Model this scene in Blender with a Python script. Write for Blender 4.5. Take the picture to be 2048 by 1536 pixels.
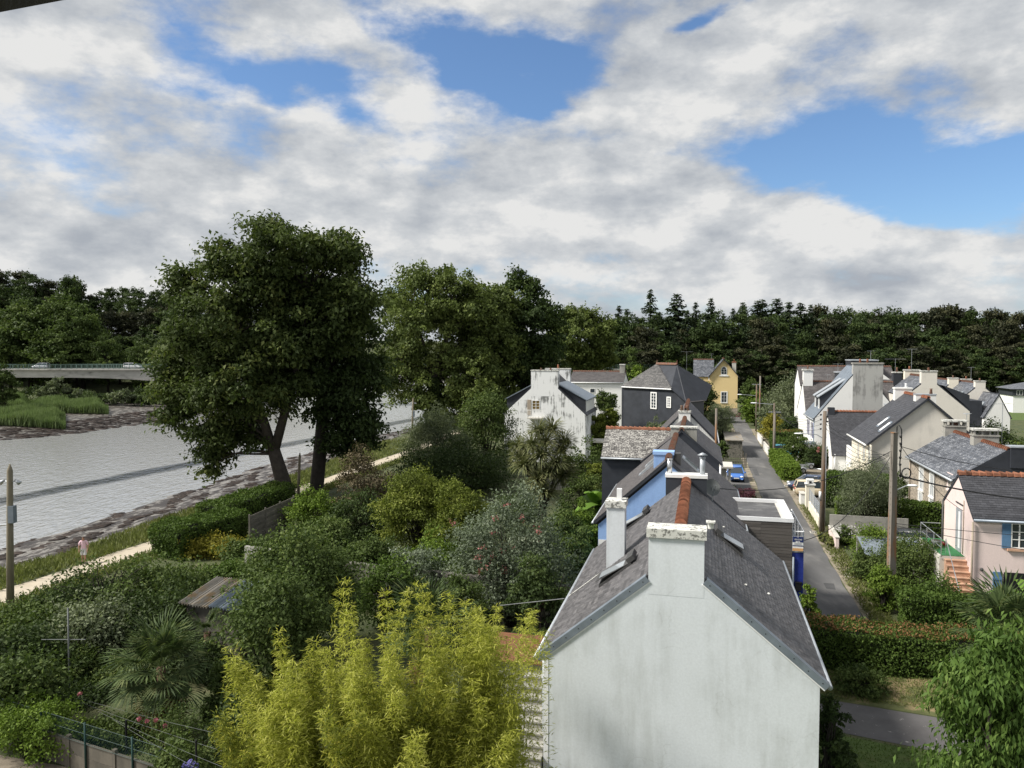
import bpy, math, random
import numpy as np
from mathutils import Vector, Matrix

for o in list(bpy.data.objects): bpy.data.objects.remove(o, do_unlink=True)
scene = bpy.context.scene
COL = scene.collection
R = math.radians

# ---------------------------------------------------------------- camera
F, CX, CY, HZ, H = 1520.0, 1024.0, 768.0, 699.0, 14.0      # focal length and horizon in photo pixels, eye height in metres
PITCH = math.atan((CY - HZ) / F)
cam = bpy.data.cameras.new('camera'); cam.sensor_width = 36; cam.lens = 36 * F / 2048
cam.clip_start = 0.1; cam.clip_end = 9000
camo = bpy.data.objects.new('camera', cam); COL.objects.link(camo)
camo.location = (0, 0, H); camo.rotation_euler = (R(90) - PITCH, 0, 0)
scene.camera = camo
_fw = np.array([0, math.cos(PITCH), -math.sin(PITCH)]); _up = np.array([0, math.sin(PITCH), math.cos(PITCH)]); _rt = np.array([1., 0, 0])
CAMP = np.array([0, 0, H])
def ray(u, v): return _fw + _rt * (u - CX) / F - _up * (v - CY) / F
def G(u, v, z=0.):                       # photo pixel -> point on the level z
    d = ray(u, v); return CAMP + d * ((z - H) / d[2])
def D(u, v, y):                          # photo pixel -> point at distance y
    d = ray(u, v); return CAMP + d * (y / d[1])
YAW = R(14.1)                            # the lane and its houses run 14 degrees to the right
S = np.array([math.sin(YAW), math.cos(YAW), 0]); T = np.array([math.cos(YAW), -math.sin(YAW), 0])
def W(s, t, z=0.): return S * s + T * t + np.array([0, 0, z])
def A(u, v, s):                          # pixel on the plane s (across the lane) -> (t, z)
    d = ray(u, v); p = CAMP + d * (s / (d @ S)); return float(p @ T), float(p[2])
def B(u, v, t):                          # pixel on the plane t (along the lane) -> (s, z)
    d = ray(u, v); p = CAMP + d * (t / (d @ T)); return float(p @ S), float(p[2])

# ---------------------------------------------------------------- light
SUN_AZ, SUN_EL = R(-98), R(46)           # from +Y, negative = to the left
sun_dir = Vector((math.sin(SUN_AZ) * math.cos(SUN_EL), math.cos(SUN_AZ) * math.cos(SUN_EL), math.sin(SUN_EL)))
sl = bpy.data.lights.new('sun', 'SUN'); sl.energy = 2.7; sl.angle = R(12); sl.color = (1, .95, .87)
so = bpy.data.objects.new('sun', sl); COL.objects.link(so)
so.rotation_euler = (-sun_dir).to_track_quat('-Z', 'Y').to_euler(); so.location = (-60, 0, 80)
vs = scene.view_settings; vs.view_transform = 'Standard'; vs.look = 'None'; vs.gamma = 1; vs.use_curve_mapping = False
vs.exposure = 1.25
scene.render.engine = 'CYCLES'
scene.cycles.max_bounces = 6; scene.cycles.transparent_max_bounces = 8

world = bpy.data.worlds.new('World'); scene.world = world; world.use_nodes = True
nt = world.node_tree; nt.nodes.clear()
class NT:
    def __init__(s, nt): s.nt = nt
    def n(s, t, **k):
        q = s.nt.nodes.new(t)
        for a, b in k.items():
            if a.startswith('i_'):
                key = a[2:]; key = int(key) if key.isdigit() else key.replace('_', ' ')
                q.inputs[key].default_value = b
            else: setattr(q, a, b)
        return q
    def l(s, a, b): s.nt.links.new(a, b)
    def math(s, op, a, b=None, clamp=False):
        q = s.nt.nodes.new('ShaderNodeMath'); q.operation = op; q.use_clamp = clamp
        for i, x in enumerate((a, b)):
            if x is None: continue
            if isinstance(x, (int, float)): q.inputs[i].default_value = x
            else: s.l(x, q.inputs[i])
        return q.outputs[0]
    def ramp(s, fac, stops, interp='LINEAR'):
        q = s.nt.nodes.new('ShaderNodeValToRGB'); e = q.color_ramp; e.interpolation = interp
        while len(e.elements) < len(stops): e.elements.new(.5)
        for el, (p, c) in zip(e.elements, stops):
            el.position = p; el.color = (*c, 1) if len(c) == 3 else c
        s.l(fac, q.inputs[0]); return q.outputs[0]
    def smooth(s, x, a, b, lo=0., hi=1.):
        q = s.nt.nodes.new('ShaderNodeMapRange'); q.interpolation_type = 'SMOOTHSTEP'
        s.l(x, q.inputs[0]); q.inputs[1].default_value = a; q.inputs[2].default_value = b
        q.inputs[3].default_value = lo; q.inputs[4].default_value = hi; return q.outputs[0]
    def mix(s, fac, a, b, bt='MIX'):
        q = s.nt.nodes.new('ShaderNodeMix'); q.data_type = 'RGBA'; q.blend_type = bt
        for sock, x in ((q.inputs['Factor'], fac), (q.inputs[6], a), (q.inputs[7], b)):
            if isinstance(x, (int, float)): sock.default_value = x
            elif isinstance(x, tuple): sock.default_value = (*x, 1) if len(x) == 3 else x
            else: s.l(x, sock)
        return q.outputs[2]
w = NT(nt)
sky = w.n('ShaderNodeTexSky', sky_type='NISHITA', sun_disc=False, sun_elevation=SUN_EL, sun_rotation=SUN_AZ, altitude=30, air_density=1.0, dust_density=0.6, ozone_density=2.2)
tc = w.n('ShaderNodeTexCoord'); sep = w.n('ShaderNodeSeparateXYZ'); w.l(tc.outputs['Generated'], sep.inputs[0])
zz = w.math('MAXIMUM', sep.outputs[2], 0.0); den = w.math('ADD', zz, 0.20)
comb = w.n('ShaderNodeCombineXYZ'); w.l(w.math('DIVIDE', sep.outputs[0], den), comb.inputs[0]); w.l(w.math('DIVIDE', sep.outputs[1], den), comb.inputs[1])
cp = comb.outputs[0]                                    # a point on the flat cloud deck
def cloud_noise(off, scale, detail=10, rough=.57, dist=.25):
    m = w.n('ShaderNodeMapping'); m.inputs['Location'].default_value = off; w.l(cp, m.inputs[0])
    q = w.n('ShaderNodeTexNoise'); q.inputs['Scale'].default_value = scale; q.inputs['Detail'].default_value = detail
    q.inputs['Roughness'].default_value = rough; q.inputs['Distortion'].default_value = dist
    w.l(m.outputs[0], q.inputs['Vector']); return q.outputs['Fac']
wn_ = w.n('ShaderNodeTexNoise'); wn_.inputs['Scale'].default_value = 2.6; wn_.inputs['Detail'].default_value = 6; w.l(cp, wn_.inputs['Vector'])
w1 = w.n('ShaderNodeVectorMath', operation='SUBTRACT'); w.l(wn_.outputs['Color'], w1.inputs[0]); w1.inputs[1].default_value = (.5, .5, .5)
w2 = w.n('ShaderNodeVectorMath', operation='SCALE'); w.l(w1.outputs[0], w2.inputs[0]); w2.inputs['Scale'].default_value = .75
w3 = w.n('ShaderNodeVectorMath', operation='ADD'); w.l(cp, w3.inputs[0]); w.l(w2.outputs[0], w3.inputs[1]); cpw = w3.outputs[0]
def deck(u, v):
    d = ray(u, v); d = d / np.linalg.norm(d); k = max(d[2], 0) + .20; return np.array([d[0] / k, d[1] / k])
def gap(u0, v0, u1, v1, wpx, amp):                      # an opening between the clouds: an ellipse on the cloud deck
    a, b = deck(u0, v0), deck(u1, v1); c = (a + b) / 2; L = np.linalg.norm(b - a) / 2
    um, vm = (u0 + u1) / 2, (v0 + v1) / 2
    wd = np.linalg.norm(deck(um, vm - wpx) - deck(um, vm + wpx)) / 2
    ang = math.atan2((b - a)[1], (b - a)[0])
    m = w.n('ShaderNodeMapping', vector_type='TEXTURE'); m.inputs['Location'].default_value = (c[0], c[1], 0)
    m.inputs['Rotation'].default_value = (0, 0, ang); m.inputs['Scale'].default_value = (L, wd, 1); w.l(cpw, m.inputs[0])
    ln = w.n('ShaderNodeVectorMath', operation='LENGTH'); w.l(m.outputs[0], ln.inputs[0])
    return w.smooth(ln.outputs['Value'], 0.1, 1.35, amp, 0.0)
qv = w.n('ShaderNodeVectorMath', operation='MULTIPLY'); w.l(tc.outputs['Generated'], qv.inputs[0]); qv.inputs[1].default_value = (1, 1, 2.0)
def puff(off, scale, detail, rough=.52, dist=.5):       # billows: noise on the dome itself
    m = w.n('ShaderNodeMapping'); m.inputs['Location'].default_value = off; w.l(qv.outputs[0], m.inputs[0])
    q = w.n('ShaderNodeTexNoise'); q.inputs['Scale'].default_value = scale; q.inputs['Detail'].default_value = detail; q.inputs['Roughness'].default_value = rough; q.inputs['Distortion'].default_value = dist
    w.l(m.outputs[0], q.inputs['Vector']); return q.outputs['Fac']
n0 = cloud_noise((3.1, 7.7, .4), 1.5, 5, .5, 0)
n1 = puff((1.3, 4.7, 2.2), 5.2, 12, .60, 0); n2 = puff((1.3 + .03, 4.7, 2.2 - .055), 5.2, 8, .58, 0)
n3 = cloud_noise((9.3, 1.1, 2.0), .9, 4, .5, 0); n5 = puff((7.7, 2.1, 4.4), 15, 8, .62, 0)
gaps = None
for g in ((300, 140, 820, 250, 66, .22), (750, 10, 1150, 150, 92, .27), (1040, 160, 1160, 240, 60, .18), (1430, 310, 2140, 390, 98, .40), (1330, 60, 1480, 10, 45, .22), (1850, 50, 1990, 60, 30, .14), (1940, 300, 2250, 330, 70, .22), (250, 100, 1560, 170, 170, .09), (1250, 420, 2100, 330, 120, .06)):
    q = gap(*g); gaps = q if gaps is None else w.math('ADD', gaps, q)
dens = w.math('ADD', w.math('ADD', w.math('MULTIPLY', n0, .30), w.math('MULTIPLY', n1, .70)), w.math('MULTIPLY', n5, .16))
dens = w.math('SUBTRACT', w.math('ADD', dens, w.math('MULTIPLY', w.math('SUBTRACT', n3, .5), .2)), gaps)
alpha = w.smooth(dens, .36, .57)
haze_h = w.smooth(sep.outputs[2], 0.0, .16, .9, 0.0)    # the deck closes towards the horizon
alpha = w.math('MAXIMUM', alpha, haze_h)
lit = w.math('ADD', w.math('MULTIPLY', w.math('SUBTRACT', n1, n2), 3.4), .64)
n4 = cloud_noise((1.7, 4.2, 5.0), 1.3, 5, .5, 0)
lit = w.math('ADD', w.math('ADD', lit, w.math('MULTIPLY', w.math('SUBTRACT', n4, .5), .9)), w.math('MULTIPLY', w.math('SUBTRACT', n5, .5), .55), True)
ccol = w.ramp(lit, ((0.0, (.51, .55, .61)), (.35, (.63, .665, .71)), (.7, (.79, .815, .84)), (1.0, (1.0, 1.0, .99))))
bg1 = w.n('ShaderNodeBackground'); w.l(w.mix(1.0, sky.outputs[0], (.78, .92, 1.06), 'MULTIPLY'), bg1.inputs[0]); bg1.inputs[1].default_value = .058
bg2 = w.n('ShaderNodeBackground'); w.l(ccol, bg2.inputs[0]); bg2.inputs[1].default_value = .335
mx = w.n('ShaderNodeMixShader'); w.l(alpha, mx.inputs[0]); w.l(bg1.outputs[0], mx.inputs[1]); w.l(bg2.outputs[0], mx.inputs[2])
wo = w.n('ShaderNodeOutputWorld'); w.l(mx.outputs[0], wo.inputs[0])
world.cycles.sampling_method = 'MANUAL'; world.cycles.sample_map_resolution = 512

# ---------------------------------------------------------------- materials
MATS = {}
def newmat(name):
    m = bpy.data.materials.new(name); m.use_nodes = True; MATS[name] = m
    k = NT(m.node_tree); b = m.node_tree.nodes['Principled BSDF']; return m, k, b
def noise(k, scale, detail=4, rough=.55, stretch=(1, 1, 1), coord='Object', dist=0):
    t = k.n('ShaderNodeTexCoord'); mp = k.n('ShaderNodeMapping'); mp.inputs['Scale'].default_value = stretch
    oi = k.n('ShaderNodeObjectInfo'); ov = k.n('ShaderNodeVectorMath', operation='SCALE'); ov.inputs[0].default_value = (37., 53., 71.); k.l(oi.outputs['Random'], ov.inputs['Scale']); k.l(ov.outputs[0], mp.inputs['Location'])
    k.l(t.outputs[coord], mp.inputs[0]); q = k.n('ShaderNodeTexNoise'); q.inputs['Scale'].default_value = scale
    q.inputs['Detail'].default_value = detail; q.inputs['Roughness'].default_value = rough; q.inputs['Distortion'].default_value = dist
    k.l(mp.outputs[0], q.inputs['Vector']); return q.outputs['Fac']
def plain(name, c, rough=.7, var=.2, scale=2.5, bump=.0, bscale=30, spec=.35, metal=0, rnd=0., c2=None, c2lo=.5, c2hi=.7, c2scale=1.5, stretch=(1, 1, 1), orand=0.):
    m, k, b = newmat(name)
    f = noise(k, scale, 5, .6, stretch)
    lo = tuple(max(0, x * (1 - var)) for x in c); hi = tuple(min(1, x * (1 + var)) for x in c)
    col = k.ramp(f, ((.3, lo), (.7, hi)))
    if c2 is not None:
        g = k.smooth(noise(k, c2scale, 7, .62, stretch), c2lo, c2hi); col = k.mix(g, col, c2)
    if rnd:
        at = k.n('ShaderNodeAttribute', attribute_name='rnd')
        v = k.math('ADD', k.math('MULTIPLY', at.outputs['Fac'], 2 * rnd), 1 - rnd)
        cc = k.n('ShaderNodeCombineXYZ'); [k.l(v, cc.inputs[i]) for i in range(3)]
        col = k.mix(1.0, col, cc.outputs[0], 'MULTIPLY')
    if orand:
        oi = k.n('ShaderNodeObjectInfo'); v = k.math('ADD', k.math('MULTIPLY', oi.outputs['Random'], 2 * orand), 1 - orand); cc = k.n('ShaderNodeCombineXYZ'); [k.l(v, cc.inputs[i]) for i in range(3)]
        col = k.mix(1.0, col, cc.outputs[0], 'MULTIPLY')
    k.l(col, b.inputs['Base Color']); b.inputs['Roughness'].default_value = rough
    b.inputs['Specular IOR Level'].default_value = spec; b.inputs['Metallic'].default_value = metal
    if bump:
        bp = k.n('ShaderNodeBump'); bp.inputs['Strength'].default_value = bump; bp.inputs['Distance'].default_value = .02
        k.l(noise(k, bscale, 4, .6), bp.inputs['Height']); k.l(bp.outputs[0], b.inputs['Normal'])
    return m
def leafmat(name, c1, c2, c3=None, trans=.3, rough=.62):
    m, k, b = newmat(name); g_ = 1.0 if name.startswith(('petal', 'weed', 'leaf_palm_dead')) else 1.25 if 'bamboo' in name else 1.5
    c1, c2, c3 = [None if c is None else tuple(min(.6, x * g_) for x in c) for c in (c1, c2, c3)]
    at = k.n('ShaderNodeAttribute', attribute_name='rnd')
    stops = ((0.0, c1), (.75, c2), (1.0, c3 or c2)) if c3 else ((0.0, c1), (1.0, c2))
    col = k.ramp(at.outputs['Fac'], stops)
    k.l(col, b.inputs['Base Color']); b.inputs['Roughness'].default_value = rough; b.inputs['Specular IOR Level'].default_value = .14
    tr = k.n('ShaderNodeBsdfTranslucent'); k.l(k.mix(.5, col, (.35, .45, .05), 'OVERLAY'), tr.inputs[0])
    ms = k.n('ShaderNodeMixShader'); ms.inputs[0].default_value = trans
    k.l(b.outputs[0], ms.inputs[1]); k.l(tr.outputs[0], ms.inputs[2])
    k.l(ms.outputs[0], m.node_tree.nodes['Material Output'].inputs[0]); return m
def glass(name, c=(.03, .04, .05), rough=.06):
    m, k, b = newmat(name); b.inputs['Base Color'].default_value = (*c, 1); b.inputs['Roughness'].default_value = rough
    b.inputs['Specular IOR Level'].default_value = .8; return m
def slate_mat(name, c, lichen=None, lo=.56, hi=.66, rough=.55, var=.3):
    m, k, b = newmat(name)
    at = k.n('ShaderNodeAttribute', attribute_name='rnd')
    v = k.math('ADD', k.math('MULTIPLY', at.outputs['Fac'], 2 * var), 1 - var)
    f = noise(k, .5, 5, .6)
    v = k.math('MULTIPLY', v, k.math('ADD', k.math('MULTIPLY', f, .4), .8))
    cc = k.n('ShaderNodeCombineXYZ'); [k.l(v, cc.inputs[i]) for i in range(3)]
    col = k.mix(1.0, tuple(c), cc.outputs[0], 'MULTIPLY')
    if lichen:
        g = k.smooth(k.math('ADD', noise(k, 9, 6, .7), k.math('MULTIPLY', k.math('SUBTRACT', at.outputs['Fac'], .5), .10)), lo, hi, 0, .9)
        col = k.mix(g, col, lichen)
    k.l(col, b.inputs['Base Color']); b.inputs['Roughness'].default_value = rough; b.inputs['Specular IOR Level'].default_value = .4
    return m

def wall_mat(name, c, dirt=(.3, .31, .29), lo=.55, hi=.8, streak=9, rough=.9, amt=.8, band=None):
    """rendered wall: broad weathering patches and vertical streaks"""
    m, k, b = newmat(name)
    a1 = noise(k, .55, 6, .6); st = noise(k, 1.0, 6, .65, (streak * .35, streak * .35, .35)); fine = noise(k, 14, 3, .6)
    g = k.smooth(k.math('ADD', k.math('MULTIPLY', a1, .55), k.math('MULTIPLY', st, .45)), lo, hi, 0, amt)
    if band:
        tcx = k.n('ShaderNodeTexCoord'); sxx = k.n('ShaderNodeSeparateXYZ'); k.l(tcx.outputs['Object'], sxx.inputs[0])
        g = k.math('MULTIPLY', g, k.smooth(k.math('ABSOLUTE', k.math('ADD', k.math('SUBTRACT', sxx.outputs[0], band), k.math('MULTIPLY', k.math('SUBTRACT', a1, .5), .9))), .2, .75, .15, 1.0))
    base = k.ramp(fine, ((.3, tuple(x * .94 for x in c)), (.7, tuple(min(1, x * 1.04) for x in c))))
    col = k.mix(g, base, tuple(dirt))
    if band:                                             # hairline cracks in the render
        tcx = k.n('ShaderNodeTexCoord'); nz = k.n('ShaderNodeTexNoise'); nz.inputs['Scale'].default_value = 1.3; nz.inputs['Detail'].default_value = 6; k.l(tcx.outputs['Object'], nz.inputs['Vector'])
        va = k.n('ShaderNodeVectorMath', operation='ADD'); k.l(tcx.outputs['Object'], va.inputs[0]); k.l(nz.outputs['Color'], va.inputs[1])
        vo = k.n('ShaderNodeTexVoronoi'); vo.feature = 'DISTANCE_TO_EDGE'; vo.inputs['Scale'].default_value = .42; k.l(va.outputs[0], vo.inputs['Vector'])
        col = k.mix(k.math('MULTIPLY', k.smooth(vo.outputs['Distance'], 0.0, .009, .2, 0), k.smooth(a1, .45, .6)), col, (.30, .31, .30))
    k.l(col, b.inputs['Base Color']); b.inputs['Roughness'].default_value = rough
    b.inputs['Specular IOR Level'].default_value = .2
    bp = k.n('ShaderNodeBump'); bp.inputs['Strength'].default_value = .25; bp.inputs['Distance'].default_value = .01
    k.l(noise(k, 40, 3, .6), bp.inputs['Height']); k.l(bp.outputs[0], b.inputs['Normal']); return m

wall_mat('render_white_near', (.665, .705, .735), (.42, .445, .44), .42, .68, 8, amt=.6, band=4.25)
wall_mat('render_white', (.80, .80, .78), (.5, .5, .48), .52, .75)
wall_mat('render_stained', (.76, .77, .77), (.12, .125, .12), .50, .60, 14, amt=.9)
wall_mat('render_cream', (.76, .71, .60), (.58, .54, .47), .5, .75)
wall_mat('render_cream_grey', (.70, .665, .60), (.5, .48, .44), .5, .75)
wall_mat('render_grey', (.40, .40, .385), (.16, .16, .155), .46, .62, 10)
wall_mat('render_yellow', (.72, .56, .29), (.55, .40, .2), .55, .8)
wall_mat('render_pink', (.76, .63, .60), (.60, .50, .46), .5, .72)
wall_mat('render_blue', (.30, .46, .76), (.18, .30, .58), .5, .75)
wall_mat('concrete', (.34, .33, .30), (.17, .17, .15), .46, .66, 6)
wall_mat('concrete_dark', (.15, .135, .11), (.075, .07, .06), .42, .62, 4)
wall_mat('concrete_pale', (.55, .53, .48), (.3, .3, .27), .5, .7, 6)
plain('slate_cladding', (.034, .038, .047), .6, .22, 1.2, .2, 25)
plain('cap_lichen', (.60, .60, .56), .9, .15, 3, .3, 40, c2=(.17, .17, .155), c2lo=.50, c2hi=.60, c2scale=8)
plain('zinc', (.20, .235, .275), .45, .18, 2, metal=.3, spec=.4)
plain('zinc_pale', (.40, .43, .46), .45, .12, 3, metal=.3)
plain('pvc_white', (.78, .79, .80), .45, .06)
plain('paint_white', (.78, .78, .76), .5, .08)
plain('paint_bluegrey', (.10, .20, .34), .6, .15)
plain('paint_violet', (.10, .095, .22), .6, .15)
plain('paint_taupe', (.33, .28, .22), .7, .12)
plain('paint_navy', (.02, .035, .22), .45, .12)
plain('paint_black', (.012, .012, .014), .5, .2)
plain('terracotta', (.27, .115, .068), .85, .42, 3, .2, 30, c2=(.20, .14, .09), c2lo=.55, c2hi=.75, c2scale=5, orand=.38)
plain('terracotta_dirty', (.19, .09, .062), .9, .35, 5, c2=(.16, .13, .10), c2lo=.45, c2hi=.65, c2scale=4)
plain('steel', (.55, .56, .57), .28, .1, metal=.9)
plain('galvanised', (.42, .44, .46), .4, .15, metal=.6)
plain('brass_dark', (.06, .06, .06), .6, .2)
slate_mat('slate_near', (.092, .089, .092), (.24, .225, .21), .58, .72, .6, .42)
slate_mat('slate_dark', (.052, .053, .060), (.16, .155, .15), .63, .72, .55, .30)
slate_mat('slate_brown', (.085, .078, .078), (.24, .23, .21), .60, .70, .6, .30)
slate_mat('slate_lichen', (.105, .100, .096), (.42, .41, .38), .50, .57, .7, .45)
slate_mat('slate_hip', (.080, .078, .078), (.22, .215, .20), .53, .62, .6, .35)
slate_mat('slate_blue', (.085, .092, .108), (.34, .35, .36), .55, .62, .45, .40)
plain('roof_felt', (.085, .085, .088), .75, .25, 1.5, c2=(.17, .17, .17), c2lo=.5, c2hi=.66, c2scale=.8)
plain('asphalt', (.118, .117, .117), .9, .22, .5, .35, 60, spec=.25, c2=(.185, .18, .172), c2lo=.5, c2hi=.68, c2scale=.55, stretch=(1, .35, 1))
plain('asphalt_old', (.105, .100, .100), .9, .16, 1.2, .35, 60, c2=(.30, .29, .27), c2lo=.62, c2hi=.66, c2scale=2.2)
plain('verge', (.25, .215, .165), .95, .3, 1.6, .4, 25, c2=(.10, .10, .045), c2lo=.5, c2hi=.62, c2scale=1.3)
plain('gravel_path', (.45, .395, .31), .95, .14, 1.5, .35, 40, c2=(.42, .37, .28), c2lo=.5, c2hi=.7, c2scale=.7)
plain('dirt', (.20, .17, .13), .95, .3, 1.3, .4, 30)
plain('grass_ground', (.058, .078, .026), .95, .3, 1.2, .4, 30, c2=(.14, .115, .055), c2lo=.5, c2hi=.66, c2scale=.45)
plain('lawn', (.075, .115, .028), .95, .2, 2.2, .5, 60, c2=(.10, .10, .035), c2lo=.52, c2hi=.75, c2scale=.6)
plain('dry_lawn', (.085, .095, .034), .95, .3, 1.5, .5, 60, c2=(.24, .185, .10), c2lo=.48, c2hi=.62, c2scale=.9)
plain('bark', (.050, .042, .034), .95, .3, 3, .5, 18)
plain('bark_dark', (.03, .026, .021), .95, .3, 3, .5, 18)
plain('twig', (.13, .10, .075), .9, .25, 4)
plain('bush_core', (.012, .017, .008), 1, .3, 3)
plain('palm_fibre', (.09, .055, .035), 1, .4, 6, .6, 40)
plain('wood_grey', (.10, .090, .082), .85, .25, 1.5, .3, 30, rnd=.3, stretch=(.5, .5, 6))
plain('wood_fence', (.125, .115, .10), .9, .25, 1.5, .3, 30, rnd=.25)
plain('pole_wood', (.15, .125, .10), .9, .3, 1.5, .3, 20, stretch=(6, 6, .6), c2=(.20, .095, .04), c2lo=.5, c2hi=.7, c2scale=.5)
plain('pole_pale', (.20, .175, .125), .9, .2, 1.5, .3, 20, stretch=(6, 6, .6))
plain('pole_concrete', (.19, .17, .145), .9, .2, 1.5, .3, 20, c2=(.24, .13, .065), c2lo=.50, c2hi=.62, c2scale=.8, stretch=(2, 2, .35))
plain('rubber', (.018, .018, .018), .8, .2)
plain('alloy', (.45, .46, .47), .35, .1, metal=.7)
plain('cable', (.02, .02, .022), .6, .1)
plain('lamp_glass', (.8, .82, .84), .2, .05)
plain('tail_red', (.45, .02, .015), .3, .1)
plain('plate_white', (.7, .7, .66), .5, .05)
plain('step_terracotta', (.50, .31, .21), .85, .15, 3, c2=(.66, .40, .28), c2lo=.5, c2hi=.7)
plain('carpet_green', (.035, .16, .06), .95, .15, 5, .3, 80)
plain('pot_red', (.16, .012, .014), .4, .15)
plain('pot_grey', (.13, .14, .14), .7, .15)
plain('stone_rubble', (.36, .31, .25), .95, .35, 7, .6, 8, c2=(.16, .145, .13), c2lo=.52, c2hi=.6, c2scale=6)
plain('stone_wall', (.16, .15, .13), .95, .35, 4, .6, 8, c2=(.07, .07, .06), c2lo=.5, c2hi=.62, c2scale=5)
plain('soil', (.045, .037, .026), 1, .3, 2, .4, 20)
plain('deck_brown', (.17, .075, .04), .8, .2, 2)
plain('fibro', (.24, .225, .20), .85, .2, 2, c2=(.25, .19, .12), c2lo=.5, c2hi=.62, c2scale=1.6)
plain('bridge_concrete', (.50, .475, .44), .9, .18, .25, c2=(.19, .18, .17), c2lo=.5, c2hi=.7, c2scale=.12, stretch=(1, 1, 3))
plain('rail_green', (.16, .24, .21), .6, .15)
plain('wire_mesh_green', (.01, .04, .036), .6, .1)
plain('skin', (.42, .24, .17), .6, .08); plain('hair', (.03, .02, .015), .7, .2)
plain('shirt_pink', (.72, .50, .56), .9, .06); plain('shorts_grey', (.55, .55, .56), .9, .1); plain('shoe', (.05, .045, .04), .7, .1)
plain('sign_white', (.75, .75, .74), .5, .03); plain('sign_navy', (.015, .03, .12), .5, .03); plain('sign_tan', (.62, .36, .16), .5, .05); plain('sign_grey', (.36, .38, .40), .6, .1)
glass('glass_dark'); glass('glass_sky', (.30, .33, .36), .08); glass('glass_amber', (.16, .11, .04), .15)
for nm, c in (('car_blue', (.045, .16, .50)), ('car_navy', (.025, .045, .10)), ('car_beige', (.62, .53, .38)), ('car_teal', (.035, .24, .34)), ('car_dark', (.03, .032, .036)), ('car_white', (.72, .73, .74)), ('car_silver', (.50, .53, .57))):
    m, k, b = newmat(nm); b.inputs['Base Color'].default_value = (*c, 1); b.inputs['Roughness'].default_value = .3; b.inputs['Coat Weight'].default_value = .6; b.inputs['Coat Roughness'].default_value = .08
# foliage
leafmat('leaf_chestnut', (.024, .036, .012), (.058, .078, .023), (.105, .115, .034))
leafmat('leaf_dark', (.016, .026, .010), (.040, .060, .019), (.060, .082, .024))
leafmat('leaf_plane', (.040, .056, .018), (.096, .122, .034), (.14, .16, .05))
leafmat('leaf_mid', (.026, .042, .013), (.070, .098, .028), (.115, .140, .044))
leafmat('leaf_lime', (.048, .064, .013), (.112, .135, .025), (.17, .185, .042))
leafmat('leaf_yellow', (.090, .088, .016), (.21, .19, .028), (.32, .27, .045))
leafmat('leaf_bamboo', (.19, .205, .035), (.39, .395, .07), (.5, .48, .15), .5)
leafmat('leaf_bamboo_green', (.08, .10, .018), (.20, .215, .03), (.36, .33, .055), .45)
leafmat('leaf_silver', (.050, .066, .042), (.120, .145, .098), (.25, .28, .21))
leafmat('leaf_olive', (.055, .070, .040), (.120, .140, .080), (.17, .19, .12))
leafmat('leaf_brown', (.045, .038, .024), (.085, .070, .040), (.12, .095, .055), .15)
leafmat('leaf_conifer', (.011, .020, .011), (.033, .048, .022), (.050, .066, .028), .15)
leafmat('leaf_wood', (.015, .026, .010), (.044, .064, .021), (.072, .092, .030), .25)
leafmat('leaf_copper', (.016, .020, .012), (.038, .040, .021), (.055, .055, .027), .2)
leafmat('leaf_hedge', (.024, .042, .010), (.062, .098, .020), (.105, .145, .034))
leafmat('leaf_hedge_bright', (.045, .075, .012), (.105, .155, .024), (.16, .21, .045))
leafmat('leaf_hedge_tips', (.10, .055, .022), (.17, .09, .042), (.22, .14, .07))
leafmat('leaf_peach', (.028, .055, .012), (.068, .112, .024), (.12, .165, .045), .3)
leafmat('leaf_palm', (.022, .036, .014), (.056, .080, .030), (.10, .115, .045), .2)
leafmat('leaf_palm_dead', (.16, .09, .03), (.22, .14, .06))
leafmat('leaf_cordyline', (.055, .065, .028), (.125, .135, .06), (.19, .18, .09), .2)
leafmat('leaf_banana', (.06, .12, .02), (.13, .22, .04), None, .4)
leafmat('leaf_reed', (.052, .078, .030), (.11, .15, .060), (.15, .185, .085), .3)
leafmat('leaf_grass', (.060, .072, .022), (.125, .140, .046), (.20, .185, .09), .3)
leafmat('petal_pink', (.30, .08, .12), (.50, .20, .24), None, .3)
leafmat('petal_salmon', (.32, .11, .11), (.48, .22, .21), None, .3)
leafmat('petal_hydrangea', (.30, .12, .16), (.55, .26, .32), None, .2)
leafmat('petal_white', (.55, .53, .50), (.75, .73, .70), None, .2)
leafmat('petal_violet', (.12, .11, .35), (.22, .2, .5), None, .2)
leafmat('weed', (.016, .012, .010), (.034, .025, .021), (.06, .044, .036), .02)

# ---------------------------------------------------------------- building blocks
def mat(m): return MATS[m] if isinstance(m, str) else m
def link(name, me, m=None, parent=None, smooth=False):
    if m is not None:
        me.materials.clear(); me.materials.append(mat(m))
    if smooth: me.polygons.foreach_set('use_smooth', [True] * len(me.polygons))
    o = bpy.data.objects.new(name, me); COL.objects.link(o)
    if parent is not None: o.parent = parent
    return o
def tag(o, label, cat, group=None):
    o['label'] = label; o['category'] = cat
    if group: o['group'] = group
    return o
def thing(name, label, cat, loc=(0, 0, 0), rz=0., group=None):
    o = bpy.data.objects.new(name, None); COL.objects.link(o); o.empty_display_size = .3
    o.location = tuple(float(x) for x in loc); o.rotation_euler = (0, 0, rz); return tag(o, label, cat, group)
def copy_tree(o, parent=None):
    c = o.copy(); COL.objects.link(c)
    if parent is not None: c.parent = parent
    for ch in list(o.children): copy_tree(ch, c)
    return c
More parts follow.
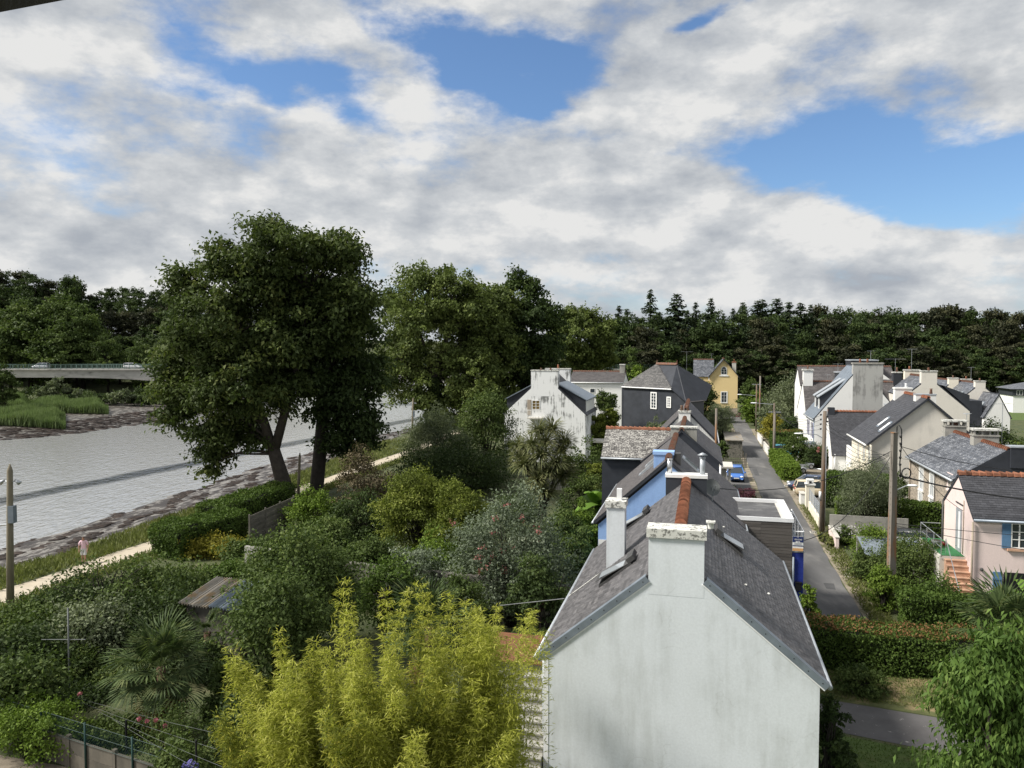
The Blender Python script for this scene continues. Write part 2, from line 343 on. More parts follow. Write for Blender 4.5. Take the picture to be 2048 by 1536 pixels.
class MB:
    def __init__(s): s.v = []; s.f = []; s.r = []
    def add(s, vs, fs, rnd=.5):
        b = len(s.v); s.v += [tuple(float(c) for c in x) for x in vs]; s.f += [tuple(b + i for i in f) for f in fs]; s.r += [rnd] * len(fs); return s
    def box(s, x0, x1, y0, y1, z0, z1, rnd=.5):
        return s.add([(x, y, z) for z in (z0, z1) for y in (y0, y1) for x in (x0, x1)],
                     [(0, 2, 3, 1), (4, 5, 7, 6), (0, 1, 5, 4), (2, 6, 7, 3), (0, 4, 6, 2), (1, 3, 7, 5)], rnd)
    def poly(s, pts, off, rnd=.5):                       # polygon pushed along the vector off
        n = len(pts); o = np.array(off); p = [np.array(q, float) for q in pts]
        return s.add(p + [q + o for q in p], [tuple(range(n))[::-1], tuple(range(n, 2 * n))] + [(i, (i + 1) % n, n + (i + 1) % n, n + i) for i in range(n)], rnd)
    def tube(s, pts, radii, n=8, cap=True, rnd=.5):
        pts = [np.array(p, float) for p in pts]
        if not hasattr(radii, '__len__'): radii = [radii] * len(pts)
        vs, fs = [], []
        ref = np.array([0, 0, 1.]) if abs((pts[-1] - pts[0])[2]) < .9 * np.linalg.norm(pts[-1] - pts[0]) else np.array([1., 0, 0])
        for i, p in enumerate(pts):
            d = pts[min(i + 1, len(pts) - 1)] - pts[max(i - 1, 0)]; d = d / (np.linalg.norm(d) + 1e-9)
            a = np.cross(ref, d); a /= np.linalg.norm(a) + 1e-9; b = np.cross(d, a)
            vs += [p + radii[i] * (math.cos(2 * math.pi * k / n) * a + math.sin(2 * math.pi * k / n) * b) for k in range(n)]
        for i in range(len(pts) - 1):
            fs += [(i * n + k, i * n + (k + 1) % n, (i + 1) * n + (k + 1) % n, (i + 1) * n + k) for k in range(n)]
        if cap: fs += [tuple(range(n))[::-1], tuple(range((len(pts) - 1) * n, len(pts) * n))]
        return s.add(vs, fs, rnd)
    def ball(s, c, rx, ry=None, rz=None, n=8, m=6, rnd=.5, jit=0, rng=None):
        ry = ry or rx; rz = rz or rx; vs = [(c[0], c[1], c[2] - rz)]
        for i in range(1, m):
            a = -math.pi / 2 + math.pi * i / m
            for k in range(n):
                j = 1 + (rng.uniform(-jit, jit) if rng else 0)
                vs.append((c[0] + rx * j * math.cos(a) * math.cos(2 * math.pi * k / n), c[1] + ry * j * math.cos(a) * math.sin(2 * math.pi * k / n), c[2] + rz * j * math.sin(a)))
        vs.append((c[0], c[1], c[2] + rz)); fs = [(0, 1 + (k + 1) % n, 1 + k) for k in range(n)]
        for i in range(m - 2): fs += [(1 + i * n + k, 1 + i * n + (k + 1) % n, 1 + (i + 1) * n + (k + 1) % n, 1 + (i + 1) * n + k) for k in range(n)]
        t = len(vs) - 1; fs += [(1 + (m - 2) * n + k, 1 + (m - 2) * n + (k + 1) % n, t) for k in range(n)]
        return s.add(vs, fs, rnd)
    def mesh(s, name):
        me = bpy.data.meshes.new(name); me.from_pydata(s.v, [], s.f); me.update()
        at = me.attributes.new('rnd', 'FLOAT', 'FACE'); at.data.foreach_set('value', s.r); return me
    def build(s, name, m, parent=None, smooth=False): return link(name, s.mesh(name), m, parent, smooth)
def np_mesh(name, verts, quads, rnd):
    me = bpy.data.meshes.new(name); N, M = len(verts), len(quads)
    me.vertices.add(N); me.vertices.foreach_set('co', np.ascontiguousarray(verts, dtype=np.float32).ravel())
    me.loops.add(4 * M); me.loops.foreach_set('vertex_index', np.ascontiguousarray(quads, dtype=np.int32).ravel())
    me.polygons.add(M); me.polygons.foreach_set('loop_start', np.arange(0, 4 * M, 4, dtype=np.int32))
    me.update(calc_edges=True)
    at = me.attributes.new('rnd', 'FLOAT', 'FACE'); at.data.foreach_set('value', np.ascontiguousarray(rnd, dtype=np.float32)); return me
def unit(a): return a / (np.linalg.norm(a, axis=-1, keepdims=True) + 1e-9)
def leaf_quads(c, d, n, L, Wd, fold=.12):
    """rhombic leaves: centre, direction, normal, length, width"""
    d = unit(d); w_ = unit(np.cross(n, d)); n = np.cross(d, w_)
    L = np.broadcast_to(np.asarray(L, float), (len(c),))[:, None]; Wd = np.broadcast_to(np.asarray(Wd, float), (len(c),))[:, None]
    v = np.stack([c - d * L / 2, c + w_ * Wd / 2 + n * L * fold - d * L * .08, c + d * L / 2 - n * L * fold * .8, c - w_ * Wd / 2 + n * L * fold - d * L * .08], 1)
    return v.reshape(-1, 3)
def leaf_mesh(name, c, d, n, L, Wd, rnd, fold=.12):
    v = leaf_quads(c, d, n, L, Wd, fold); return np_mesh(name, v, np.arange(len(c) * 4).reshape(-1, 4), np.clip(rnd, 0, 1))
def rdir(rng, n): return unit(rng.normal(size=(n, 3)))
def crown_mesh(name, rng, lobes, ncl, nper, crad, L, Wd, up=.5, out=.6, jit=.65, droop=.25, shell=.5, cull=.55, flat=.62, zmin=None, bright=0., tuft=4):
    """foliage in tufts: each tuft is a small flattened shell of leaves, tufts sit unevenly on the lobes so that gaps stay open between them"""
    lb = np.array(lobes, float); pr = (lb[:, 3] * lb[:, 4] + lb[:, 3] * lb[:, 5]); pr /= pr.sum()
    nt_ = max(12, ncl // tuft); nl = nper * tuft; C_, O_ = [], []; got = 0
    while got < nt_:
        k = rng.choice(len(lb), nt_, p=pr); u = rdir(rng, nt_)
        rad = shell + (1 - shell) * rng.random(nt_) ** .5; far = rng.random(nt_) < .10; rad = np.where(far, rng.uniform(1.02, 1.25, nt_), rad)
        c = lb[k, :3] + u * lb[k, 3:6] * rad[:, None]
        q = np.linalg.norm((c[:, None, :] - lb[None, :, :3]) / lb[None, :, 3:6], axis=2)
        ok = (q.min(1) > cull)
        if zmin is not None: ok &= c[:, 2] > zmin
        C_.append(c[ok]); O_.append(u[ok]); got += int(ok.sum())
        if not ok.any(): break
    c = np.concatenate(C_)[:nt_]; o = np.concatenate(O_)[:nt_]; m = len(c)
    tr = crad * 2.3 * rng.uniform(.55, 1.5, m); cnt = np.maximum(4, (nl * (tr / (crad * 2.3)) ** 2 * .9).astype(int)); ix = np.repeat(np.arange(m), cnt); n_ = len(ix)
    u = rdir(rng, n_); u[:, 2] = np.where(u[:, 2] < -.35, -u[:, 2], u[:, 2]); r_ = rng.uniform(.45, 1.08, n_) * tr[ix]
    al = (rng.normal(size=n_) * .35 * tr[ix])[:, None] * o[ix]                     # tufts stretch outwards along their twig
    p = c[ix] + u * r_[:, None] * np.array([1, 1, flat]) + al
    nrm = unit(u * .55 + o[ix] * out * .5 + np.array([0, 0, up]) + rng.normal(size=(n_, 3)) * jit)
    d = unit(rng.normal(size=(n_, 3)) * .8 + u * .5 + o[ix] * .4 + np.array([0, 0, -droop * 2]))
    rnd = .72 * rng.random(m)[ix] + .28 * rng.random(n_) + bright; s = rng.uniform(.65, 1.3, n_)
    return leaf_mesh(name, p, d, nrm, L * s, Wd * s, rnd)
def limb(mb, a, b, r0, r1, rng, n=7, sag=.12, seg=5):
    a, b = np.array(a, float), np.array(b, float); L = np.linalg.norm(b - a); pts = []; j = rng.normal(size=3) * L * .05
    for i in range(seg + 1):
        t = i / seg; p = a + (b - a) * t + j * math.sin(t * math.pi) + np.array([0, 0, sag * L * math.sin(t * math.pi)]); pts.append(p)
    mb.tube(pts, [r0 + (r1 - r0) * (i / seg) ** .8 for i in range(seg + 1)], n)
def plant(name, label, cat, base, lobes, m, ncl, nper, crad, L, Wd, seed, trunk=None, bark='bark', group=None, stems=None, crown='crown', **kw):
    """a tree or shrub: an Empty at its foot, a trunk with limbs and a leafy crown; lobes are (x,y,z,rx,ry,rz) in world metres"""
    rng = np.random.default_rng(seed); base = np.array(base, float)
    o = thing(name, label, cat, base, 0, group); lb = np.array(lobes, float); lb[:, :3] -= base
    mb = MB()
    if trunk:
        r, h = trunk; top = np.array([lb[:, 0].mean() * .4, lb[:, 1].mean() * .4, h])
        mb.tube([(0, 0, -.1), (0, 0, .25), tuple(top * .5), tuple(top)], [r * 1.5, r * 1.1, r, r * .85], 10)
        zc = lb[:, 2].max(); med = np.median(lb[:, 3]); lead = []
        for sg in (-1, 1):                                # two leaders fork from the bole, boughs leave them at different heights
            e = np.array([top[0] + sg * np.abs(lb[:, 0] - top[0]).max() * .34, top[1] + rng.normal() * .5, h + (zc - h) * .72]); m1 = top + (e - top) * .45 + np.array([sg * r * .6, 0, 0])
            pts = [top * np.array([1, 1, .93]), m1, e]; mb.tube(pts, [r * .72, r * .5, r * .12], 8); lead.append(pts)
        for l in lb:
            if l[3] < med * .75: continue
            ld = lead[0] if l[0] < top[0] else lead[1]; zs = np.clip(l[2] - .5 * np.hypot(l[0] - ld[1][0], l[1] - ld[1][1]), ld[0][2], ld[2][2] * .95)
            f = np.interp(zs, [q[2] for q in ld], [0, 1, 2]); k_ = int(min(f, 1)); st_ = ld[k_] + (ld[k_ + 1] - ld[k_]) * (f - k_)
            limb(mb, st_, l[:3], r * .26, r * .04, rng, 6, .10)
    else:
        for l in lb:
            for q in range(stems or 3):
                e = l[:3] + rng.normal(size=3) * l[3:6] * .35; limb(mb, (rng.normal() * .12, rng.normal() * .12, 0.0), e, .05 + .01 * l[5], .012, rng, 5)
    mb.build('trunk' if trunk else 'stem', bark, o, True)
    link(crown, crown_mesh(crown, rng, lb, ncl, nper, crad, L, Wd, **kw), m, o)
    return o
def ragged(lobes, seed, n=2, k=.34):
    rng = np.random.default_rng(seed); out = list(lobes)
    for l in lobes:
        for i in range(n):
            u = rdir(rng, 1)[0]; r = l[3] * k * rng.uniform(.7, 1.3); out.append((l[0] + u[0] * l[3], l[1] + u[1] * l[4], l[2] + u[2] * l[5], r * 1.2, r * 1.2, r * .8))
    return out
def pxlobes(lst, Y, seed, depth=.55, sq=1.0):
    """lobes given as photo pixels (u, v, radius) at the distance Y of the plant"""
    rng = np.random.default_rng(seed); out = []
    for q in lst:
        u, v, r = q[:3]; dy = q[3] if len(q) > 3 else rng.uniform(-1, 1) * depth * r / F * Y
        p = D(u, v, Y + dy); rr = r / F * (Y + dy); out.append((p[0], p[1], p[2], rr, rr * .95, rr * sq))
    return out
def hedge(name, label, pts, width, h, m, n, L, seed, z0=0., tips=None, group=None, lump=.12, hvar=0.):
    """a clipped hedge along the ground points pts"""
    rng = np.random.default_rng(seed); pts = [np.array(p, float)[:2] for p in pts]
    o = thing(name, label, 'hedge', (*((pts[0] + pts[-1]) / 2), z0), 0, group); c0 = (pts[0] + pts[-1]) / 2
    segs = [(a - c0, b - c0) for a, b in zip(pts[:-1], pts[1:])]; mb = MB(); P, N = [], []
    tot = sum(np.linalg.norm(b - a) for a, b in segs)
    for a, b in segs:
        Ls = np.linalg.norm(b - a); d = (b - a) / Ls; q = np.array([d[1], -d[0]]); hw = width / 2 - .3
        quad = [a + q * hw + d * .3, b + q * hw - d * .3, b - q * hw - d * .3, a - q * hw + d * .3]
        mb.poly([(x[0], x[1], .02) for x in quad][::-1], (0, 0, h - .32))
        k = int(n * Ls / tot); areas = np.array([Ls * h, Ls * h, Ls * width, width * h, width * h]); areas /= areas.sum()
        f = rng.choice(5, k, p=areas); t = rng.random(k) * Ls; z = rng.random(k) * h; x = (rng.random(k) - .5) * width
        t = np.where(f == 3, 0, np.where(f == 4, Ls, t)); x = np.where(f == 0, width / 2, np.where(f == 1, -width / 2, x)); z = np.where(f == 2, h, z)
        wv = np.sin(t * 2.1 + seed) * np.sin(z * 3 + t * .9) * lump; ht = 1 + hvar * np.sin(t * .8 + seed)
        nn = np.zeros((k, 3)); nn[f == 0, :2] = q; nn[f == 1, :2] = -q; nn[f == 2, 2] = 1; nn[f == 3, :2] = -d; nn[f == 4, :2] = d
        p = np.zeros((k, 3)); p[:, :2] = a + d * t[:, None] + q * x[:, None]; p[:, 2] = z * ht
        P.append(p + nn * (wv + rng.normal(0, .06, k))[:, None]); N.append(nn)
    mb.build('twigs', 'bush_core', o)
    P = np.concatenate(P); N = np.concatenate(N); k = len(P); P[:, 2] = np.maximum(P[:, 2], .03)
    nrm = unit(N * .8 + np.array([0, 0, .5]) + rng.normal(size=(k, 3)) * .6); dd = rng.normal(size=(k, 3)) + np.array([0, 0, -.4])
    cl = .5 + .5 * np.sin(P[:, 0] * 3.3 + seed) * np.sin(P[:, 1] * 2.9) * np.sin(P[:, 2] * 4.1)
    rnd = .35 * cl + .65 * rng.random(k); s = rng.uniform(.7, 1.3, k)
    if tips:
        top = (N[:, 2] > .5) & (rng.random(k) < .26)
        link('new_shoots', leaf_mesh('new_shoots', P[top] + np.array([0, 0, .05]), dd[top], nrm[top], L * s[top], L * .55 * s[top], rnd[top]), tips, o)
        P, dd, nrm, s, rnd = P[~top], dd[~top], nrm[~top], s[~top], rnd[~top]
    link('foliage', leaf_mesh('foliage', P, dd, nrm, L * s, L * .55 * s, rnd), m, o)
    return o
def blob_lobes(x0, x1, y, ztop, rng, n, zb=0., dep=None):
    """lobes of a rounded shrub filling x0..x1 up to ztop at distance y"""
    out = []; wd = (x1 - x0) / 2; dep = dep or wd * .8; h = ztop - zb
    for i in range(n):
        fx = rng.uniform(-1, 1); fy = rng.uniform(-1, 1); r = rng.uniform(.38, .55) * min(wd, h)
        zt = ztop - (fx * fx) * h * .35 - rng.random() * h * .25
        out.append(((x0 + x1) / 2 + fx * (wd - r), y + fy * (dep - r) * .8, max(zb + r * .7, zt - r), r, r, r * .95))
    out.append(((x0 + x1) / 2, y, zb + h * .4, wd * .8, dep * .7, h * .42)); out.append(((x0 + x1) / 2 + rng.uniform(-.2, .2) * wd, y, ztop - h * .27, wd * .45, dep * .45, h * .27)); return out
def shrub(name, label, u0, u1, vtop, Y, m, n_leaf, L, seed, cat='shrub', zb=0., nl=7, dep=None, asp=.55, group=None, crad=None, bark='bark_dark', nper=18, **kw):
    rng = np.random.default_rng(seed); x0, x1 = (u0 - CX) / F * Y, (u1 - CX) / F * Y; zt = float(D((u0 + u1) / 2, vtop, Y)[2])
    lb = blob_lobes(x0, x1, Y, zt, rng, nl, zb, dep)
    return plant(name, label, cat, ((x0 + x1) / 2, Y, 0), lb, m, max(20, n_leaf // nper), nper, crad or (x1 - x0) * .05, L, L * asp, seed, None, bark, group, crown='foliage', **kw)

# ---------------------------------------------------------------- the setting: ground, river, banks, lane
def ip(y, pts): return np.interp(y, [p[0] for p in pts], [p[1] for p in pts])
XW = [(10, -54), (40, -44), (60, -40.9), (68, -39), (80, -37.6), (90, -35.8), (106, -34.0), (125, -29.6), (149, -22), (160, -19.2), (220, -10), (320, 3), (420, 14), (600, 30)]     # water's edge, near bank
XM = [(10, -45), (40, -35.6), (49, -33.5), (53, -31.2), (63, -29.8), (82, -25.5), (114.6, -20.9), (150, -15), (220, -4), (320, 9), (420, 20), (600, 36)]                     # foot of the grass
XP = [(10, -39), (40, -30.7), (55.3, -26.4), (79.2, -21.2), (98, -16.4), (106.5, -14.4), (150, -7), (220, 2), (320, 15), (600, 42)]                                       # river side of the path
XF = [(10, -150), (100, -110), (130, -92), (142, -84), (166, -79), (200, -76), (340, -72), (420, -60), (520, -20), (600, 30)]                                                   # water's edge, far bank
PW = 2.3
def ground_z(x, y):
    xw, xm, xp, xf = ip(y, XW), ip(y, XM), ip(y, XP), ip(y, XF)
    near = np.interp(x, [-1e4, -1, 0], [0, 0, 0])
    z = np.where(x >= xp, 0., np.where(x >= xm, -.5 * (xp - x) / np.maximum(xp - xm, .1), np.where(x >= xw, -.5 - 1.5 * (xm - x) / np.maximum(xm - xw, .1), -2 - np.minimum((xw - x) * .25, 2.2))))
    d = xf - x                                           # distance inland on the far bank
    zf = np.where(d < 0, np.maximum(z, -2 + d * .2), np.where(d < 16, -2 + 1.0 * d / 16, np.where(d < 36, -1.0 + .4 * (d - 16) / 20, np.where(d < 46, -.6 + 1.1 * (d - 36) / 10, .5))))
    hill = 20 * np.clip((y - 232) / 70, 0, 1) ** 1.2 * np.clip((d - 25) / 60, 0, 1)
    zf = zf + np.where(d > 0, hill, 0)
    zf = np.where(d < 0, np.where(d > -14, np.maximum(-4.2, -2 + d * .16), z), zf)
    return np.where(x < xf + 14, zf, z)
xs = np.concatenate([[-4000, -2000, -1000, -600, -400, -300], np.arange(-240, -110, 6), np.arange(-110, 45, 1.25), np.arange(46, 130, 12), [160, 220, 300, 450, 700, 1200, 2200, 4000]])
ys = np.concatenate([[-600, -200, -60, -20, 0, 8], np.arange(14, 180, 1.6), np.arange(182, 360, 6), np.arange(370, 620, 20), [700, 900, 1300, 2000, 3200, 5000]])
X, Y_ = np.meshgrid(xs, ys); Z = ground_z(X, Y_)
rng = np.random.default_rng(5)
bank = (X < ip(Y_, XM)) & (X > ip(Y_, XW) - 3)
Z = Z + np.where(bank, rng.normal(0, .05, Z.shape), 0)
nx, ny = len(xs), len(ys); idx = np.arange(nx * ny).reshape(ny, nx)
quads = np.stack([idx[:-1, :-1], idx[:-1, 1:], idx[1:, 1:], idx[1:, :-1]], -1).reshape(-1, 4)
m, k, b = newmat('ground_mix')                            # soil and grass above, wet mud and seaweed on the tidal banks
geo = k.n('ShaderNodeNewGeometry'); sx = k.n('ShaderNodeSeparateXYZ'); k.l(geo.outputs['Position'], sx.inputs[0])
n_a = noise(k, .45, 6, .65); n_b = noise(k, 1.1, 7, .68, (1, .55, 1)); n_c = noise(k, 3, 4)
grass = k.ramp(n_a, ((.3, (.035, .046, .016)), (.5, (.062, .078, .026)), (.72, (.095, .088, .040))))
mud = k.ramp(n_b, ((.42, (.022, .017, .014)), (.50, (.05, .040, .034)), (.54, (.19, .178, .16)), (.7, (.28, .265, .245))))  # the pale grey stops paint wet reflections into the mud colour
iz = k.smooth(k.math('ADD', sx.outputs[2], k.math('MULTIPLY', k.math('SUBTRACT', n_c, .5), .25)), -.62, -.45)
k.l(k.mix(iz, mud, grass), b.inputs['Base Color'])
k.l(k.math('ADD', k.math('MULTIPLY', iz, .5), k.smooth(n_b, .5, .6, .5, .28)), b.inputs['Roughness'])
bp = k.n('ShaderNodeBump'); bp.inputs['Strength'].default_value = .7; bp.inputs['Distance'].default_value = .25; k.l(n_b, bp.inputs['Height']); k.l(bp.outputs[0], b.inputs['Normal'])
g = link('ground', np_mesh('ground', np.stack([X, Y_, Z], -1).reshape(-1, 3), quads, np.full(len(quads), .5)), m, None, True); g['kind'] = 'structure'

m, k, b = newmat('water')
b.inputs['Roughness'].default_value = .07; b.inputs['IOR'].default_value = 2.8; b.inputs['Specular IOR Level'].default_value = .9
geo = k.n('ShaderNodeNewGeometry')
def wv(scale, ang, st, det=3):
    mp = k.n('ShaderNodeMapping'); mp.inputs['Rotation'].default_value = (0, 0, ang); mp.inputs['Scale'].default_value = st; k.l(geo.outputs['Position'], mp.inputs[0])
    q = k.n('ShaderNodeTexNoise'); q.inputs['Scale'].default_value = scale; q.inputs['Detail'].default_value = det; k.l(mp.outputs[0], q.inputs['Vector']); return q.outputs['Fac']
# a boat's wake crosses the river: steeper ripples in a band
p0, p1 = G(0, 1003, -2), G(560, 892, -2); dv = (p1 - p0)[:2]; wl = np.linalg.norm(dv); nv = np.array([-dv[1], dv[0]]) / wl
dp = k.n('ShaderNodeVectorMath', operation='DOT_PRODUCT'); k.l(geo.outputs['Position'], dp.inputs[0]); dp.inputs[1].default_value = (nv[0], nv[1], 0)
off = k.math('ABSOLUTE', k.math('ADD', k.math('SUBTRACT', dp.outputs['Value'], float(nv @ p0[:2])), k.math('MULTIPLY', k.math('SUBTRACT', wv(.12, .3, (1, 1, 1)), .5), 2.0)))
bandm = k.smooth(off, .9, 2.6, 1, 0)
k.l(k.mix(bandm, (.29, .295, .295), (.02, .022, .02)), b.inputs['Base Color'])   # the wake's dark reflections, painted into the base colour
hgt = k.math('ADD', k.math('MULTIPLY', wv(1.1, .45, (1, .45, 1)), .6), k.math('MULTIPLY', wv(2.4, .2, (1, .4, 1)), .5))
bp = k.n('ShaderNodeBump'); bp.inputs['Distance'].default_value = .34; k.l(hgt, bp.inputs['Height'])
k.l(k.math('ADD', k.math('MULTIPLY', bandm, .5), .5), bp.inputs['Strength']); k.l(bp.outputs[0], b.inputs['Normal'])
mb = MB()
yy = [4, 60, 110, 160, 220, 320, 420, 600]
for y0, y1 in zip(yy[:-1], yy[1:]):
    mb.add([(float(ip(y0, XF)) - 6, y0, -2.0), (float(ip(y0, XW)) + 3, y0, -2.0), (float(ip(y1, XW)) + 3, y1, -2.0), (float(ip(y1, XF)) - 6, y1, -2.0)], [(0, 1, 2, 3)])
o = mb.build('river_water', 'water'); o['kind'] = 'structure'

def strip(name, left, right, ys_, z, m):
    mb = MB(); v = []; f = []
    for i, y in enumerate(ys_): v += [(float(left(y)), y, z), (float(right(y)), y, z)]
    for i in range(len(ys_) - 1): f.append((2 * i, 2 * i + 1, 2 * i + 3, 2 * i + 2))
    mb.add(v, f); o = mb.build(name, m); o['kind'] = 'structure'; return o
strip('river_path', lambda y: ip(y, XP) + .12 * math.sin(y * .7), lambda y: ip(y, XP) + PW + .1 * math.sin(y * .9 + 1), np.arange(12, 240, 2.), .006, 'gravel_path')
def slab(name, quad, z, m, kind='structure'):
    mb = MB(); mb.add([tuple(W(s, t, z)) for s, t in quad], [(0, 1, 2, 3)][:1]); o = mb.build(name, m)
    if kind: o['kind'] = kind
    return o
def rectst(s0, s1, t0, t1): return [(s0, t0), (s0, t1), (s1, t1), (s1, t0)]
mb = MB(); rg = random.Random(2); v = []; f = []; ss = np.arange(37, 169, 1.1)
for s_ in ss: v += [tuple(W(s_, 5.5 + rg.uniform(-.09, .09), .012)), tuple(W(s_, 8.3 + rg.uniform(-.1, .1), .012))]
f = [(2 * i, 2 * i + 1, 2 * i + 3, 2 * i + 2) for i in range(len(ss) - 1)]; mb.add(v, f); o = mb.build('lane', 'asphalt'); o['kind'] = 'structure'
plain('asphalt_patch', (.075, .075, .077), .9, .15, 1, .3, 60); plain('cast_iron', (.12, .11, .10), .6, .2)
for i, (s_, t_, a_, b_) in enumerate(((52, 6.2, 3.5, .6), (66, 7.0, 2.2, .9), (88, 6.0, 5, .5), (47, 7.4, 1.2, .5), (74, 5.9, 2.5, .4), (104, 6.8, 3, .8))):
    mb = MB(); mb.add([tuple(W(s_ + rg.uniform(-.1, .1), t_ - b_ / 2, .016)), tuple(W(s_, t_ + b_ / 2, .016)), tuple(W(s_ + a_, t_ + b_ / 2 + rg.uniform(-.15, .15), .016)), tuple(W(s_ + a_, t_ - b_ / 2, .016))], [(0, 1, 2, 3)]); o = mb.build('lane_patch', 'asphalt_patch'); o['kind'] = 'structure'
for s_, t_ in ((61.5, 8.55), (50.2, 9.1), (82, 8.7)):
    o = thing('drain_cover', ('rectangular iron drain cover set in the verge of the lane'), 'drain', W(s_, t_, 0), -YAW, 'drain covers along the lane'); mb = MB(); mb.box(-.45, .45, -.35, .35, 0, .022); mb.build('frame', 'concrete_pale', o); mb = MB(); [mb.box(-.38 + q * .13, -.28 + q * .13, -.28, .28, .0225, .03) for q in range(6)]; mb.build('grate', 'cast_iron', o)
slab('lane_verge', rectst(37.0, 140, 8.3, 9.7), .006, 'verge')
mb = MB(); v = []
for s_ in ss[:-30]: v += [tuple(W(s_, 8.32, .016)), tuple(W(s_, 8.62 + rg.uniform(-.12, .1), .016))]
mb.add(v, [(2 * i, 2 * i + 1, 2 * i + 3, 2 * i + 2) for i in range(len(ss) - 31)]); o = mb.build('gutter_strip', 'verge'); o['kind'] = 'structure'
slab('lane_verge', rectst(44.7, 140, 4.9, 5.5), .006, 'verge')
slab('forecourt', rectst(64, 92, 1.2, 4.9), .008, 'asphalt')
slab('driveway', rectst(72.5, 84, 9.7, 15), .008, 'asphalt')
slab('driveway', rectst(86, 95, 9.7, 15), .008, 'dirt')
slab('garden_path', [(29.6, 3.5), (28.2, 10.5), (30.9, 12), (32.2, 3.5)], .012, 'asphalt_old')
slab('front_lawn', [(10, 3.4), (8, 20), (28.0, 10.6), (29.4, 3.4)], .008, 'lawn')
slab('side_lawn', [(32.3, 3.3), (31.0, 12), (35.2, 12), (35.2, 3.3)], .008, 'dry_lawn')
bl = [G(-60, 1500), G(-60, 1700), G(420, 1700), G(200, 1546)]
mb = MB(); mb.add([(p[0], p[1], .01) for p in bl], [(0, 1, 2, 3)]); o = mb.build('dirt_path', 'dirt'); o['kind'] = 'structure'
slab('field', rectst(170, 236, 40, 140), .01, 'lawn')

# grass along the path, on the lawns; stones and weed on the mud
def grass_stuff(name, label, P, hgt, m, seed, lean=.5, wd=.03):
    rng = np.random.default_rng(seed); n = len(P); h = hgt * rng.uniform(.5, 1.4, n)
    d = unit(np.array([0, 0, 1.]) + rng.normal(size=(n, 3)) * lean * np.array([1, 1, .2])); nn = rdir(rng, n)
    o = link(name, leaf_mesh(name, P + d * (h / 2)[:, None], d, nn, h, wd * rng.uniform(.6, 1.6, n), rng.random(n) * .6 + .4 * (.5 + .5 * np.sin(P[:, 0] * .9) * np.sin(P[:, 1] * .7)), .05), m)
    o['kind'] = 'stuff'; return tag(o, label, 'grass')
rng = np.random.default_rng(11)
y = 30 + 90 * rng.random(26000) ** 1.3; f = rng.random(26000); x = ip(y, XM) - .6 + (ip(y, XP) + .1 - ip(y, XM) + .6) * f
grass_stuff('bank_grass', 'long green grass along the river side of the pale path', np.stack([x, y, ground_z(x, y)], 1), .42, 'leaf_grass', 1, .5, .07)
y = 38 + 70 * rng.random(9000); x = ip(y, XP) + PW + rng.random(9000) * 1.6
grass_stuff('verge_grass', 'rough grass and weeds on the garden side of the pale path', np.stack([x, y, ground_z(x, y)], 1), .35, 'leaf_grass', 2, .6, .07)
st_ = rng.random((24000, 2)); s_ = 19 + 10.3 * st_[:, 0]; t_ = 3.6 + 8 * st_[:, 1]; ok = s_ < 29.45 - (t_ - 3.4) * .2
P = S * s_[ok][:, None] + T * t_[ok][:, None]; grass_stuff('lawn_grass', 'short mown grass of the lawn beside the grey path', P, .07, 'leaf_hedge', 3, .7, .02)
st_ = rng.random((9000, 2)); P = S * (32.1 + 3 * st_[:, 0])[:, None] + T * (3.4 + 8.4 * st_[:, 1])[:, None]
grass_stuff('dry_grass', 'patchy dry grass between the hedge and the grey path', P, .10, 'leaf_grass', 4, .8, .025)
st_ = rng.random((9000, 2)); P = S * (40 + 60 * st_[:, 0] ** 1.5)[:, None] + T * (8.45 + 1.2 * st_[:, 1] ** .7)[:, None]
ok = ~((P @ S > 72.5) & (P @ S < 84)); grass_stuff('verge_weeds', 'dry weeds growing on the verge of the lane', P[ok], .22, 'leaf_grass', 6, .8, .05)
rng = np.random.default_rng(21); N_ = 9000
y = 42 + 110 * rng.random(N_) ** 1.25; f = rng.random(N_) ** .8; x = ip(y, XM) + (ip(y, XW) - ip(y, XM)) * f * 1.02
mb = MB(); al_ = x * .25 + y; ac_ = x - .25 * y; pat = np.sin(al_ * .55 + 2 * np.sin(ac_ * .8)) + np.sin(al_ * 1.3 + ac_ * 2.1) + .8 * np.sin(ac_ * 1.7 + al_ * .3); keep = pat > .7
x, y = x[keep], y[keep]; N_ = len(x)
for i in range(N_):
    r = rng.uniform(.10, .30); mb.ball((x[i], y[i], float(ground_z(x[i], y[i])) + r * .05), r * rng.uniform(1.0, 2.4), r * rng.uniform(.6, 1.2), r * rng.uniform(.18, .4), 6, 4, float(rng.random()), .25, rng)
o = mb.build('seaweed_stones', 'weed', None, True); o['kind'] = 'stuff'; tag(o, 'dark weed covered stones on the tidal mud of the near bank', 'stones')
N_ = 1500; y = 130 + 60 * rng.random(N_); x = ip(y, XF) - 1 - rng.random(N_) * 17 + 4
mb = MB()
for i in range(N_):
    r = rng.uniform(.15, .7); mb.ball((x[i], y[i], float(ground_z(x[i], y[i]))), r * 2.2, r * .9, r * .13, 6, 4, float(rng.random()), .25, rng)
o = mb.build('mudflat_weed', 'weed', None, True); o['kind'] = 'stuff'; tag(o, 'dark weed and mud lumps on the flat below the bridge', 'mud')

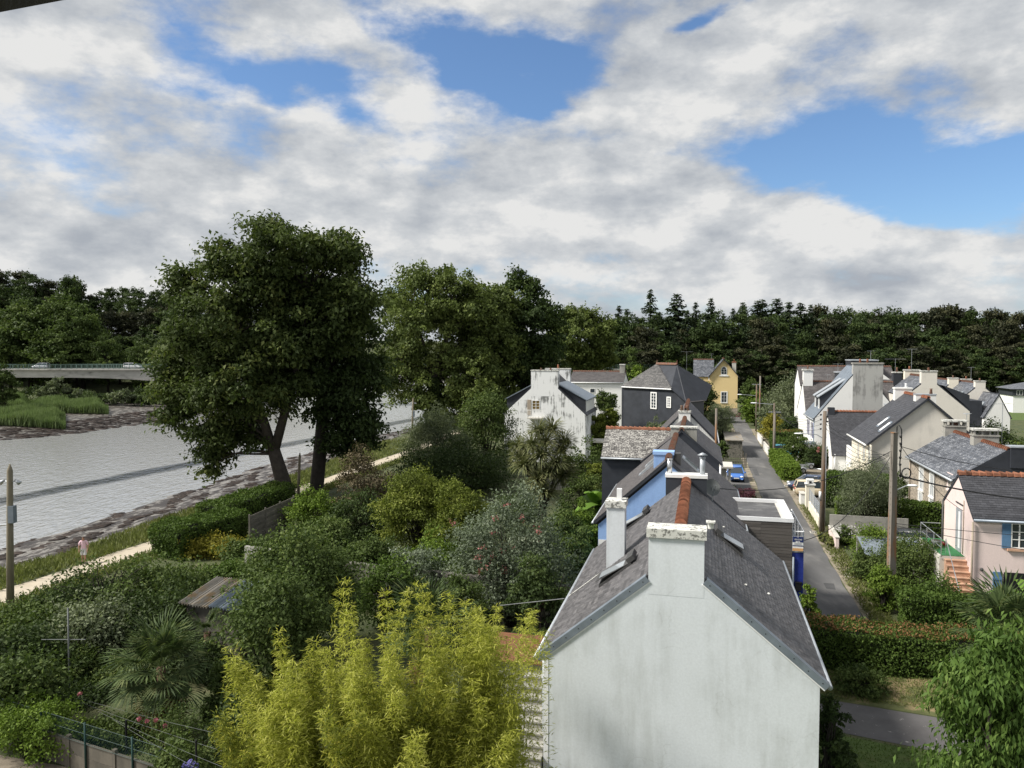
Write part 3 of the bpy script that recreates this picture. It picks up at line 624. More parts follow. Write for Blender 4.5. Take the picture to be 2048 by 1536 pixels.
# ---------------------------------------------------------------- houses
def V3(*a): return np.array(a, float)
def slates(name, parent, e0, e1, r1, r0, w_, h_, m, seed, lift=.017):
    """slating of one roof slope, eave e0-e1, ridge r0-r1: overlapping slates as real pieces, one joined part"""
    rng = np.random.default_rng(seed); e0, e1, r1, r0 = [V3(*q) for q in (e0, e1, r1, r0)]
    up = unit(r0 - e0 if np.linalg.norm(r0 - e0) > .1 else r1 - e1)
    nrm = unit(np.cross(e1 - e0, (r0 + r1) / 2 - (e0 + e1) / 2)); nrm = nrm if nrm[2] > 0 else -nrm
    al = unit(e1 - e0); upp = unit(np.cross(nrm, al)); upp = upp if upp[2] > 0 else -upp
    hgt = (r0 - e0) @ upp; nr = max(2, int(round(hgt / h_))); hh = hgt / nr
    V, Rn = [], []
    for i in range(nr):
        f = i / nr; a = e0 + (r0 - e0) * f; bb = e1 + (r1 - e1) * f; L = (bb - a) @ al
        if L < w_ * .6: continue
        n = max(1, int(L / w_)); x0 = np.arange(-1, n + 1) * w_ + (w_ / 2 if i % 2 else 0); x1 = x0 + w_ * .965
        x0 = np.clip(x0, 0, L); x1 = np.clip(x1, 0, L); ok = x1 - x0 > .02; x0, x1 = x0[ok], x1[ok]; k = len(x0)
        lo = a + nrm * lift + nrm * (rng.random((k, 1)) * .008); top = a + upp * min(hh * 1.2, hgt - i * hh + .001) + nrm * .003
        p0 = lo + al * x0[:, None]; p1 = lo + al * x1[:, None]; p2 = top + al * x1[:, None]; p3 = top + al * x0[:, None]
        q0 = a + al * x0[:, None]; q1 = a + al * x1[:, None]
        V.append(np.stack([p0, p1, p2, p3, q0 + nrm * .001, q1 + nrm * .001, p1, p0], 1).reshape(-1, 3)); Rn.append(np.repeat(rng.random(k) * .7 + .3 * rng.random(), 2))
    V = np.concatenate(V); o = link(name, np_mesh(name, V, np.arange(len(V)).reshape(-1, 4), np.concatenate(Rn)), m, parent); o['kind'] = 'stuff'; return o
def deck_slab(mb, e0, e1, r1, r0, th=.1):
    q = [V3(*p) for p in (e0, e1, r1, r0)]; n = unit(np.cross(q[1] - q[0], q[3] - q[0])); n = n if n[2] > 0 else -n
    mb.poly([p - n * .004 for p in q], -n * th)
RT = {}
def ridge_tiles(parent, p0, p1, r, m, each=True, tl=.34):
    """half-round ridge tiles"""
    p0, p1 = V3(*p0), V3(*p1); L = np.linalg.norm(p1 - p0); n = max(2, int(L / tl)); d = (p1 - p0) / L; rz = math.atan2(d[1], d[0]) - math.pi / 2
    key = (round(r, 3), m)
    def tile(mb, oy, k=1.0, sc=1.0):
        pr = [(-r, -.07), (-r * .8, r * .45), (-r * .4, r * .75), (0, r * .85), (r * .4, r * .75), (r * .8, r * .45), (r, -.07)]
        a = [(x * 1.4, oy, z * 1.4 + .03) for x, z in pr]; b_ = [(x * .84, oy + L / n * 1.06, z * .84) for x, z in pr]; c = [(x * .9, oy, z * .9 - .02) for x, z in pr]
        q = len(pr); mb.add(a + b_ + c, [(i, i + 1, q + i + 1, q + i) for i in range(q - 1)] + [(2 * q + i, 2 * q + i + 1, i + 1, i) for i in range(q - 1)])
    if each:
        if key not in RT:
            mb = MB(); tile(mb, 0); RT[key] = mb.mesh('ridge_tile')
        rng = random.Random(int(L * 100))
        for i in range(n):
            o = link('ridge_tile', RT[key], None if RT[key].materials else m, parent); o.location = tuple(p0 + d * L * i / n); o.rotation_euler = (math.atan2(d[2], math.hypot(d[0], d[1])) + rng.uniform(-.02, .02), rng.uniform(-.03, .03), rz + rng.uniform(-.03, .03))
    else:
        mb = MB()
        for i in range(n): tile(mb, i * L / n)
        o = mb.build('ridge_tiles', m, parent); o.location = tuple(p0); o.rotation_euler = (math.atan2(d[2], math.hypot(d[0], d[1])), 0, rz)
class House:
    """origin at street coordinates (s0, t0); local x = t - t0, y = s - s0"""
    def __init__(h, name, label, s0, t0, cat='house', yaw=None):
        h.s0, h.t0 = s0, t0; h.o = thing(name, label, cat, W(s0, t0, 0), -YAW if yaw is None else yaw); h.n = 0
    def lp(h, s, t, z): return (t - h.t0, s - h.s0, z)
    def box(h, name, m, s0, s1, t0, t1, z0, z1, parent=None):
        mb = MB(); mb.box(t0 - h.t0, t1 - h.t0, s0 - h.s0, s1 - h.s0, z0, z1); return mb.build(name, m, parent or h.o)
    def gable(h, s0, s1, t0, t1, eave, ridge, wall, roof, axis='s', rpos=None, eave2=None, over=.12, eov=.22, sl=(.24, .13), rt='terracotta_dirty', each=False, seed=1, rtile=True, th=.12, wname='wall', z0=0., rr=.13, slating=True, over0=None):
        """a pitched block with its ridge along s (the lane) or t; eave = height on the low-coordinate side"""
        e2 = eave if eave2 is None else eave2
        if axis == 's':
            a0, a1, b0, b1 = t0 - h.t0, t1 - h.t0, s0 - h.s0, s1 - h.s0; P = lambda a, b, z: (a, b, z)
            rp = (a0 + a1) / 2 if rpos is None else rpos - h.t0
        else:
            a0, a1, b0, b1 = s0 - h.s0, s1 - h.s0, t0 - h.t0, t1 - h.t0; P = lambda a, b, z: (b, a, z)
            rp = (a0 + a1) / 2 if rpos is None else rpos - h.s0
        mb = MB(); pr = [(a0, z0), (a1, z0), (a1, e2), (rp, ridge), (a0, eave)]
        mb.poly([P(a, b0, z - (.05 if z > z0 else 0)) for a, z in pr], np.array(P(0, b1 - b0, 0))); wl = mb.build(wname, wall, h.o)
        mb = MB(); k1 = (ridge - eave) / (rp - a0); k2 = (ridge - e2) / (a1 - rp)
        E1 = lambda b: P(a0 - eov, b, eave - k1 * eov + th); E2 = lambda b: P(a1 + eov, b, e2 - k2 * eov + th); Rg = lambda b: P(rp, b, ridge + th)
        c0, c1 = b0 - (over if over0 is None else over0), b1 + over
        deck_slab(mb, E1(c0), E1(c1), Rg(c1), Rg(c0), th); deck_slab(mb, E2(c0), E2(c1), Rg(c1), Rg(c0), th)
        rf = mb.build('roof', 'slate_cladding', h.o)
        if slating:
            slates('slates', rf, E1(c0), E1(c1), Rg(c1), Rg(c0), sl[0], sl[1], roof, seed); slates('slates', rf, E2(c0), E2(c1), Rg(c1), Rg(c0), sl[0], sl[1], roof, seed + 7)
        if rtile: ridge_tiles(rf, np.array(Rg(c0)) + [0, 0, .01], np.array(Rg(c1)) + [0, 0, .01], rr, rt, each)
        h.E1, h.E2, h.Rg, h.c0, h.c1 = E1, E2, Rg, c0, c1
        return wl, rf
    def gutters(h, m='zinc', sides=(1, 2), r=.07, pipes=True, pm=None):
        for s_ in sides:
            E = h.E1 if s_ == 1 else h.E2; a, b = np.array(E(h.c0)), np.array(E(h.c1)); dn = np.array([0, 0, -.09]); mb = MB()
            out = (a - np.array(h.Rg(h.c0))) * [1, 1, 0]; out = out / np.linalg.norm(out) * r * .8
            mb.tube([a + dn + out, b + dn + out], r, 8); mb.build('gutter', m, h.o, True)
    def pipe(h, s, t, z0, z1, m='pvc_white', r=.05):
        mb = MB(); x, y, _ = h.lp(s, t, 0); mb.tube([(x, y, z0), (x, y, z1)], r, 8); mb.build('downpipe', m, h.o, True)
    def chimney(h, s0, s1, t0, t1, zb, zt, m, cap=.2, capm='cap_lichen', ov=.07, pots=(), potm='terracotta', poth=.4):
        c = h.box('chimney', m, s0, s1, t0, t1, zb, zt)
        if cap: h.box('chimney_cap', capm, s0 - ov, s1 + ov, t0 - ov, t1 + ov, zt, zt + cap, c)
        for f in pots:
            mb = MB(); x, y, _ = h.lp(s0 + (s1 - s0) / 2, t0 + (t1 - t0) * f, 0) if (t1 - t0) > (s1 - s0) else h.lp(s0 + (s1 - s0) * f, (t0 + t1) / 2, 0)
            mb.tube([(x, y, zt + cap - .02), (x, y, zt + cap + poth * .8), (x, y, zt + cap + poth)], [.14, .10, .13], 10); mb.build('chimney_pot', potm, c, True)
        return c
    def window(h, face, s, t, z, w_, hh, frame='paint_white', pane='glass_dark', nx=2, ny=3, sur=None, sill=None, shut=None, shutm='paint_bluegrey', open_=1.0):
        """face 's': on a wall that faces the camera end of the lane; 't': on a wall that faces the lane; s,t,z = middle of the bottom"""
        x, y, _ = h.lp(s, t, 0)
        if face == 's': P = lambda a, b, z_: (x + a, y - b, z_)
        else: P = lambda a, b, z_: (x - b, y + a, z_)
        def bx(mb, a0, a1, b0, b1, z0, z1): p, q = P(a0, b0, z0), P(a1, b1, z1); mb.box(min(p[0], q[0]), max(p[0], q[0]), min(p[1], q[1]), max(p[1], q[1]), z0, z1)
        f = .055; mb = MB(); hw = w_ / 2
        bx(mb, -hw, -hw + f, -.05, .05, z, z + hh); bx(mb, hw - f, hw, -.05, .05, z, z + hh); bx(mb, -hw + f, hw - f, -.05, .05, z, z + f); bx(mb, -hw + f, hw - f, -.05, .05, z + hh - f, z + hh)
        iw = (w_ - 2 * f) / nx; ih = (hh - 2 * f) / ny
        for i in range(1, nx): bx(mb, -hw + f + i * iw - .03, -hw + f + i * iw + .03, -.05, .045, z + f, z + hh - f)
        for j in range(1, ny): bx(mb, -hw + f, hw - f, -.05, .04, z + f + j * ih - .018, z + f + j * ih + .018)
        wn = mb.build('window', frame, h.o)
        for i in range(nx):
            for j in range(ny):
                mb = MB(); bx(mb, -hw + f + i * iw, -hw + f + (i + 1) * iw, -.04, .012, z + f + j * ih, z + f + (j + 1) * ih); mb.build('pane', pane, wn)
        if sur:
            mb = MB(); k = .16; bx(mb, -hw - k, -hw, -.02, .07, z - .02, z + hh + k); bx(mb, hw, hw + k, -.02, .07, z - .02, z + hh + k); bx(mb, -hw, hw, -.02, .07, z + hh, z + hh + k); mb.build('surround', sur, wn)
        if sill or sur:
            mb = MB(); bx(mb, -hw - .18, hw + .18, -.02, .13, z - .14, z - .022); mb.build('sill', sill or sur, wn)
        for sd in (shut or ''):
            sg = -1 if sd == 'l' else 1; mb = MB(); a0 = sg * (hw + (.17 if sur else .02)); a1 = a0 + sg * w_ * .52
            bx(mb, min(a0, a1), max(a0, a1), .008, .06, z, z + hh); s_ = mb.build('shutter', shutm, h.o)
            mb = MB(); lo, hi = min(a0, a1) + .07, max(a0, a1) - .07
            for q in range(6): bx(mb, lo, hi, .058, .075, z + hh * .72 + q * .055, z + hh * .72 + q * .055 + .03)
            mb.build('louvres', 'paint_black' if shutm == 'paint_violet' else shutm, s_)
        return wn
    def skylight(h, side, f0, f1, g0, g1, m='brass_dark', opn=0., glassm='glass_sky'):
        """roof window; side 1 or 2; f = fraction up the slope, g = fraction along the ridge"""
        E = h.E1 if side == 1 else h.E2; e0, e1, r0 = V3(*E(h.c0)), V3(*E(h.c1)), V3(*h.Rg(h.c0)); al = e1 - e0; up = r0 - e0
        n = unit(np.cross(al, up)); n = n if n[2] > 0 else -n
        Q = lambda f, g, d: e0 + al * g + up * f + n * d
        mb = MB(); mb.poly([Q(f0, g0, .0), Q(f0, g1, .0), Q(f1, g1, .0), Q(f1, g0, .0)], n * .09); fr = mb.build('skylight', m, h.o)
        df, dg = (f1 - f0) * .12, (g1 - g0) * .1; a = opn
        mb = MB(); mb.poly([Q(f0 + df, g0 + dg, .10 + a), Q(f0 + df, g1 - dg, .10 + a), Q(f1 - df, g1 - dg, .10), Q(f1 - df, g0 + dg, .10)], n * .012); mb.build('pane', glassm, fr)
        if a:
            mb = MB(); mb.poly([Q(f0, g0, .085 + a), Q(f0, g1, .085 + a), Q(f1, g1, .085), Q(f1, g0, .085)], n * .012)
            mb.poly([Q(f1 - df * .5, g0, .09), Q(f1 - df * .5, g1, .09), Q(f1 + df * 1.2, g1, .09), Q(f1 + df * 1.2, g0, .09)], n * .16); mb.build('sash', m, fr)
    def antenna(h, s, t, z, hh, ang=.4, w_=.9):
        x, y, _ = h.lp(s, t, 0); mb = MB(); mb.tube([(x, y, z), (x, y, z + hh)], .022, 6)
        dx, dy = math.cos(ang), math.sin(ang); zt = z + hh - .06
        mb.tube([(x - dx * w_ * .6, y - dy * w_ * .6, zt), (x + dx * w_ * .6, y + dy * w_ * .6, zt)], .013, 5)
        for i in range(7):
            q = (-.55 + i * .18) * w_; l = .16 + .03 * i; mb.tube([(x + dx * q - dy * l, y + dy * q + dx * l, zt), (x + dx * q + dy * l, y + dy * q - dx * l, zt)], .008, 4)
        mb.build('antenna', 'galvanised', h.o)
    def tri(h, name, m, pts, off): mb = MB(); mb.poly([h.lp(*p) for p in pts], off); return mb.build(name, m, h.o)

# --- the white house with the big gable end
h = House('gabled_house', 'large white rendered house with blank gable end and broad capped chimney', 22.1, -4.56)
h1 = h
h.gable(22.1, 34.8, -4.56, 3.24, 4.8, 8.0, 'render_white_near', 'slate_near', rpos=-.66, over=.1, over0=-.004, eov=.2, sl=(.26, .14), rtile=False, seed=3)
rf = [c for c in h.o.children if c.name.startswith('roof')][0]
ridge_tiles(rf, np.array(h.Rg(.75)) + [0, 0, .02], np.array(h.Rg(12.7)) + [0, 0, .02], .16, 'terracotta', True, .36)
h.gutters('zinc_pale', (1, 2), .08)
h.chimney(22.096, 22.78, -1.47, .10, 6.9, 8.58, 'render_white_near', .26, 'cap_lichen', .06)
mb = MB(); mb.tube([(4.83, .45, 8.82), (4.83, .45, 9.0)], .09, 10); mb.box(4.7, 4.96, .3, .6, 9.0, 9.03); mb.build('vent', 'cap_lichen', h.o)
c = h.chimney(34.75, 35.45, -1.57, .23, 3.5, 8.24, 'slate_cladding', .14, 'paint_white', .03)
for t_, zt, cone in ((-1.42, 9.02, False), (.03, 9.12, True)):
    x, y, _ = h.lp(35.1, t_, 0); mb = MB(); mb.tube([(x, y, 8.3), (x, y, zt)], .115, 12); mb.tube([(x, y, zt - .02), (x, y, zt + .02)], .14, 12)
    if cone:
        for a in range(4): mb.tube([(x + .1 * math.cos(a * 1.57), y + .1 * math.sin(a * 1.57), zt), (x + .1 * math.cos(a * 1.57), y + .1 * math.sin(a * 1.57), zt + .14)], .012, 4)
        mb.tube([(x, y, zt + .13), (x, y, zt + .24)], [.24, .03], 14)
    mb.build('flue', 'steel' if not cone else 'zinc_pale', c, True)
h.chimney(27.75, 28.45, -3.38, -2.72, 5.4, 8.2, 'render_white_near', .24, 'cap_lichen', .05)
mb = MB(); x, y, _ = h.lp(28.1, -2.95, 0); mb.box(x - .09, x + .09, y - .09, y + .09, 8.43, 8.85); mb.build('chimney_pot', 'pvc_white', h.o)
for sd in (1, 2):                                       # zinc flashing and white board along the gable verges
    E = h.E1 if sd == 1 else h.E2; e, r = V3(*E(-.03)), V3(*h.Rg(-.03)); e = e + (e - r) * .01; up = unit(r - e)
    stop = e + (r - e) * (.79 if sd == 1 else .80); n = unit(np.cross(V3(0, 1, 0), up)); n = n if n[2] > 0 else -n
    mb = MB(); mb.poly([e + n * .02, stop + n * .02, stop + n * .02 + V3(0, .24, 0), e + n * .02 + V3(0, .24, 0)], n * .015); mb.poly([e + n * .034 + V3(0, -.012, 0), stop + n * .034 + V3(0, -.012, 0), stop - n * .16 + V3(0, -.012, 0), e - n * .16 + V3(0, -.012, 0)], (0, .011, 0)); mb.build('verge_flashing', 'zinc', h.o)
    mb = MB(); mb.poly([e - n * .162 + V3(0, .0, 0), stop - n * .162, stop - n * .20, e - n * .20], (0, .08, 0)); mb.build('verge_board', 'pvc_white', h.o)
    mb = MB()
    for q in range(9): p = e + (stop - e) * (.04 + q * .115) - n * .06 + V3(0, -.014, 0); mb.ball(p, .018, .01, .018, 6, 4)
    mb.build('fixings', 'paint_black', h.o)
h.skylight(1, .36, .62, .245, .315, opn=.16); h.skylight(1, .36, .60, .875, .945, opn=.14); h.skylight(2, .48, .70, .525, .595, opn=.16)
mb = MB(); e0, r0 = V3(*h.E1(5.6)), V3(*h.Rg(5.6)); n = unit(V3(-.63, 0, .77)); mb.poly([e0 + n * .025, e0 + (r0 - e0) * .28 + n * .025, e0 + (r0 - e0) * .28 + n * .025 + V3(0, .09, 0), e0 + n * .025 + V3(0, .09, 0)], n * .01); mb.build('lead_flashing', 'cap_lichen', h.o)
mb = MB()                                               # small slate hooks and lead tabs
for f, g_ in ((.8, .47), (.63, .72), (.30, .35), (.5, .24)):
    p = V3(*h.E2(h.c0)) + (V3(*h.E2(h.c1)) - V3(*h.E2(h.c0))) * g_ + (V3(*h.Rg(0)) - V3(*h.E2(0))) * f * V3(1, 0, 1); n2 = unit(V3(.63, 0, .77)); mb.ball(p + n2 * .04, .05, .09, .02, 6, 4)
mb.build('roof_tabs', 'cap_lichen', h.o)
x, y, _ = h.lp(35.62, .48, 0)                            # satellite dish on the rear chimney
mb = MB(); N = 14; c0 = V3(x, y, 7.72); ax = unit(V3(.35, -.85, .35)); a_ = unit(np.cross(ax, V3(0, 0, 1))); b_ = np.cross(a_, ax)
ring = lambda r_, d_: [c0 + ax * d_ + r_ * (math.cos(2 * math.pi * q / N) * a_ + math.sin(2 * math.pi * q / N) * b_ * 1.08) for q in range(N)]
vs = ring(.37, .0) + ring(.22, -.07) + [c0 - ax * .10]; fs = [(i, (i + 1) % N, N + (i + 1) % N, N + i) for i in range(N)] + [(N + i, N + (i + 1) % N, 2 * N) for i in range(N)]
mb.add(vs, fs); ds = mb.build('satellite_dish', 'pot_grey', h.o, True)
mb = MB(); mb.tube([(x, y + .05, 7.1), (x, y + .05, 7.7)], .022, 6); mb.tube([c0 + b_ * -.35, c0 + ax * .38 - b_ * .05], .012, 5); mb.ball(c0 + ax * .38, .035); mb.build('dish_arm', 'galvanised', ds)
# steps up the left side of the white house
st = thing('garden_steps', 'pale concrete steps climbing beside the white gabled house', 'steps', W(22.3, -5.2, 0), -YAW)
for i in range(13):
    mb = MB(); mb.box(-.42, .58, .32 * i - 2.0, .32 * (i + 1) - 2.0, 0, .55 + .215 * i); mb.box(-.44, .60, .32 * i - 2.03, .32 * (i + 1) - 2.0, .55 + .215 * i, .60 + .215 * i); mb.build('step', 'concrete', st)

# --- wood clad extension with flat roof, and its blue porch
h = House('timber_extension', 'grey timber clad flat roofed extension with white coping', 39.6, 1.4, 'building')
h.box('wall', 'wood_grey', 39.65, 44.5, 1.4, 4.38, 0, 5.40)
nP = 34; pl = 5.42 / nP; rg = random.Random(4)
for i in range(nP):
    a = .0
    for seg in ((1.4, 2.9), (2.906, 4.40)):
        mb = MB(); mb.box(seg[0] - 1.4, seg[1] - 1.4, .0 + rg.uniform(0, .008), .048, i * pl + .012, (i + 1) * pl, rg.random()); mb.build('plank', 'wood_grey', h.o)
h.box('roof_felt', 'roof_felt', 39.8, 44.3, 1.6, 4.2, 5.402, 5.43)
for q in ((39.58, 39.66, 1.38, 4.46), (44.42, 44.56, 1.38, 4.46)): h.box('coping', 'pvc_white', *q, 5.425, 5.62)
h.box('coping', 'pvc_white', 39.662, 44.418, 4.14, 4.46, 5.425, 5.622); h.box('coping', 'pvc_white', 39.662, 44.418, 1.38, 1.6, 5.425, 5.62)
h.box('gravel_margin', 'concrete_pale', 39.9, 44.2, 3.95, 4.138, 5.43, 5.47)
p = thing('blue_porch', 'dark blue boarded porch with white railed balcony beside the timber extension', 'porch', W(39.7, 4.42, 0), -YAW)
mb = MB(); mb.box(.02, .5, .03, 5.2, 0, 3.92); mb.build('core', 'paint_black', p)
for i in range(11):
    mb = MB(); z0 = .05 + i * .352; mb.box(0, .53, -.01, .028, z0, z0 + .345); mb.build('board', 'paint_navy', p)
    mb = MB(); mb.box(.502, .532, .03, 5.2, z0, z0 + .345); mb.build('board', 'paint_navy', p)
mb = MB(); mb.box(-.02, .56, -.03, 5.3, 3.93, 4.0); mb.build('balcony_floor', 'zinc_pale', p)
for i in range(6):
    mb = MB(); z0 = 4.12 + i * .17; r_ = .022 if i < 5 else .035; mb.tube([(.52, 0, z0), (.52, 5.4, z0)], r_, 6); mb.tube([(.52, 0, z0), (.0, 0, z0)], r_, 6) if i == 5 else None; mb.build('rail', 'pvc_white', p)
for y in (0, 1.35, 2.7, 4.05, 5.4):
    mb = MB(); mb.tube([(.50, y, 4.0), (.50, y, 5.0)], .028, 6); mb.build('post', 'zinc', p)
mb = MB(); mb.box(.16, .44, -.18, -.012, 2.05, 2.42); mb.box(.14, .46, -.2, -.01, 2.42, 2.46); mb.build('letter_box', 'paint_black', p)
mb = MB(); mb.tube([(.05, -.07, 0), (.05, -.07, 3.7)], .05, 8); mb.build('downpipe', 'zinc', p, True)
sg = thing('sale_sign', 'small navy and white for sale sign hung on the balcony end', 'sign', W(39.55, 4.66, 0), -YAW)
mb = MB(); mb.box(-.25, .25, 0, .02, 4.03, 4.75); mb.build('board', 'sign_white', sg)
mb = MB(); mb.box(-.25, .25, -.006, -.001, 4.53, 4.75); mb.box(-.25, -.11, -.006, -.001, 4.47, 4.53); mb.box(.09, .25, -.006, -.001, 4.47, 4.53); mb.build('panel', 'sign_navy', sg)
mb = MB(); mb.box(-.25, .25, -.006, -.001, 4.27, 4.31); mb.build('panel', 'sign_navy', sg)
mb = MB(); mb.box(-.25, .25, -.006, -.001, 4.03, 4.17); mb.build('panel', 'sign_tan', sg)
mb = MB()
for z_, l in ((4.42, .36), (4.38, .30), (4.345, .4)): mb.box(-l / 2, l / 2, -.007, -.001, z_, z_ + .014)
mb.build('print', 'sign_grey', sg)
def text(parent, body, size, loc, m, rot=(R(90), 0, 0)):
    cu = bpy.data.curves.new('lettering', 'FONT'); cu.body = body; cu.size = size; cu.align_x = 'CENTER'; cu.align_y = 'CENTER'; cu.extrude = .002
    ob = bpy.data.objects.new('lettering_tmp', cu); COL.objects.link(ob); bpy.context.view_layer.update()
    me = bpy.data.meshes.new_from_object(ob.evaluated_get(bpy.context.evaluated_depsgraph_get())); bpy.data.objects.remove(ob)
    o = link('lettering', me, m, parent); o.location = loc; o.rotation_euler = rot; return o
text(sg, 'À', .075, (0, -.010, 4.705), 'sign_white'); text(sg, 'VENDRE', .105, (0, -.010, 4.60), 'sign_white'); text(sg, '10', .07, (0, -.010, 4.49), 'sign_navy')

# --- blue house
h = House('blue_house', 'blue rendered house with dark slate roof behind the white gabled house', 38.4, -5.1)
h.gable(38.4, 49.5, -5.1, 1.9, 5.3, 8.42, 'render_blue', 'slate_brown', rpos=-1.62, over=.1, rt='terracotta_dirty', seed=11, th=.14)
h.gutters('zinc_pale', (1, 2)); h.chimney(39.4, 40.1, -2.4, -1.42, 7.0, 8.62, 'render_blue', .16, 'render_blue', .05)
h.box('chimney', 'brass_dark', 39.4, 40.0, -1.41, -1.05, 7.6, 8.7)
h.skylight(1, .55, .80, .30, .36, 'zinc_pale'); h.skylight(1, .60, .86, .48, .55, 'zinc_pale'); h.skylight(2, .62, .85, .35, .43, 'zinc_pale')
mb = MB(); mb.poly([(-.02, -.012, 5.05), (3.48, -.012, 8.22), (3.48, -.012, 8.42), (-.25, -.012, 5.1)], (0, .01, 0)); mb.build('verge_board', 'paint_black', h.o)
h.box('side_door', 'render_white', 38.39, 38.5, -5.09, -4.3, .0, 4.3); h.pipe(38.3, -1.0, 5, 8, 'cable', .02)
h1.box('corner_bead', 'pvc_white', 22.088, 22.0985, -4.57, -4.42, 0, 4.72); h1.pipe(22.7, -4.68, 0, 4.7, 'zinc_pale', .05)

# --- slate hung house and its wing with the lichened roof
h = House('slate_hung_house', 'house with dark slate hung gable and lichen covered wing roof', 53, -3.9)
h.gable(53, 62.5, -3.9, 1.15, 6.3, 8.4, 'slate_cladding', 'slate_brown', rpos=-1.36, over=.06, seed=21)
h.gable(54.2, 59.8, -6.95, -2.2, 6.35, 7.98, 'slate_cladding', 'slate_lichen', axis='t', over=.05, sl=(.34, .2), rt='terracotta', seed=23, wname='wing_wall')
h.gutters('zinc_pale', (1,)); h.chimney(53.1, 53.8, -2.1, -.35, 7.5, 8.62, 'concrete', .1, 'cap_lichen', .05); h.pipe(53.0, 1.22, 0, 6.1, 'pvc_white', .06)
mb = MB(); mb.tube([(5.25, .2, 6.1), (5.25, 9.3, 6.1)], .07, 8); mb.build('gutter', 'pvc_white', h.o)
h = House('white_boarded_house', 'small slate roofed house with white boarded gable and paired chimney pots', 64.2, -3.7)
h.gable(64.2, 75, -3.7, 1.05, 6.55, 9.0, 'paint_white', 'slate_brown', rpos=-1.32, over=.1, seed=31)
for i in range(30):
    f = (i + .5) / 30; x = f * 4.75; zt = 6.55 + (2.4 * f / .5 if f < .5 else 2.4 * (1 - f) / .5); mb = MB(); mb.box(x - .075, x + .072, -.03, -.004, zt - 1.5, zt - .02); mb.build('board', 'paint_white', h.o)
h.chimney(63.9, 64.5, -1.9, -.95, 7.9, 8.82, 'paint_white', .14, 'cap_lichen', .05, (.25, .75), 'terracotta_dirty', .42); h.pipe(64.0, 1.1, 3, 9.2, 'pole_concrete', .09)
h.gutters('pvc_white', (2,))
# garage, stone shed and palings by the lane
h = House('concrete_garage', 'small flat roofed concrete block garage beside the blue hatchback', 77.5, 1.2, 'garage')
h.box('wall', 'concrete', 77.5, 80.6, 1.2, 2.35, 0, 2.2); h.box('roof', 'concrete_pale', 77.2, 80.9, 1.1, 3.0, 2.3, 2.45); h.box('pillar', 'concrete_pale', 77.6, 77.85, 2.55, 2.8, 0, 2.3); h.box('beam', 'concrete_pale', 77.6, 80.5, 2.55, 2.8, 2.1, 2.299)
h = House('stone_shed', 'low stone shed with flat roof at the lane side', 102, 3.1, 'shed')
h.box('wall', 'stone_wall', 102, 112, 3.1, 5.05, 0, 2.2); h.box('roof', 'fibro', 101.8, 112.2, 2.9, 5.2, 2.2, 2.32)
pf = thing('paling_fence', 'low wooden paling fence behind the blue hatchback', 'fence', W(93.5, 1.8, 0), -YAW)
for i in range(17):
    mb = MB(); mb.box(i * .19, i * .19 + .09, 0, .02, 0, 1.15 + .06 * (i % 3)); mb.build('paling', 'wood_fence', pf)
for z_ in (.3, .9): mb = MB(); mb.box(-.05, 3.25, .021, .06, z_, z_ + .08); mb.build('rail', 'wood_fence', pf)
mb = MB(); mb.box(3.2, 3.34, -.05, .09, 0, 1.7); mb.build('post', 'wood_fence', pf)

# --- hipped house turned to the lane
o = thing('hipped_house', 'dark slate hung house with big hipped slate roof', 'house', D(1342, 800, 108) * np.array([1, 1, 0])); b0 = np.array(o.location)
K = G(1342, 778, 8.75); Lc = G(1243, 773, 8.75); R1 = G(1314, 729, 11.86); R2 = G(1354, 730, 11.86); C1 = G(1373, 806, 7.0); C2 = G(1412, 802, 7.0); C3 = G(1424, 771, 9.0)
Bk = Lc + (R2 - R1) * 1.0 + np.array([2, 12, 0]); 
mb = MB(); q = lambda p: np.array(p) - b0
for a, b_, c, d in ((Lc, K, R1, R1), (K, C1, R2, R1), (C1, C2, R2, R2), (C2, C3, R2, R2), (Bk, Lc, R1, R1), (Bk, R1, R2, R2)):
    n = unit(np.cross(b_ - a, c - a)); n = n if n[2] > 0 else -n; pts = [q(a), q(b_), q(c)] + ([q(d)] if np.linalg.norm(c - d) > .01 else []); mb.poly([p + n * .05 for p in pts], -n * .1)
rf = mb.build('roof', 'slate_cladding', o)
n_ = unit(np.cross(K - Lc, R1 - Lc)); n_ = n_ if n_[2] > 0 else -n_
slates('slates', rf, q(Lc) + n_ * .07, q(K) + n_ * .07, q(R1) + n_ * .07, q(R1) + n_ * .07 - unit(K - Lc) * .05, .4, .26, 'slate_hip', 41)
n_ = unit(np.cross(C1 - K, R1 - K)); n_ = n_ if n_[2] > 0 else -n_
slates('slates', rf, q(C1) + n_ * .07, q(C2) + n_ * .07, q(R2) + n_ * .07, q(R1) + n_ * .07, .4, .26, 'slate_brown', 43)
ridge_tiles(rf, q(R1) + V3(0, 0, .08), q(R2) + V3(0, 0, .08), .18, 'terracotta_dirty', False)
inw = lambda p, f=.05: p + ((R1 + R2) / 2 - p) * f * np.array([1, 1, 0])
mb = MB(); a, b_, c, d = inw(Lc), inw(K), inw(C1), inw(C2); a2 = inw(Bk)
def wallq(mb, p, r_, zt0, zt1, th=.3):
    nn = unit(np.cross(r_ - p, V3(0, 0, 1))); mb.poly([(*q(p)[:2], 0), (*q(r_)[:2], 0), (*q(r_)[:2], zt1), (*q(p)[:2], zt0)], -nn * th if nn[1] < 0 else nn * th)
wallq(mb, a, b_, 8.7, 8.7); wallq(mb, b_, c, 8.7, 6.95); wallq(mb, c, d, 6.95, 6.95); wallq(mb, a2, a, 8.7, 8.7); mb.build('wall', 'slate_cladding', o)
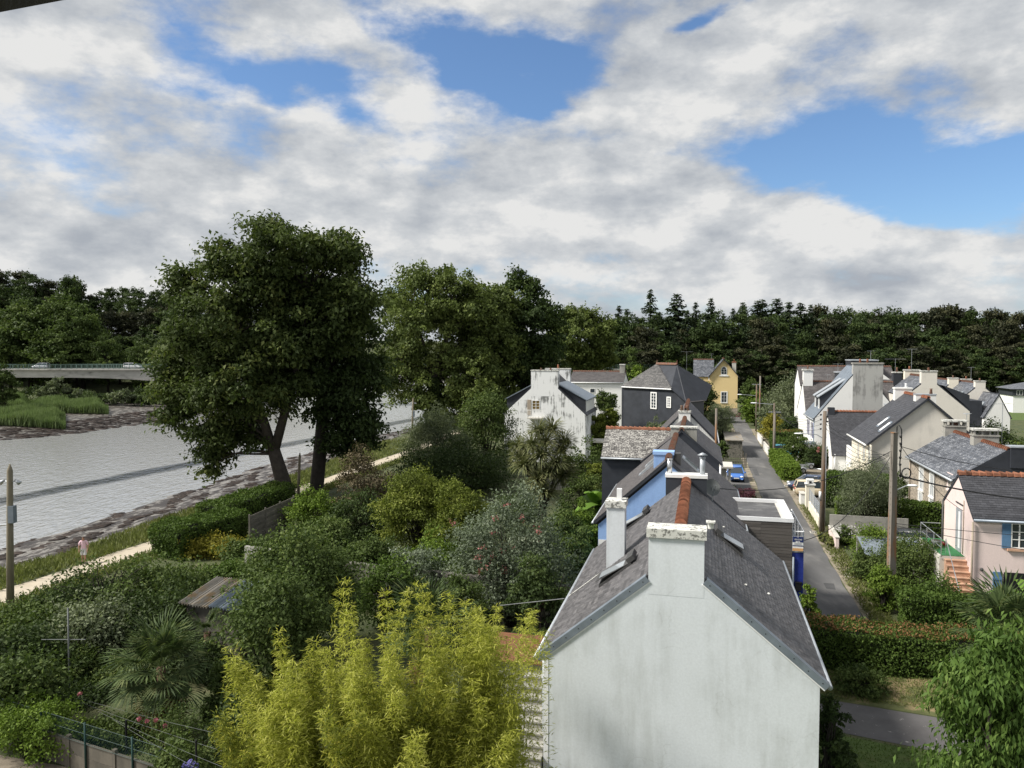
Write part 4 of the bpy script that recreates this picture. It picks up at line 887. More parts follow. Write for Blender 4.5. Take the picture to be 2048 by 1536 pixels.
def win_on(o, p, r_, f, zb, w_, hh, nx, ny, frame='paint_white'):
    d_ = unit((r_ - p) * [1, 1, 0]); nn = unit(np.cross(d_, V3(0, 0, 1))); nn = nn if nn[1] < 0 else -nn; c_ = q(p) + (r_ - p) * f * [1, 1, 0] + nn * .02; wn = None
    def bar(mb, a0, a1, z0, z1, dp): mb.poly([(*(c_ + d_ * a0)[:2], z0), (*(c_ + d_ * a1)[:2], z0), (*(c_ + d_ * a1)[:2], z1), (*(c_ + d_ * a0)[:2], z1)], nn * dp)
    mb = MB(); bar(mb, -w_ / 2 - .12, -w_ / 2 + .06, zb - .1, zb + hh + .1, .09); bar(mb, w_ / 2 - .06, w_ / 2 + .12, zb - .1, zb + hh + .1, .09); bar(mb, -w_ / 2, w_ / 2, zb - .1, zb + .06, .088); bar(mb, -w_ / 2, w_ / 2, zb + hh - .06, zb + hh + .1, .088)
    for i in range(1, nx): bar(mb, -w_ / 2 + w_ * i / nx - .04, -w_ / 2 + w_ * i / nx + .04, zb, zb + hh, .085)
    for j in range(1, ny): bar(mb, -w_ / 2, w_ / 2, zb + hh * j / ny - .03, zb + hh * j / ny + .03, .08)
    wn = mb.build('window', frame, o)
    for i in range(nx):
        for j in range(ny): mb = MB(); bar(mb, -w_ / 2 + w_ * i / nx, -w_ / 2 + w_ * (i + 1) / nx, zb + hh * j / ny, zb + hh * (j + 1) / ny, .05); mb.build('pane', 'glass_dark', wn)
win_on(o, a, b_, .66, 6.0, .85, 2.1, 2, 5); win_on(o, a, b_, .97, 6.3, .5, 1.3, 2, 4); win_on(o, c, d, .75, 3.5, .8, 1.4, 2, 3)
mb = MB(); e = G(1343, 779, 8.5); mb.tube([q(Lc) - [0, .1, .05], q(K) - [0, .1, .05]], .09, 6); mb.build('gutter', 'pvc_white', o)
mb = MB(); mb.tube([q(R1) + [0, 0, .1], q(R1) + [0, 0, .7]], [.09, .02], 6); mb.tube([q(R2) + [0, 0, .1], q(R2) + [0, 0, .7]], [.09, .02], 6); mb.build('finials', 'terracotta_dirty', rf)
# --- yellow house
h = House('yellow_house', 'tall yellow house with arched gable window and stone footing', 167, -1.9)
h.gable(167, 176, 1.45, 7.15, 8.5, 11.95, 'render_yellow', 'slate_blue', over=.5, eov=.4, seed=51, sl=(.45, .3))
h.gable(167.4, 174.5, -1.9, 2.2, 8.3, 11.7, 'render_yellow', 'slate_blue', axis='t', over=.1, seed=53, sl=(.45, .3), wname='wing_wall', rt='terracotta_dirty')
h.box('footing', 'stone_rubble', 166.95, 176.03, 1.42, 7.18, 0, 1.6); mb = MB(); mb.box(5.1, 6.9, -.08, .0, .1, 1.5); mb.build('garage_door', 'paint_black', h.o)
cx_, zc = A(1448, 742, 167); x = cx_ + 1.9; mb = MB(); n = 12
mb.poly([(x - .62, -.06, zc - .9), (x + .62, -.06, zc - .9)] + [(x + .62 * math.cos(math.pi * i / n), -.06, zc + .35 + .62 * math.sin(math.pi * i / n)) for i in range(n + 1)], (0, .08, 0)); wn = mb.build('window', 'paint_white', h.o)
for i, j in ((-.27, -.42), (.27, -.42), (-.27, .12), (.27, .12)): mb = MB(); mb.box(x + i - .22, x + i + .22, -.09, -.05, zc + j - .24, zc + j + .24); mb.build('pane', 'glass_dark', wn)
mb = MB(); mb.poly([(x + .42 * math.cos(math.pi * i / n), -.09, zc + .42 + .42 * math.sin(math.pi * i / n)) for i in range(n + 1)], (0, .04, 0)); mb.build('pane', 'glass_dark', wn)
mb = MB(); mb.box(x - .95, x + .95, -.12, 0, zc - 1.12, zc - .9); mb.build('sill', 'paint_white', wn)
t_, z_ = A(1448, 805, 167); h.window('s', 167, t_, z_, 1.1, 2.2, 'paint_white', nx=2, ny=3, sur='paint_white')
h.chimney(169.5, 170.6, 6.1, 6.9, 8, 11.2, 'concrete_pale', .2, 'terracotta', .06, (.5,), 'terracotta', .5); h.antenna(168, -3.4, 0, 13.6, .2, 2.2); h.antenna(171, 1.8, 11.9, 1.2, .3)
h.box('verge_board', 'paint_white', 166.6, 166.68, 1.2, 1.35, 7.4, 8.2)
# --- stained white house by the river
s8 = 92.0; tr, ze = A(1171, 829, s8); tl_, zc1 = A(1062, 776, s8); tr_, _ = A(1116, 776, s8); _, ztop = A(1090, 742, s8); tc_ = (tl_ + tr_) / 2; zr = ze + (zc1 - ze) * (tr - tc_) / (tr - tr_)
h = House('stained_house', 'white house with black streaked gable, tall broad chimney and slate dormers', s8, 2 * tc_ - tr)
h.gable(s8, s8 + 9.5, 2 * tc_ - tr, tr, ze, zr, 'render_stained', 'slate_dark', over=.06, over0=-.004, seed=61, rtile=False)
h.chimney(s8 - .005, s8 + .9, tl_, tr_, zc1 - 1, ztop, 'render_stained', .12, 'cap_lichen', .05, (.35, .7), 'terracotta_dirty', .25)
h.chimney(s8 + 8.7, s8 + 9.6, tl_, tr_, zc1 - 1, ztop, 'render_stained', .12, 'cap_lichen', .05, (.5,), 'terracotta', .5)
for sd in (1, 2):                                       # long dormers: slate cheeks under a zinc lid
    sg_ = 1 if sd == 2 else -1; tm = tc_ + sg_ * (tr - tc_) * .33; te = tc_ + sg_ * (tr - tc_) * .98; zt_ = zr - (zr - ze) * .30
    for s_ in (s8 + .9, s8 + 8.4):
        mb = MB(); mb.poly([h.lp(s_, tm, zt_ + .1), h.lp(s_, te, ze + .15), h.lp(s_, te, ze + 1.75)], (0, .15, 0)); mb.build('dormer_cheek', 'slate_cladding', h.o)
    mb = MB(); mb.poly([h.lp(s8 + .7, tm - sg_ * .3, zt_ + .35), h.lp(s8 + .7, te + sg_ * .2, ze + 1.62), h.lp(s8 + 8.8, te + sg_ * .2, ze + 1.62), h.lp(s8 + 8.8, tm - sg_ * .3, zt_ + .35)], (0, 0, .12)); mb.build('dormer_lid', 'zinc', h.o)
    mb = MB(); x0, x1 = sorted((te - h.t0, te - sg_ * .12 - h.t0)); mb.box(x0, x1, 1.0, 8.4, ze + .2, ze + 1.6); mb.build('dormer_front', 'paint_white', h.o)
t_, z_ = A(1072, 819, s8); h.window('s', s8, t_, z_, .95, 1.15, 'paint_white', 'glass_amber', 2, 3); h.box('shutter', 'paint_taupe', s8 - .06, s8 - .005, t_ - 1.1, t_ - .62, z_ - .7, z_ + 1.2)
h.box('balcony', 'concrete_pale', s8 - 1.0, s8, t_ - .9, t_ + 1.1, z_ - 1.1, z_ - .95)
for i in range(11): mb = MB(); x, y, _ = h.lp(s8 - .98, t_ - .88 + i * .196, 0); mb.box(x - .02, x + .02, y, y + .04, z_ - .95, z_ - .05); mb.build('baluster', 'paint_white', h.o)
mb = MB(); x, y, _ = h.lp(s8 - 1.0, t_ - .9, 0); mb.box(x, x + 2.0, y, y + .07, z_ - .05, z_ + .02); mb.build('handrail', 'paint_white', h.o)
h.box('porch_roof', 'concrete_pale', s8 + 1, s8 + 4, tr, tr + 2.6, 2.5, 2.7); h.box('porch_wall', 'render_stained', s8 + 1.2, s8 + 1.5, tr + .01, tr + .5, 0, 2.5)
# --- long low white house between
s9 = 121.; (t0_, z1), (t1_, _), (ta, z2) = A(1139, 764, s9), A(1246, 765, s9), A(1146, 744, s9 + 4)
h = House('long_white_house', 'long pale house with low dark slate roof behind the black streaked house', s9, t0_)
h.gable(s9, s9 + 8, t0_, t1_, z1, z2, 'render_white', 'slate_brown', axis='t', over=.1, seed=71, rt='terracotta_dirty', sl=(.4, .25))
t_, z_ = A(1185, 782, s9); h.window('s', s9, t_, z_ - .3, .8, .7, 'paint_white', nx=1, ny=1); h.chimney(s9 + 3.4, s9 + 4.4, t1_ - .9, t1_ - .1, z2 - 1, z2 + 1.2, 'concrete', .15); h.gutters('pvc_white', (1,))

# --- pink house and its outside stair
TP = 14.2; (se, ze), (sf, zf), (sa, za) = B(1947, 1036, TP), B(1889, 1000, TP), B(1918, 951, TP)
h = House('pink_house', 'pink rendered cottage with blue shutters and black slate roof', se, TP)
h.gable(se, sf, TP, 27, ze, za, 'render_pink', 'slate_dark', axis='t', rpos=sa, eave2=zf, over=.05, eov=.15, sl=(.30, .17), rt='terracotta', each=True, seed=81, rr=.15)
h.gutters('zinc', (1,), .08); h.pipe(se - .12, TP - .06, 0, ze - .2, 'paint_taupe', .055); h.pipe(sf, TP - .08, 0, zf, 'brass_dark', .05); h.pipe(se + 1.5, TP - .03, 2.6, 5.6, 'paint_taupe', .025)
(tw, zb), (tw2, zt2) = A(2021, 1096, se), A(2056, 1047.5, se)
h.window('s', se, (tw + tw2) / 2, zb, tw2 - tw, zt2 - zb, 'paint_white', 'glass_dark', 2, 3, sill='step_terracotta', shut='l')
(t0_, z0_), (t1_, z1_) = A(1984, 1193, se), A(2003, 1144, se); h.box('shutter', 'paint_bluegrey', se - .07, se - .01, t0_, t1_, z0_, z1_)
h.box('shutter_batten', 'paint_bluegrey', se - .1, se - .071, t0_, t1_, z1_ - .42, z1_ - .30)
(t0_, _), _q = A(2006, 1193, se), 0; h.box('garage_opening', 'paint_black', se - .015, se + .4, t0_, t0_ + 3.2, 0, z1_); h.box('door_frame', 'paint_white', se - .05, se - .016, t0_ + 1.15, t0_ + 1.25, 0, z1_ - .02)
mb = MB(); t_, z_ = A(1962, 1138, se); x, y, _ = h.lp(se - .1, t_, 0); mb.ball((x, y, z_), .1); mb.build('wall_lamp', 'brass_dark', h.o)
(s0_, z0_), (s1_, z1_) = B(1913, 1088, TP), B(1925, 1020, TP); ss_, se_ = min(s0_, s1_), max(s0_, s1_); h.box('door', 'zinc_pale', ss_, se_, TP - .07, TP - .01, 2.6, z1_); h.box('door_panel', 'pvc_white', ss_ + .1, (ss_ + se_) / 2 - .05, TP - .085, TP - .071, 2.8, z1_ - .15); h.box('lintel', 'brass_dark', ss_ - .2, se_ + .2, TP - .05, TP - .005, z1_ + .25, z1_ + .31)
ts = thing('outside_stair', 'salmon tiled outside stair with green carpeted landing at the pink house', 'stair', W(46.4, 13.15, 0), -YAW)
mb = MB(); mb.box(-.25, 1.04, 0, 4.2, 0, 2.54); mb.build('landing', 'concrete_pale', ts); mb = MB(); mb.box(-.15, 1.0, .0, 4.1, 2.541, 2.57); mb.build('carpet', 'carpet_green', ts)
for i in range(10):
    zt = 2.54 - .245 * (i + 1) + .05; mb = MB(); mb.box(.0 if i < 6 else -.1, 1.04, -.28 * (i + 1), -.28 * i - .002, 0, zt); mb.box(-.02 if i < 6 else -.12, 1.045, -.28 * (i + 1) - .03, -.28 * i - .002, zt + .001, zt + .045); mb.build('step', 'step_terracotta', ts)
mb = MB()
for y in (0, 1.4, 2.8, 4.1): mb.tube([(-.18, y, 2.5), (-.18, y, 3.5)], .022, 6)
mb.tube([(-.18, 0, 3.5), (-.18, 4.1, 3.5), (.9, 4.1, 3.5)], .025, 6); mb.tube([(-.18, 0, 3.0), (-.18, 4.1, 3.0)], .015, 6); mb.build('railing', 'galvanised', ts)
mb = MB(); mb.tube([(0.05, 0, 2.5), (.05, 0, 3.5), (.05, -2.7, 1.1)], .024, 6); mb.build('handrail', 'galvanised', ts)
pot = thing('flower_pot', 'round grey flower pot on the green landing', 'pot', W(48.2, 13.2, 2.571), -YAW); mb = MB(); mb.tube([(0, 0, 0), (0, 0, .3), (0, 0, .42)], [.14, .26, .24], 12); mb.build('bowl', 'pot_grey', pot, True); mb = MB(); mb.tube([(0, 0, .40), (0, 0, .425)], .22, 12); mb.build('soil', 'soil', pot)
pot = thing('flower_pot', 'small red flower pot on the green landing', 'pot', W(48.6, 13.75, 2.571), -YAW); mb = MB(); mb.tube([(0, 0, 0), (0, 0, .25)], [.10, .16], 12); mb.build('bowl', 'pot_red', pot, True); mb = MB(); mb.tube([(0, 0, .24), (0, 0, .253)], .14, 12); mb.build('soil', 'soil', pot)
# --- stone terrace
TS = 17.3
h = House('stone_house', 'rubble stone terrace house with grey slate roof and two slab topped chimneys', 58.6, TS)
h.gable(58.6, 70.9, TS, 23.5, 5.0, 7.02, 'stone_rubble', 'slate_blue', rpos=20.4, over=.05, eov=.3, sl=(.40, .24), rt='terracotta', seed=91, th=.13)
h.gutters('zinc_pale', (1,), .09); h.pipe(70.8, TS - .08, 0, 4.9, 'paint_taupe', .05); h.pipe(63.6, TS - .08, 0, 4.9, 'cable', .03)
for u_, v0, v1, sur, pn in ((1843, 979, 922, 'paint_white', 'glass_sky'), (1864, 993, 930, 'paint_white', 'glass_sky'), (1841, 1020, 984, 'paint_white', 'glass_sky'), (1863, 1030, 996, 'paint_white', 'glass_sky'), (1901, 979, 951, 'render_pink', 'paint_taupe')):
    s_, z_ = B(u_, v0, TS); _, zt_ = B(u_, v1, TS); h.window('t', s_, TS, max(z_, .3), .95, max(min(zt_, 4.35) - max(z_, .3), 1.0), 'paint_white', pn, 2, 2, sur=sur)
def slabtop(h, s0, s1, t0, t1, zb, zt):
    c = h.chimney(s0, s1, t0, t1, zb, zt, 'concrete', .1, 'concrete', .06)
    for i in range(4):
        for j in (0, 1):
            f = t0 + .08 + (t1 - t0 - .16) * i / 3; q_ = s0 + .1 + (s1 - s0 - .2) * j; h.box('prop', 'concrete', q_ - .07, q_ + .07, f - .06, f + .06, zt + .1, zt + .42, c)
    h.box('slab', 'cap_lichen', s0 - .1, s1 + .1, t0 - .1, t1 + .1, zt + .421, zt + .56, c); h.box('flue_liner', 'terracotta_dirty' if s0 > 66 else 'concrete', (s0 + s1) / 2 - .09, (s0 + s1) / 2 + .09, (t0 + t1) / 2 - .35, (t0 + t1) / 2 + .35, zt + .1, zt + .36, c)
slabtop(h, 70.2, 70.9, 19.7, 21.3, 6, 7.55); slabtop(h, 63.6, 64.4, 19.8, 21.5, 6, 7.5); h.antenna(64, 21.8, 7.0, 3.0, .3, 1.2); h.antenna(70.6, 21.4, 7.5, 1.2, 1.2)
mb = MB(); mb.poly([h.lp(58.53, TS - .1, 0), h.lp(58.53, 23.6, 0), h.lp(58.53, 23.6, 4.95), h.lp(58.53, 20.4, 7.1), h.lp(58.53, TS - .1, 5.05)], (0, .06, 0)); mb.build('slate_gable', 'slate_cladding', h.o)
(t_, z_) = A(2021, 895, 58.5); h.box('chimney', 'slate_cladding', 58.4, 59.2, t_, t_ + 2.2, 5.9, z_); h.box('chimney_cap', 'zinc_pale', 58.35, 59.25, t_ - .05, t_ + 2.25, z_, z_ + .1)
# --- big cream house
TC = 15.0
h = House('cream_house', 'big cream house with slate roof, two white roof windows and plain gable', 75.6, TC)
h.gable(75.6, 84.2, TC, 24.2, 5.45, 9.5, 'render_cream_grey', 'slate_dark', rpos=19.7, over=.35, eov=.35, sl=(.3, .2), rt='terracotta', seed=101, th=.16)
h.gutters('paint_white', (1,), .09); h.skylight(1, .30, .52, .30, .38, 'zinc', 0, 'pvc_white'); h.skylight(1, .24, .46, .04 + .02, .14, 'zinc', 0, 'pvc_white')
h.box('facade_band', 'render_cream', 75.62, 84.18, TC - .03, TC - .002, 0, 5.3)
for u_, v0, v1 in ((1718, 918, 884), (1729, 924, 888), (1740, 930, 892)):
    s_, z_ = B(u_, v0, TC); _, zt_ = B(u_, v1, TC); h.window('t', s_, TC - .03, z_, 1.1, zt_ - z_, 'render_cream', 'sign_grey', 2, 1, sur='render_cream')
(a0_, _), (a1_, z1_) = A(1829, 800, 77.6), A(1870, 790, 77.6); h.chimney(77.2, 78.0, a0_, a1_, 8.6, z1_, 'paint_white', .1, 'zinc_pale', .04, (.8,), 'terracotta_dirty', .5)
(a0_, _), (a1_, z1_) = A(1788, 790, 83.8), A(1822, 778, 83.8); h.chimney(83.4, 84.2, a0_, a1_, 8.2, z1_, 'paint_white', .15, 'paint_white', .06, (.7,), 'pvc_white', .4)
h.box('porch', 'render_cream', 77.5, 79.5, TC - 1.3, TC - .04, 0, 2.6); mb = MB(); mb.tube([(.3, 2.4, 5.3), (-.4, 2.4, 5.3)], .03, 6); mb.build('bracket', 'zinc', h.o)
# --- white cottage end-on to the lane
TW = 14.4; (sa, za), (se, ze) = B(1656, 824, TW), B(1664, 908, TW); 
h = House('white_cottage', 'small white cottage with steep dark slate roof and narrow end wall', se, TW)
h.gable(se, 2 * sa - se, TW, 22.5, ze, za, 'render_white', 'slate_dark', axis='t', over=.04, sl=(.3, .2), rt='terracotta', seed=111, eov=.2)
h.pipe(se - .1, TW + .3, 0, ze, 'pvc_white', .06); h.box('end_chimney', 'slate_cladding', sa - .35, sa + .4, TW - .01, TW + .7, za - .6, za + .55)
h.box('garden_wall', 'render_white', se - 6, se - .1, TW + 1.5, TW + 1.7, 0, 3.2); h.chimney(sa - .4, sa + .4, 20.6, 22.4, za - .6, za + .95, 'paint_white', .12, 'zinc_pale')
# --- house with zinc roof and violet shutters
(tg, zg), (tk, zk) = A(1630, 836, 100), A(1700, 757, 100); (c0_, ct), (c1_, _) = A(1706, 756, 100), A(1750, 756, 100); tm = c0_ + .8; zr = zg + (zk - zg) * (tm - tg) / (tk - tg)
h = House('violet_shuttered_house', 'white house with zinc dormers, violet shutters and wide grey gable chimney', 100, tg)
h.gable(100, 108.6, tg, 2 * tm - tg, zg, zr, 'render_white', 'zinc', over=.12, over0=-.004, eov=.2, sl=(.5, 1.2), rtile=False, seed=121)
h.chimney(99.994, 100.9, c0_, c1_ + .9, zg + .6, max(ct, zr + .35), 'render_grey', .16, 'concrete', .08, (.25, .5), 'terracotta', .45)
for s_ in (101.6, 104.6):
    t0_, t1_ = tg + .75, tg + 3.6; zf_ = zg + .75 * (zr - zg) / (tm - tg); zb_ = zg + 3.6 * (zr - zg) / (tm - tg)
    for q_ in (s_, s_ + 1.25): mb = MB(); mb.poly([h.lp(q_, t0_, zf_), h.lp(q_, t1_, zb_), h.lp(q_, t0_, zf_ + 1.55)], (0, .1, 0)); mb.build('dormer_cheek', 'slate_cladding', h.o)
    mb = MB(); mb.poly([h.lp(s_ - .15, t0_ - .25, zf_ + 1.5), h.lp(s_ - .15, t1_ + .2, zb_ + .22), h.lp(s_ + 1.5, t1_ + .2, zb_ + .22), h.lp(s_ + 1.5, t0_ - .25, zf_ + 1.5)], (0, 0, .13)); mb.build('dormer_lid', 'zinc_pale', h.o)
    h.window('t', s_ + .68, t0_, zf_ + .1, 1.05, 1.3, 'paint_white', 'glass_sky', 2, 1)
for s_ in (102.2, 105.8):
    h.window('t', s_, tg, 2.9, 1.0, 1.9, 'paint_white', 'glass_dark', 2, 2, shut='lr', shutm='paint_violet')
h.box('porch_roof', 'zinc', 98.6, 100.6, tg - 1.9, tg - .02, 2.4, 2.6); h.box('porch_wall', 'render_white', 98.9, 100.4, tg - 1.5, tg - .05, 0, 2.4); h.gutters('zinc_pale', (1,), .09); h.pipe(100.1, tg - .1, 0, zg, 'zinc', .06)
# --- tall house with the white end wall
TT = tg + .05; (sn, zn), (sfar, _), (sap, zap) = B(1612, 826, TT), B(1595, 813, TT), B(1606, 764, TT); sap = min(max(sap, sn + 2), sfar - 2)
h = House('steep_roofed_house', 'steep dark roofed house with bright white end wall and capped chimney', sn, TT)
h.gable(sn, sfar, TT, 25, zn, zap, 'render_white', 'slate_brown', axis='t', rpos=sap, over=.04, sl=(.4, .25), rt='terracotta_dirty', seed=131)
_, zc_ = B(1607, 741, TT); h.chimney(sap - .6, sap + .6, TT - .01, TT + 1.2, zap - .9, zc_, 'render_white', .2, 'cap_lichen', .12, (.5,), 'terracotta_dirty', .45)
t0_, z0_ = A(1673, 747, sap - 1.2); h.box('dormer', 'slate_cladding', sap - 2.6, sap + .3, t0_, t0_ + 3.4, zn + 1, z0_ + .1); h.box('dormer_lid', 'zinc_pale', sap - 2.8, sap + .4, t0_ - .15, t0_ + 3.6, z0_ + .1, z0_ + .25)
h.antenna(sap, TT + 4.5, zap, 2.6, .2, 1.2); h.antenna(sap, TT + 3.2, zap, 1.1, .2, .8)
# --- house behind with the slate box dormer
sb = 128.; (b0_, zb0), (b1_, zb1), (b2_, zb2) = A(1704, 743, sb), A(1758, 722, sb), A(1646, 748, sb)
h = House('box_dormer_house', 'slate roofed house with tall square slate box dormer', sb, b0_ - 7)
h.gable(sb, sb + 8, b0_ - 7.5, b1_ + 2.5, zb0 - 2.2, zb0 + .6, 'render_white', 'slate_brown', axis='t', seed=141, sl=(.45, .3)); h.box('box_dormer', 'slate_cladding', sb + .6, sb + 5, b0_ - .1, b1_, zb0 - 1.5, zb1); h.box('dormer_lid', 'zinc_pale', sb + .5, sb + 5.1, b0_ - .2, b1_ + .1, zb1, zb1 + .18)
mb = MB(); mb.poly([h.lp(sb - .1, b0_ + 2, zb0 - 1.2), h.lp(sb - .1, b1_ + 1.6, zb0 - 1.2), h.lp(sb - .1, b1_, zb0 + .1), h.lp(sb - .1, b0_ + 2, zb0 + .1)], (0, .09, 0)); mb.build('white_panel', 'render_white', h.o)
h.antenna(sb + 3, b1_ - .6, zb1, 1.6, .1, 1.0); h.antenna(sb - 2, A(1784, 740, sb)[0], 0, A(1784, 717, sb)[1], -.2, 2.4)
# --- cream houses further up
def cream(name, label, s, uL, vL, uR, vR, ch, seed, wall='render_cream_grey', L=9, dorm=False, roof='slate_blue', eaves=None, pots=(.5,)):
    (tl, zl), (tr2, zr2) = A(uL, vL, s), A(uR, vR, s); (q0, zc), (q1, zbot) = A(ch[0], ch[1], s), A(ch[2], ch[3], s); tmid = (q0 + q1) / 2
    zr_ = zbot + (q1 - q0) / 2 * .85
    h = House(name, label, s, tl); e1 = zr_ - (tmid - tl) * .88; e2 = zr_ - (tr2 - tmid) * .88
    h.gable(s, s + L, tl, tr2, e1, zr_, wall, roof, rpos=tmid, eave2=e2, over=.05, over0=-.004, eov=.15, sl=(.45, .28), seed=seed, rt='terracotta_dirty')
    h.chimney(s - .006, s + .8, q0, q1, zbot - .6, zc, wall, .12, 'cap_lichen', .06, pots, 'terracotta_dirty', .35)
    if dorm:
        for side in (1,): mb = MB(); mb.poly([h.lp(s + .5, tmid + 1.6, zr_ - .9), h.lp(s + .5, tr2 + .1, e2 + .2), h.lp(s + .5, tr2 + .1, e2 + 1.9)], (0, 6, 0)); mb.build('dormer', 'slate_cladding', h.o)
    return h
h = cream('cream_gable_house', 'cream house with tall plain gable chimney and black slate dormer', 102, 1812, 806, 1939, 840, (1843, 743, 1874, 768), 151, dorm=True)
(q0, zc), (q1, zb_) = A(1808, 741, 111), A(1837, 758, 111); h.chimney(110.5, 111.3, q0, q1, zb_ - 1, zc, 'render_cream', .15, 'cap_lichen', .08, (.35,)); h.antenna(111, (q0 + q1) / 2, zc, 2.9, .1, 1.0)
h.chimney(113, 114, *(A(1787, 748, 113)[0], A(1804, 748, 113)[0]), 6, A(1795, 746, 113)[1], 'slate_cladding', .15, 'cap_lichen', .06, (.5,), 'terracotta_dirty', .6)
h = cream('small_cream_house', 'small cream house with short gable chimney behind the plain cream gable', 132, 1868, 800, 1922, 786, (1898, 757, 1917, 770), 161, 'render_cream')
h = cream('twin_skylight_house', 'pale house with grey slate roof and two roof windows beside the garden trees', 124, 1918, 812, 1980, 790, (1951, 763, 1971, 776), 171, 'render_cream_grey', 11); h.skylight(1, .3, .46, .15, .24, 'zinc'); h.skylight(1, .3, .46, .33, .42, 'zinc')
(q0, zc), (q1, zb_) = A(1922, 759, 134.5), A(1941, 770, 134.5); h.chimney(134, 134.8, q0, q1, zb_ - 1, zc, 'render_cream', .12, 'cap_lichen', .06, (.5,)); h.antenna(134.4, q1, zc, 2.0, .1, .9)
h = House('low_gable_house', 'low pale gabled house half hidden by garden trees', 118, A(1938, 815, 118)[0])
(tl, _), (tr2, _), (tm, zr_) = A(1970, 815, 118), A(2021, 815, 118), A(1998, 789, 118); h.gable(118, 127, tl, tr2, zr_ - 3.0, zr_, 'render_white', 'slate_blue', rpos=tm, over=.05, seed=181, sl=(.45, .3), rtile=False); h.skylight(1, .4, .6, .3, .42, 'zinc'); h.box('annex', 'slate_cladding', 119, 126, A(1938, 815, 118)[0], tl - .05, 0, A(1940, 802, 118)[1])
sq = 190.; h = House('distant_villa', 'distant villa with hipped slate roof at the field edge', sq, A(2023, 800, sq)[0]); (tl, zl), (tr2, zt_), (_, ze_) = A(2026, 800, sq), A(2075, 765, sq), A(2030, 778, sq)
h.box('wall', 'render_white', sq, sq + 8, tl, tl + 12, 0, ze_ - 1.5); h.box('upper_wall', 'slate_cladding', sq - .2, sq + 8, tl - .2, tl + 12, ze_ - 1.499, ze_); mb = MB(); P = lambda s_, t_, z_: h.lp(s_, t_, z_)
mb.add([P(sq - .6, tl - .8, ze_), P(sq - .6, tl + 12.6, ze_), P(sq + 8.6, tl + 12.6, ze_), P(sq + 8.6, tl - .8, ze_), P(sq + 4, tl + 4, zt_), P(sq + 4, tl + 8, zt_)], [(0, 1, 5, 4), (1, 2, 5), (2, 3, 4, 5), (3, 0, 4), (3, 2, 1, 0)]); mb.build('roof', 'slate_blue', h.o)
for t_ in (tl + 1.2, tl + 3): h.window('s', sq - .2, t_, ze_ - 1.35, 1.2, 1.1, 'paint_white', 'glass_dark', 2, 1)

# ---------------------------------------------------------------- walls and fences along the lane
def wallrun(name, label, a, b, h_, th, m, course=.2, block=.5, cap=None, cat='wall', stagger=True, group=None):
    """a wall of separate blocks from street point a to b"""
    pa, pb = W(*a), W(*b); d = pb - pa; L = np.linalg.norm(d); rz = math.atan2(d[1], d[0]); o = thing(name, label, cat, pa, rz, group); rg = random.Random(int(L * 77)); n = max(1, int(round(h_ / course))); ch = h_ / n; key = {}
    mb = MB(); mb.box(0, L, -th / 2 + .015, th / 2 - .015, 0, h_ - .01); mb.build('core', m, o)
    for i in range(n):
        x = -(block / 2 if (i % 2 and stagger) else 0)
        while x < L - .02:
            x0, x1 = max(0, x) + .006, min(L, x + block) - .006
            if x1 - x0 > .05:
                k_ = (round(x1 - x0, 3), round(ch, 3))
                if k_ not in key: mb = MB(); mb.box(0, x1 - x0, -th / 2, th / 2, .006, ch - .006, rg.random()); key[k_] = mb.mesh('block'); key[k_].materials.append(mat(m))
                ob = link('block', key[k_], None, o); ob.location = (x0, rg.uniform(-.008, .008), i * ch)
            x += block
    if cap: mb = MB(); mb.box(-.03, L + .03, -th / 2 - .04, th / 2 + .04, h_ + .002, h_ + .07); mb.build('coping', cap, o)
    return o
wallrun('concrete_panel_wall', 'grey concrete panel wall behind the olive tree', (60.3, 9.3), (60.1, 14.6), 1.72, .12, 'concrete', .43, 1.8)
wallrun('parapet_wall', 'short pinkish capped wall beside the flowering verge', (56.5, 9.25), (60.2, 9.35), .85, .22, 'render_pink', .28, .6, 'concrete_pale')
wallrun('garden_wall', 'low cream wall with grey railing beside the timber utility pole', (63.4, 9.05), (70.0, 9.15), .8, .2, 'render_cream', .27, .8)
fo = thing('slat_railing', 'grey metal slat railing on the low cream wall', 'railing', W(63.4, 9.05, .8), math.atan2(*(W(70, 9.15) - W(63.4, 9.05))[[1, 0]]))
for i in range(6): mb = MB(); mb.box(0, 6.6, -.015, .015, .12 + i * .17, .2 + i * .17); mb.build('slat', 'zinc_pale', fo)
for x in (0, 1.65, 3.3, 4.95, 6.55): mb = MB(); mb.box(x, x + .06, .016, .05, 0, 1.15); mb.build('post', 'zinc_pale', fo)
gp = thing('gate_post', 'tall cream gate post with letter box niche', 'gate post', W(71.2, 9.3, 0), -YAW)
mb = MB(); mb.box(-.35, .35, -.35, .35, 0, 2.05); mb.build('shaft', 'render_cream', gp); mb = MB(); mb.box(-.42, .42, -.42, .42, 2.06, 2.18); mb.box(-.3, .3, -.3, .3, 2.18, 2.55); mb.build('cap', 'paint_white', gp); mb = MB(); mb.box(-.12, .1, -.36, -.351, 2.25, 2.42); mb.build('number_plate', 'paint_black', gp)
gw = thing('gate_wing', 'low white pier at the driveway entrance', 'pier', W(73.2, 8.9, 0), -YAW); mb = MB(); mb.box(-.2, .2, -.8, .5, 0, .95); mb.build('shaft', 'paint_white', gw); mb = MB(); mb.box(-.24, .24, -.84, .54, .951, 1.02); mb.build('coping', 'concrete_pale', gw)
for j in range(2):
    s0_, s1_ = ((117, 124), (105.5, 112))[j]; wallrun('white_fence_wall', ('white garden wall beside the trimmed yellow bush', 'white garden wall at the foot of the slim concrete pole')[j], (s0_, 8.55), (s1_, 8.45), 1.0, .18, 'paint_white', .5, 1.0, 'concrete_pale')
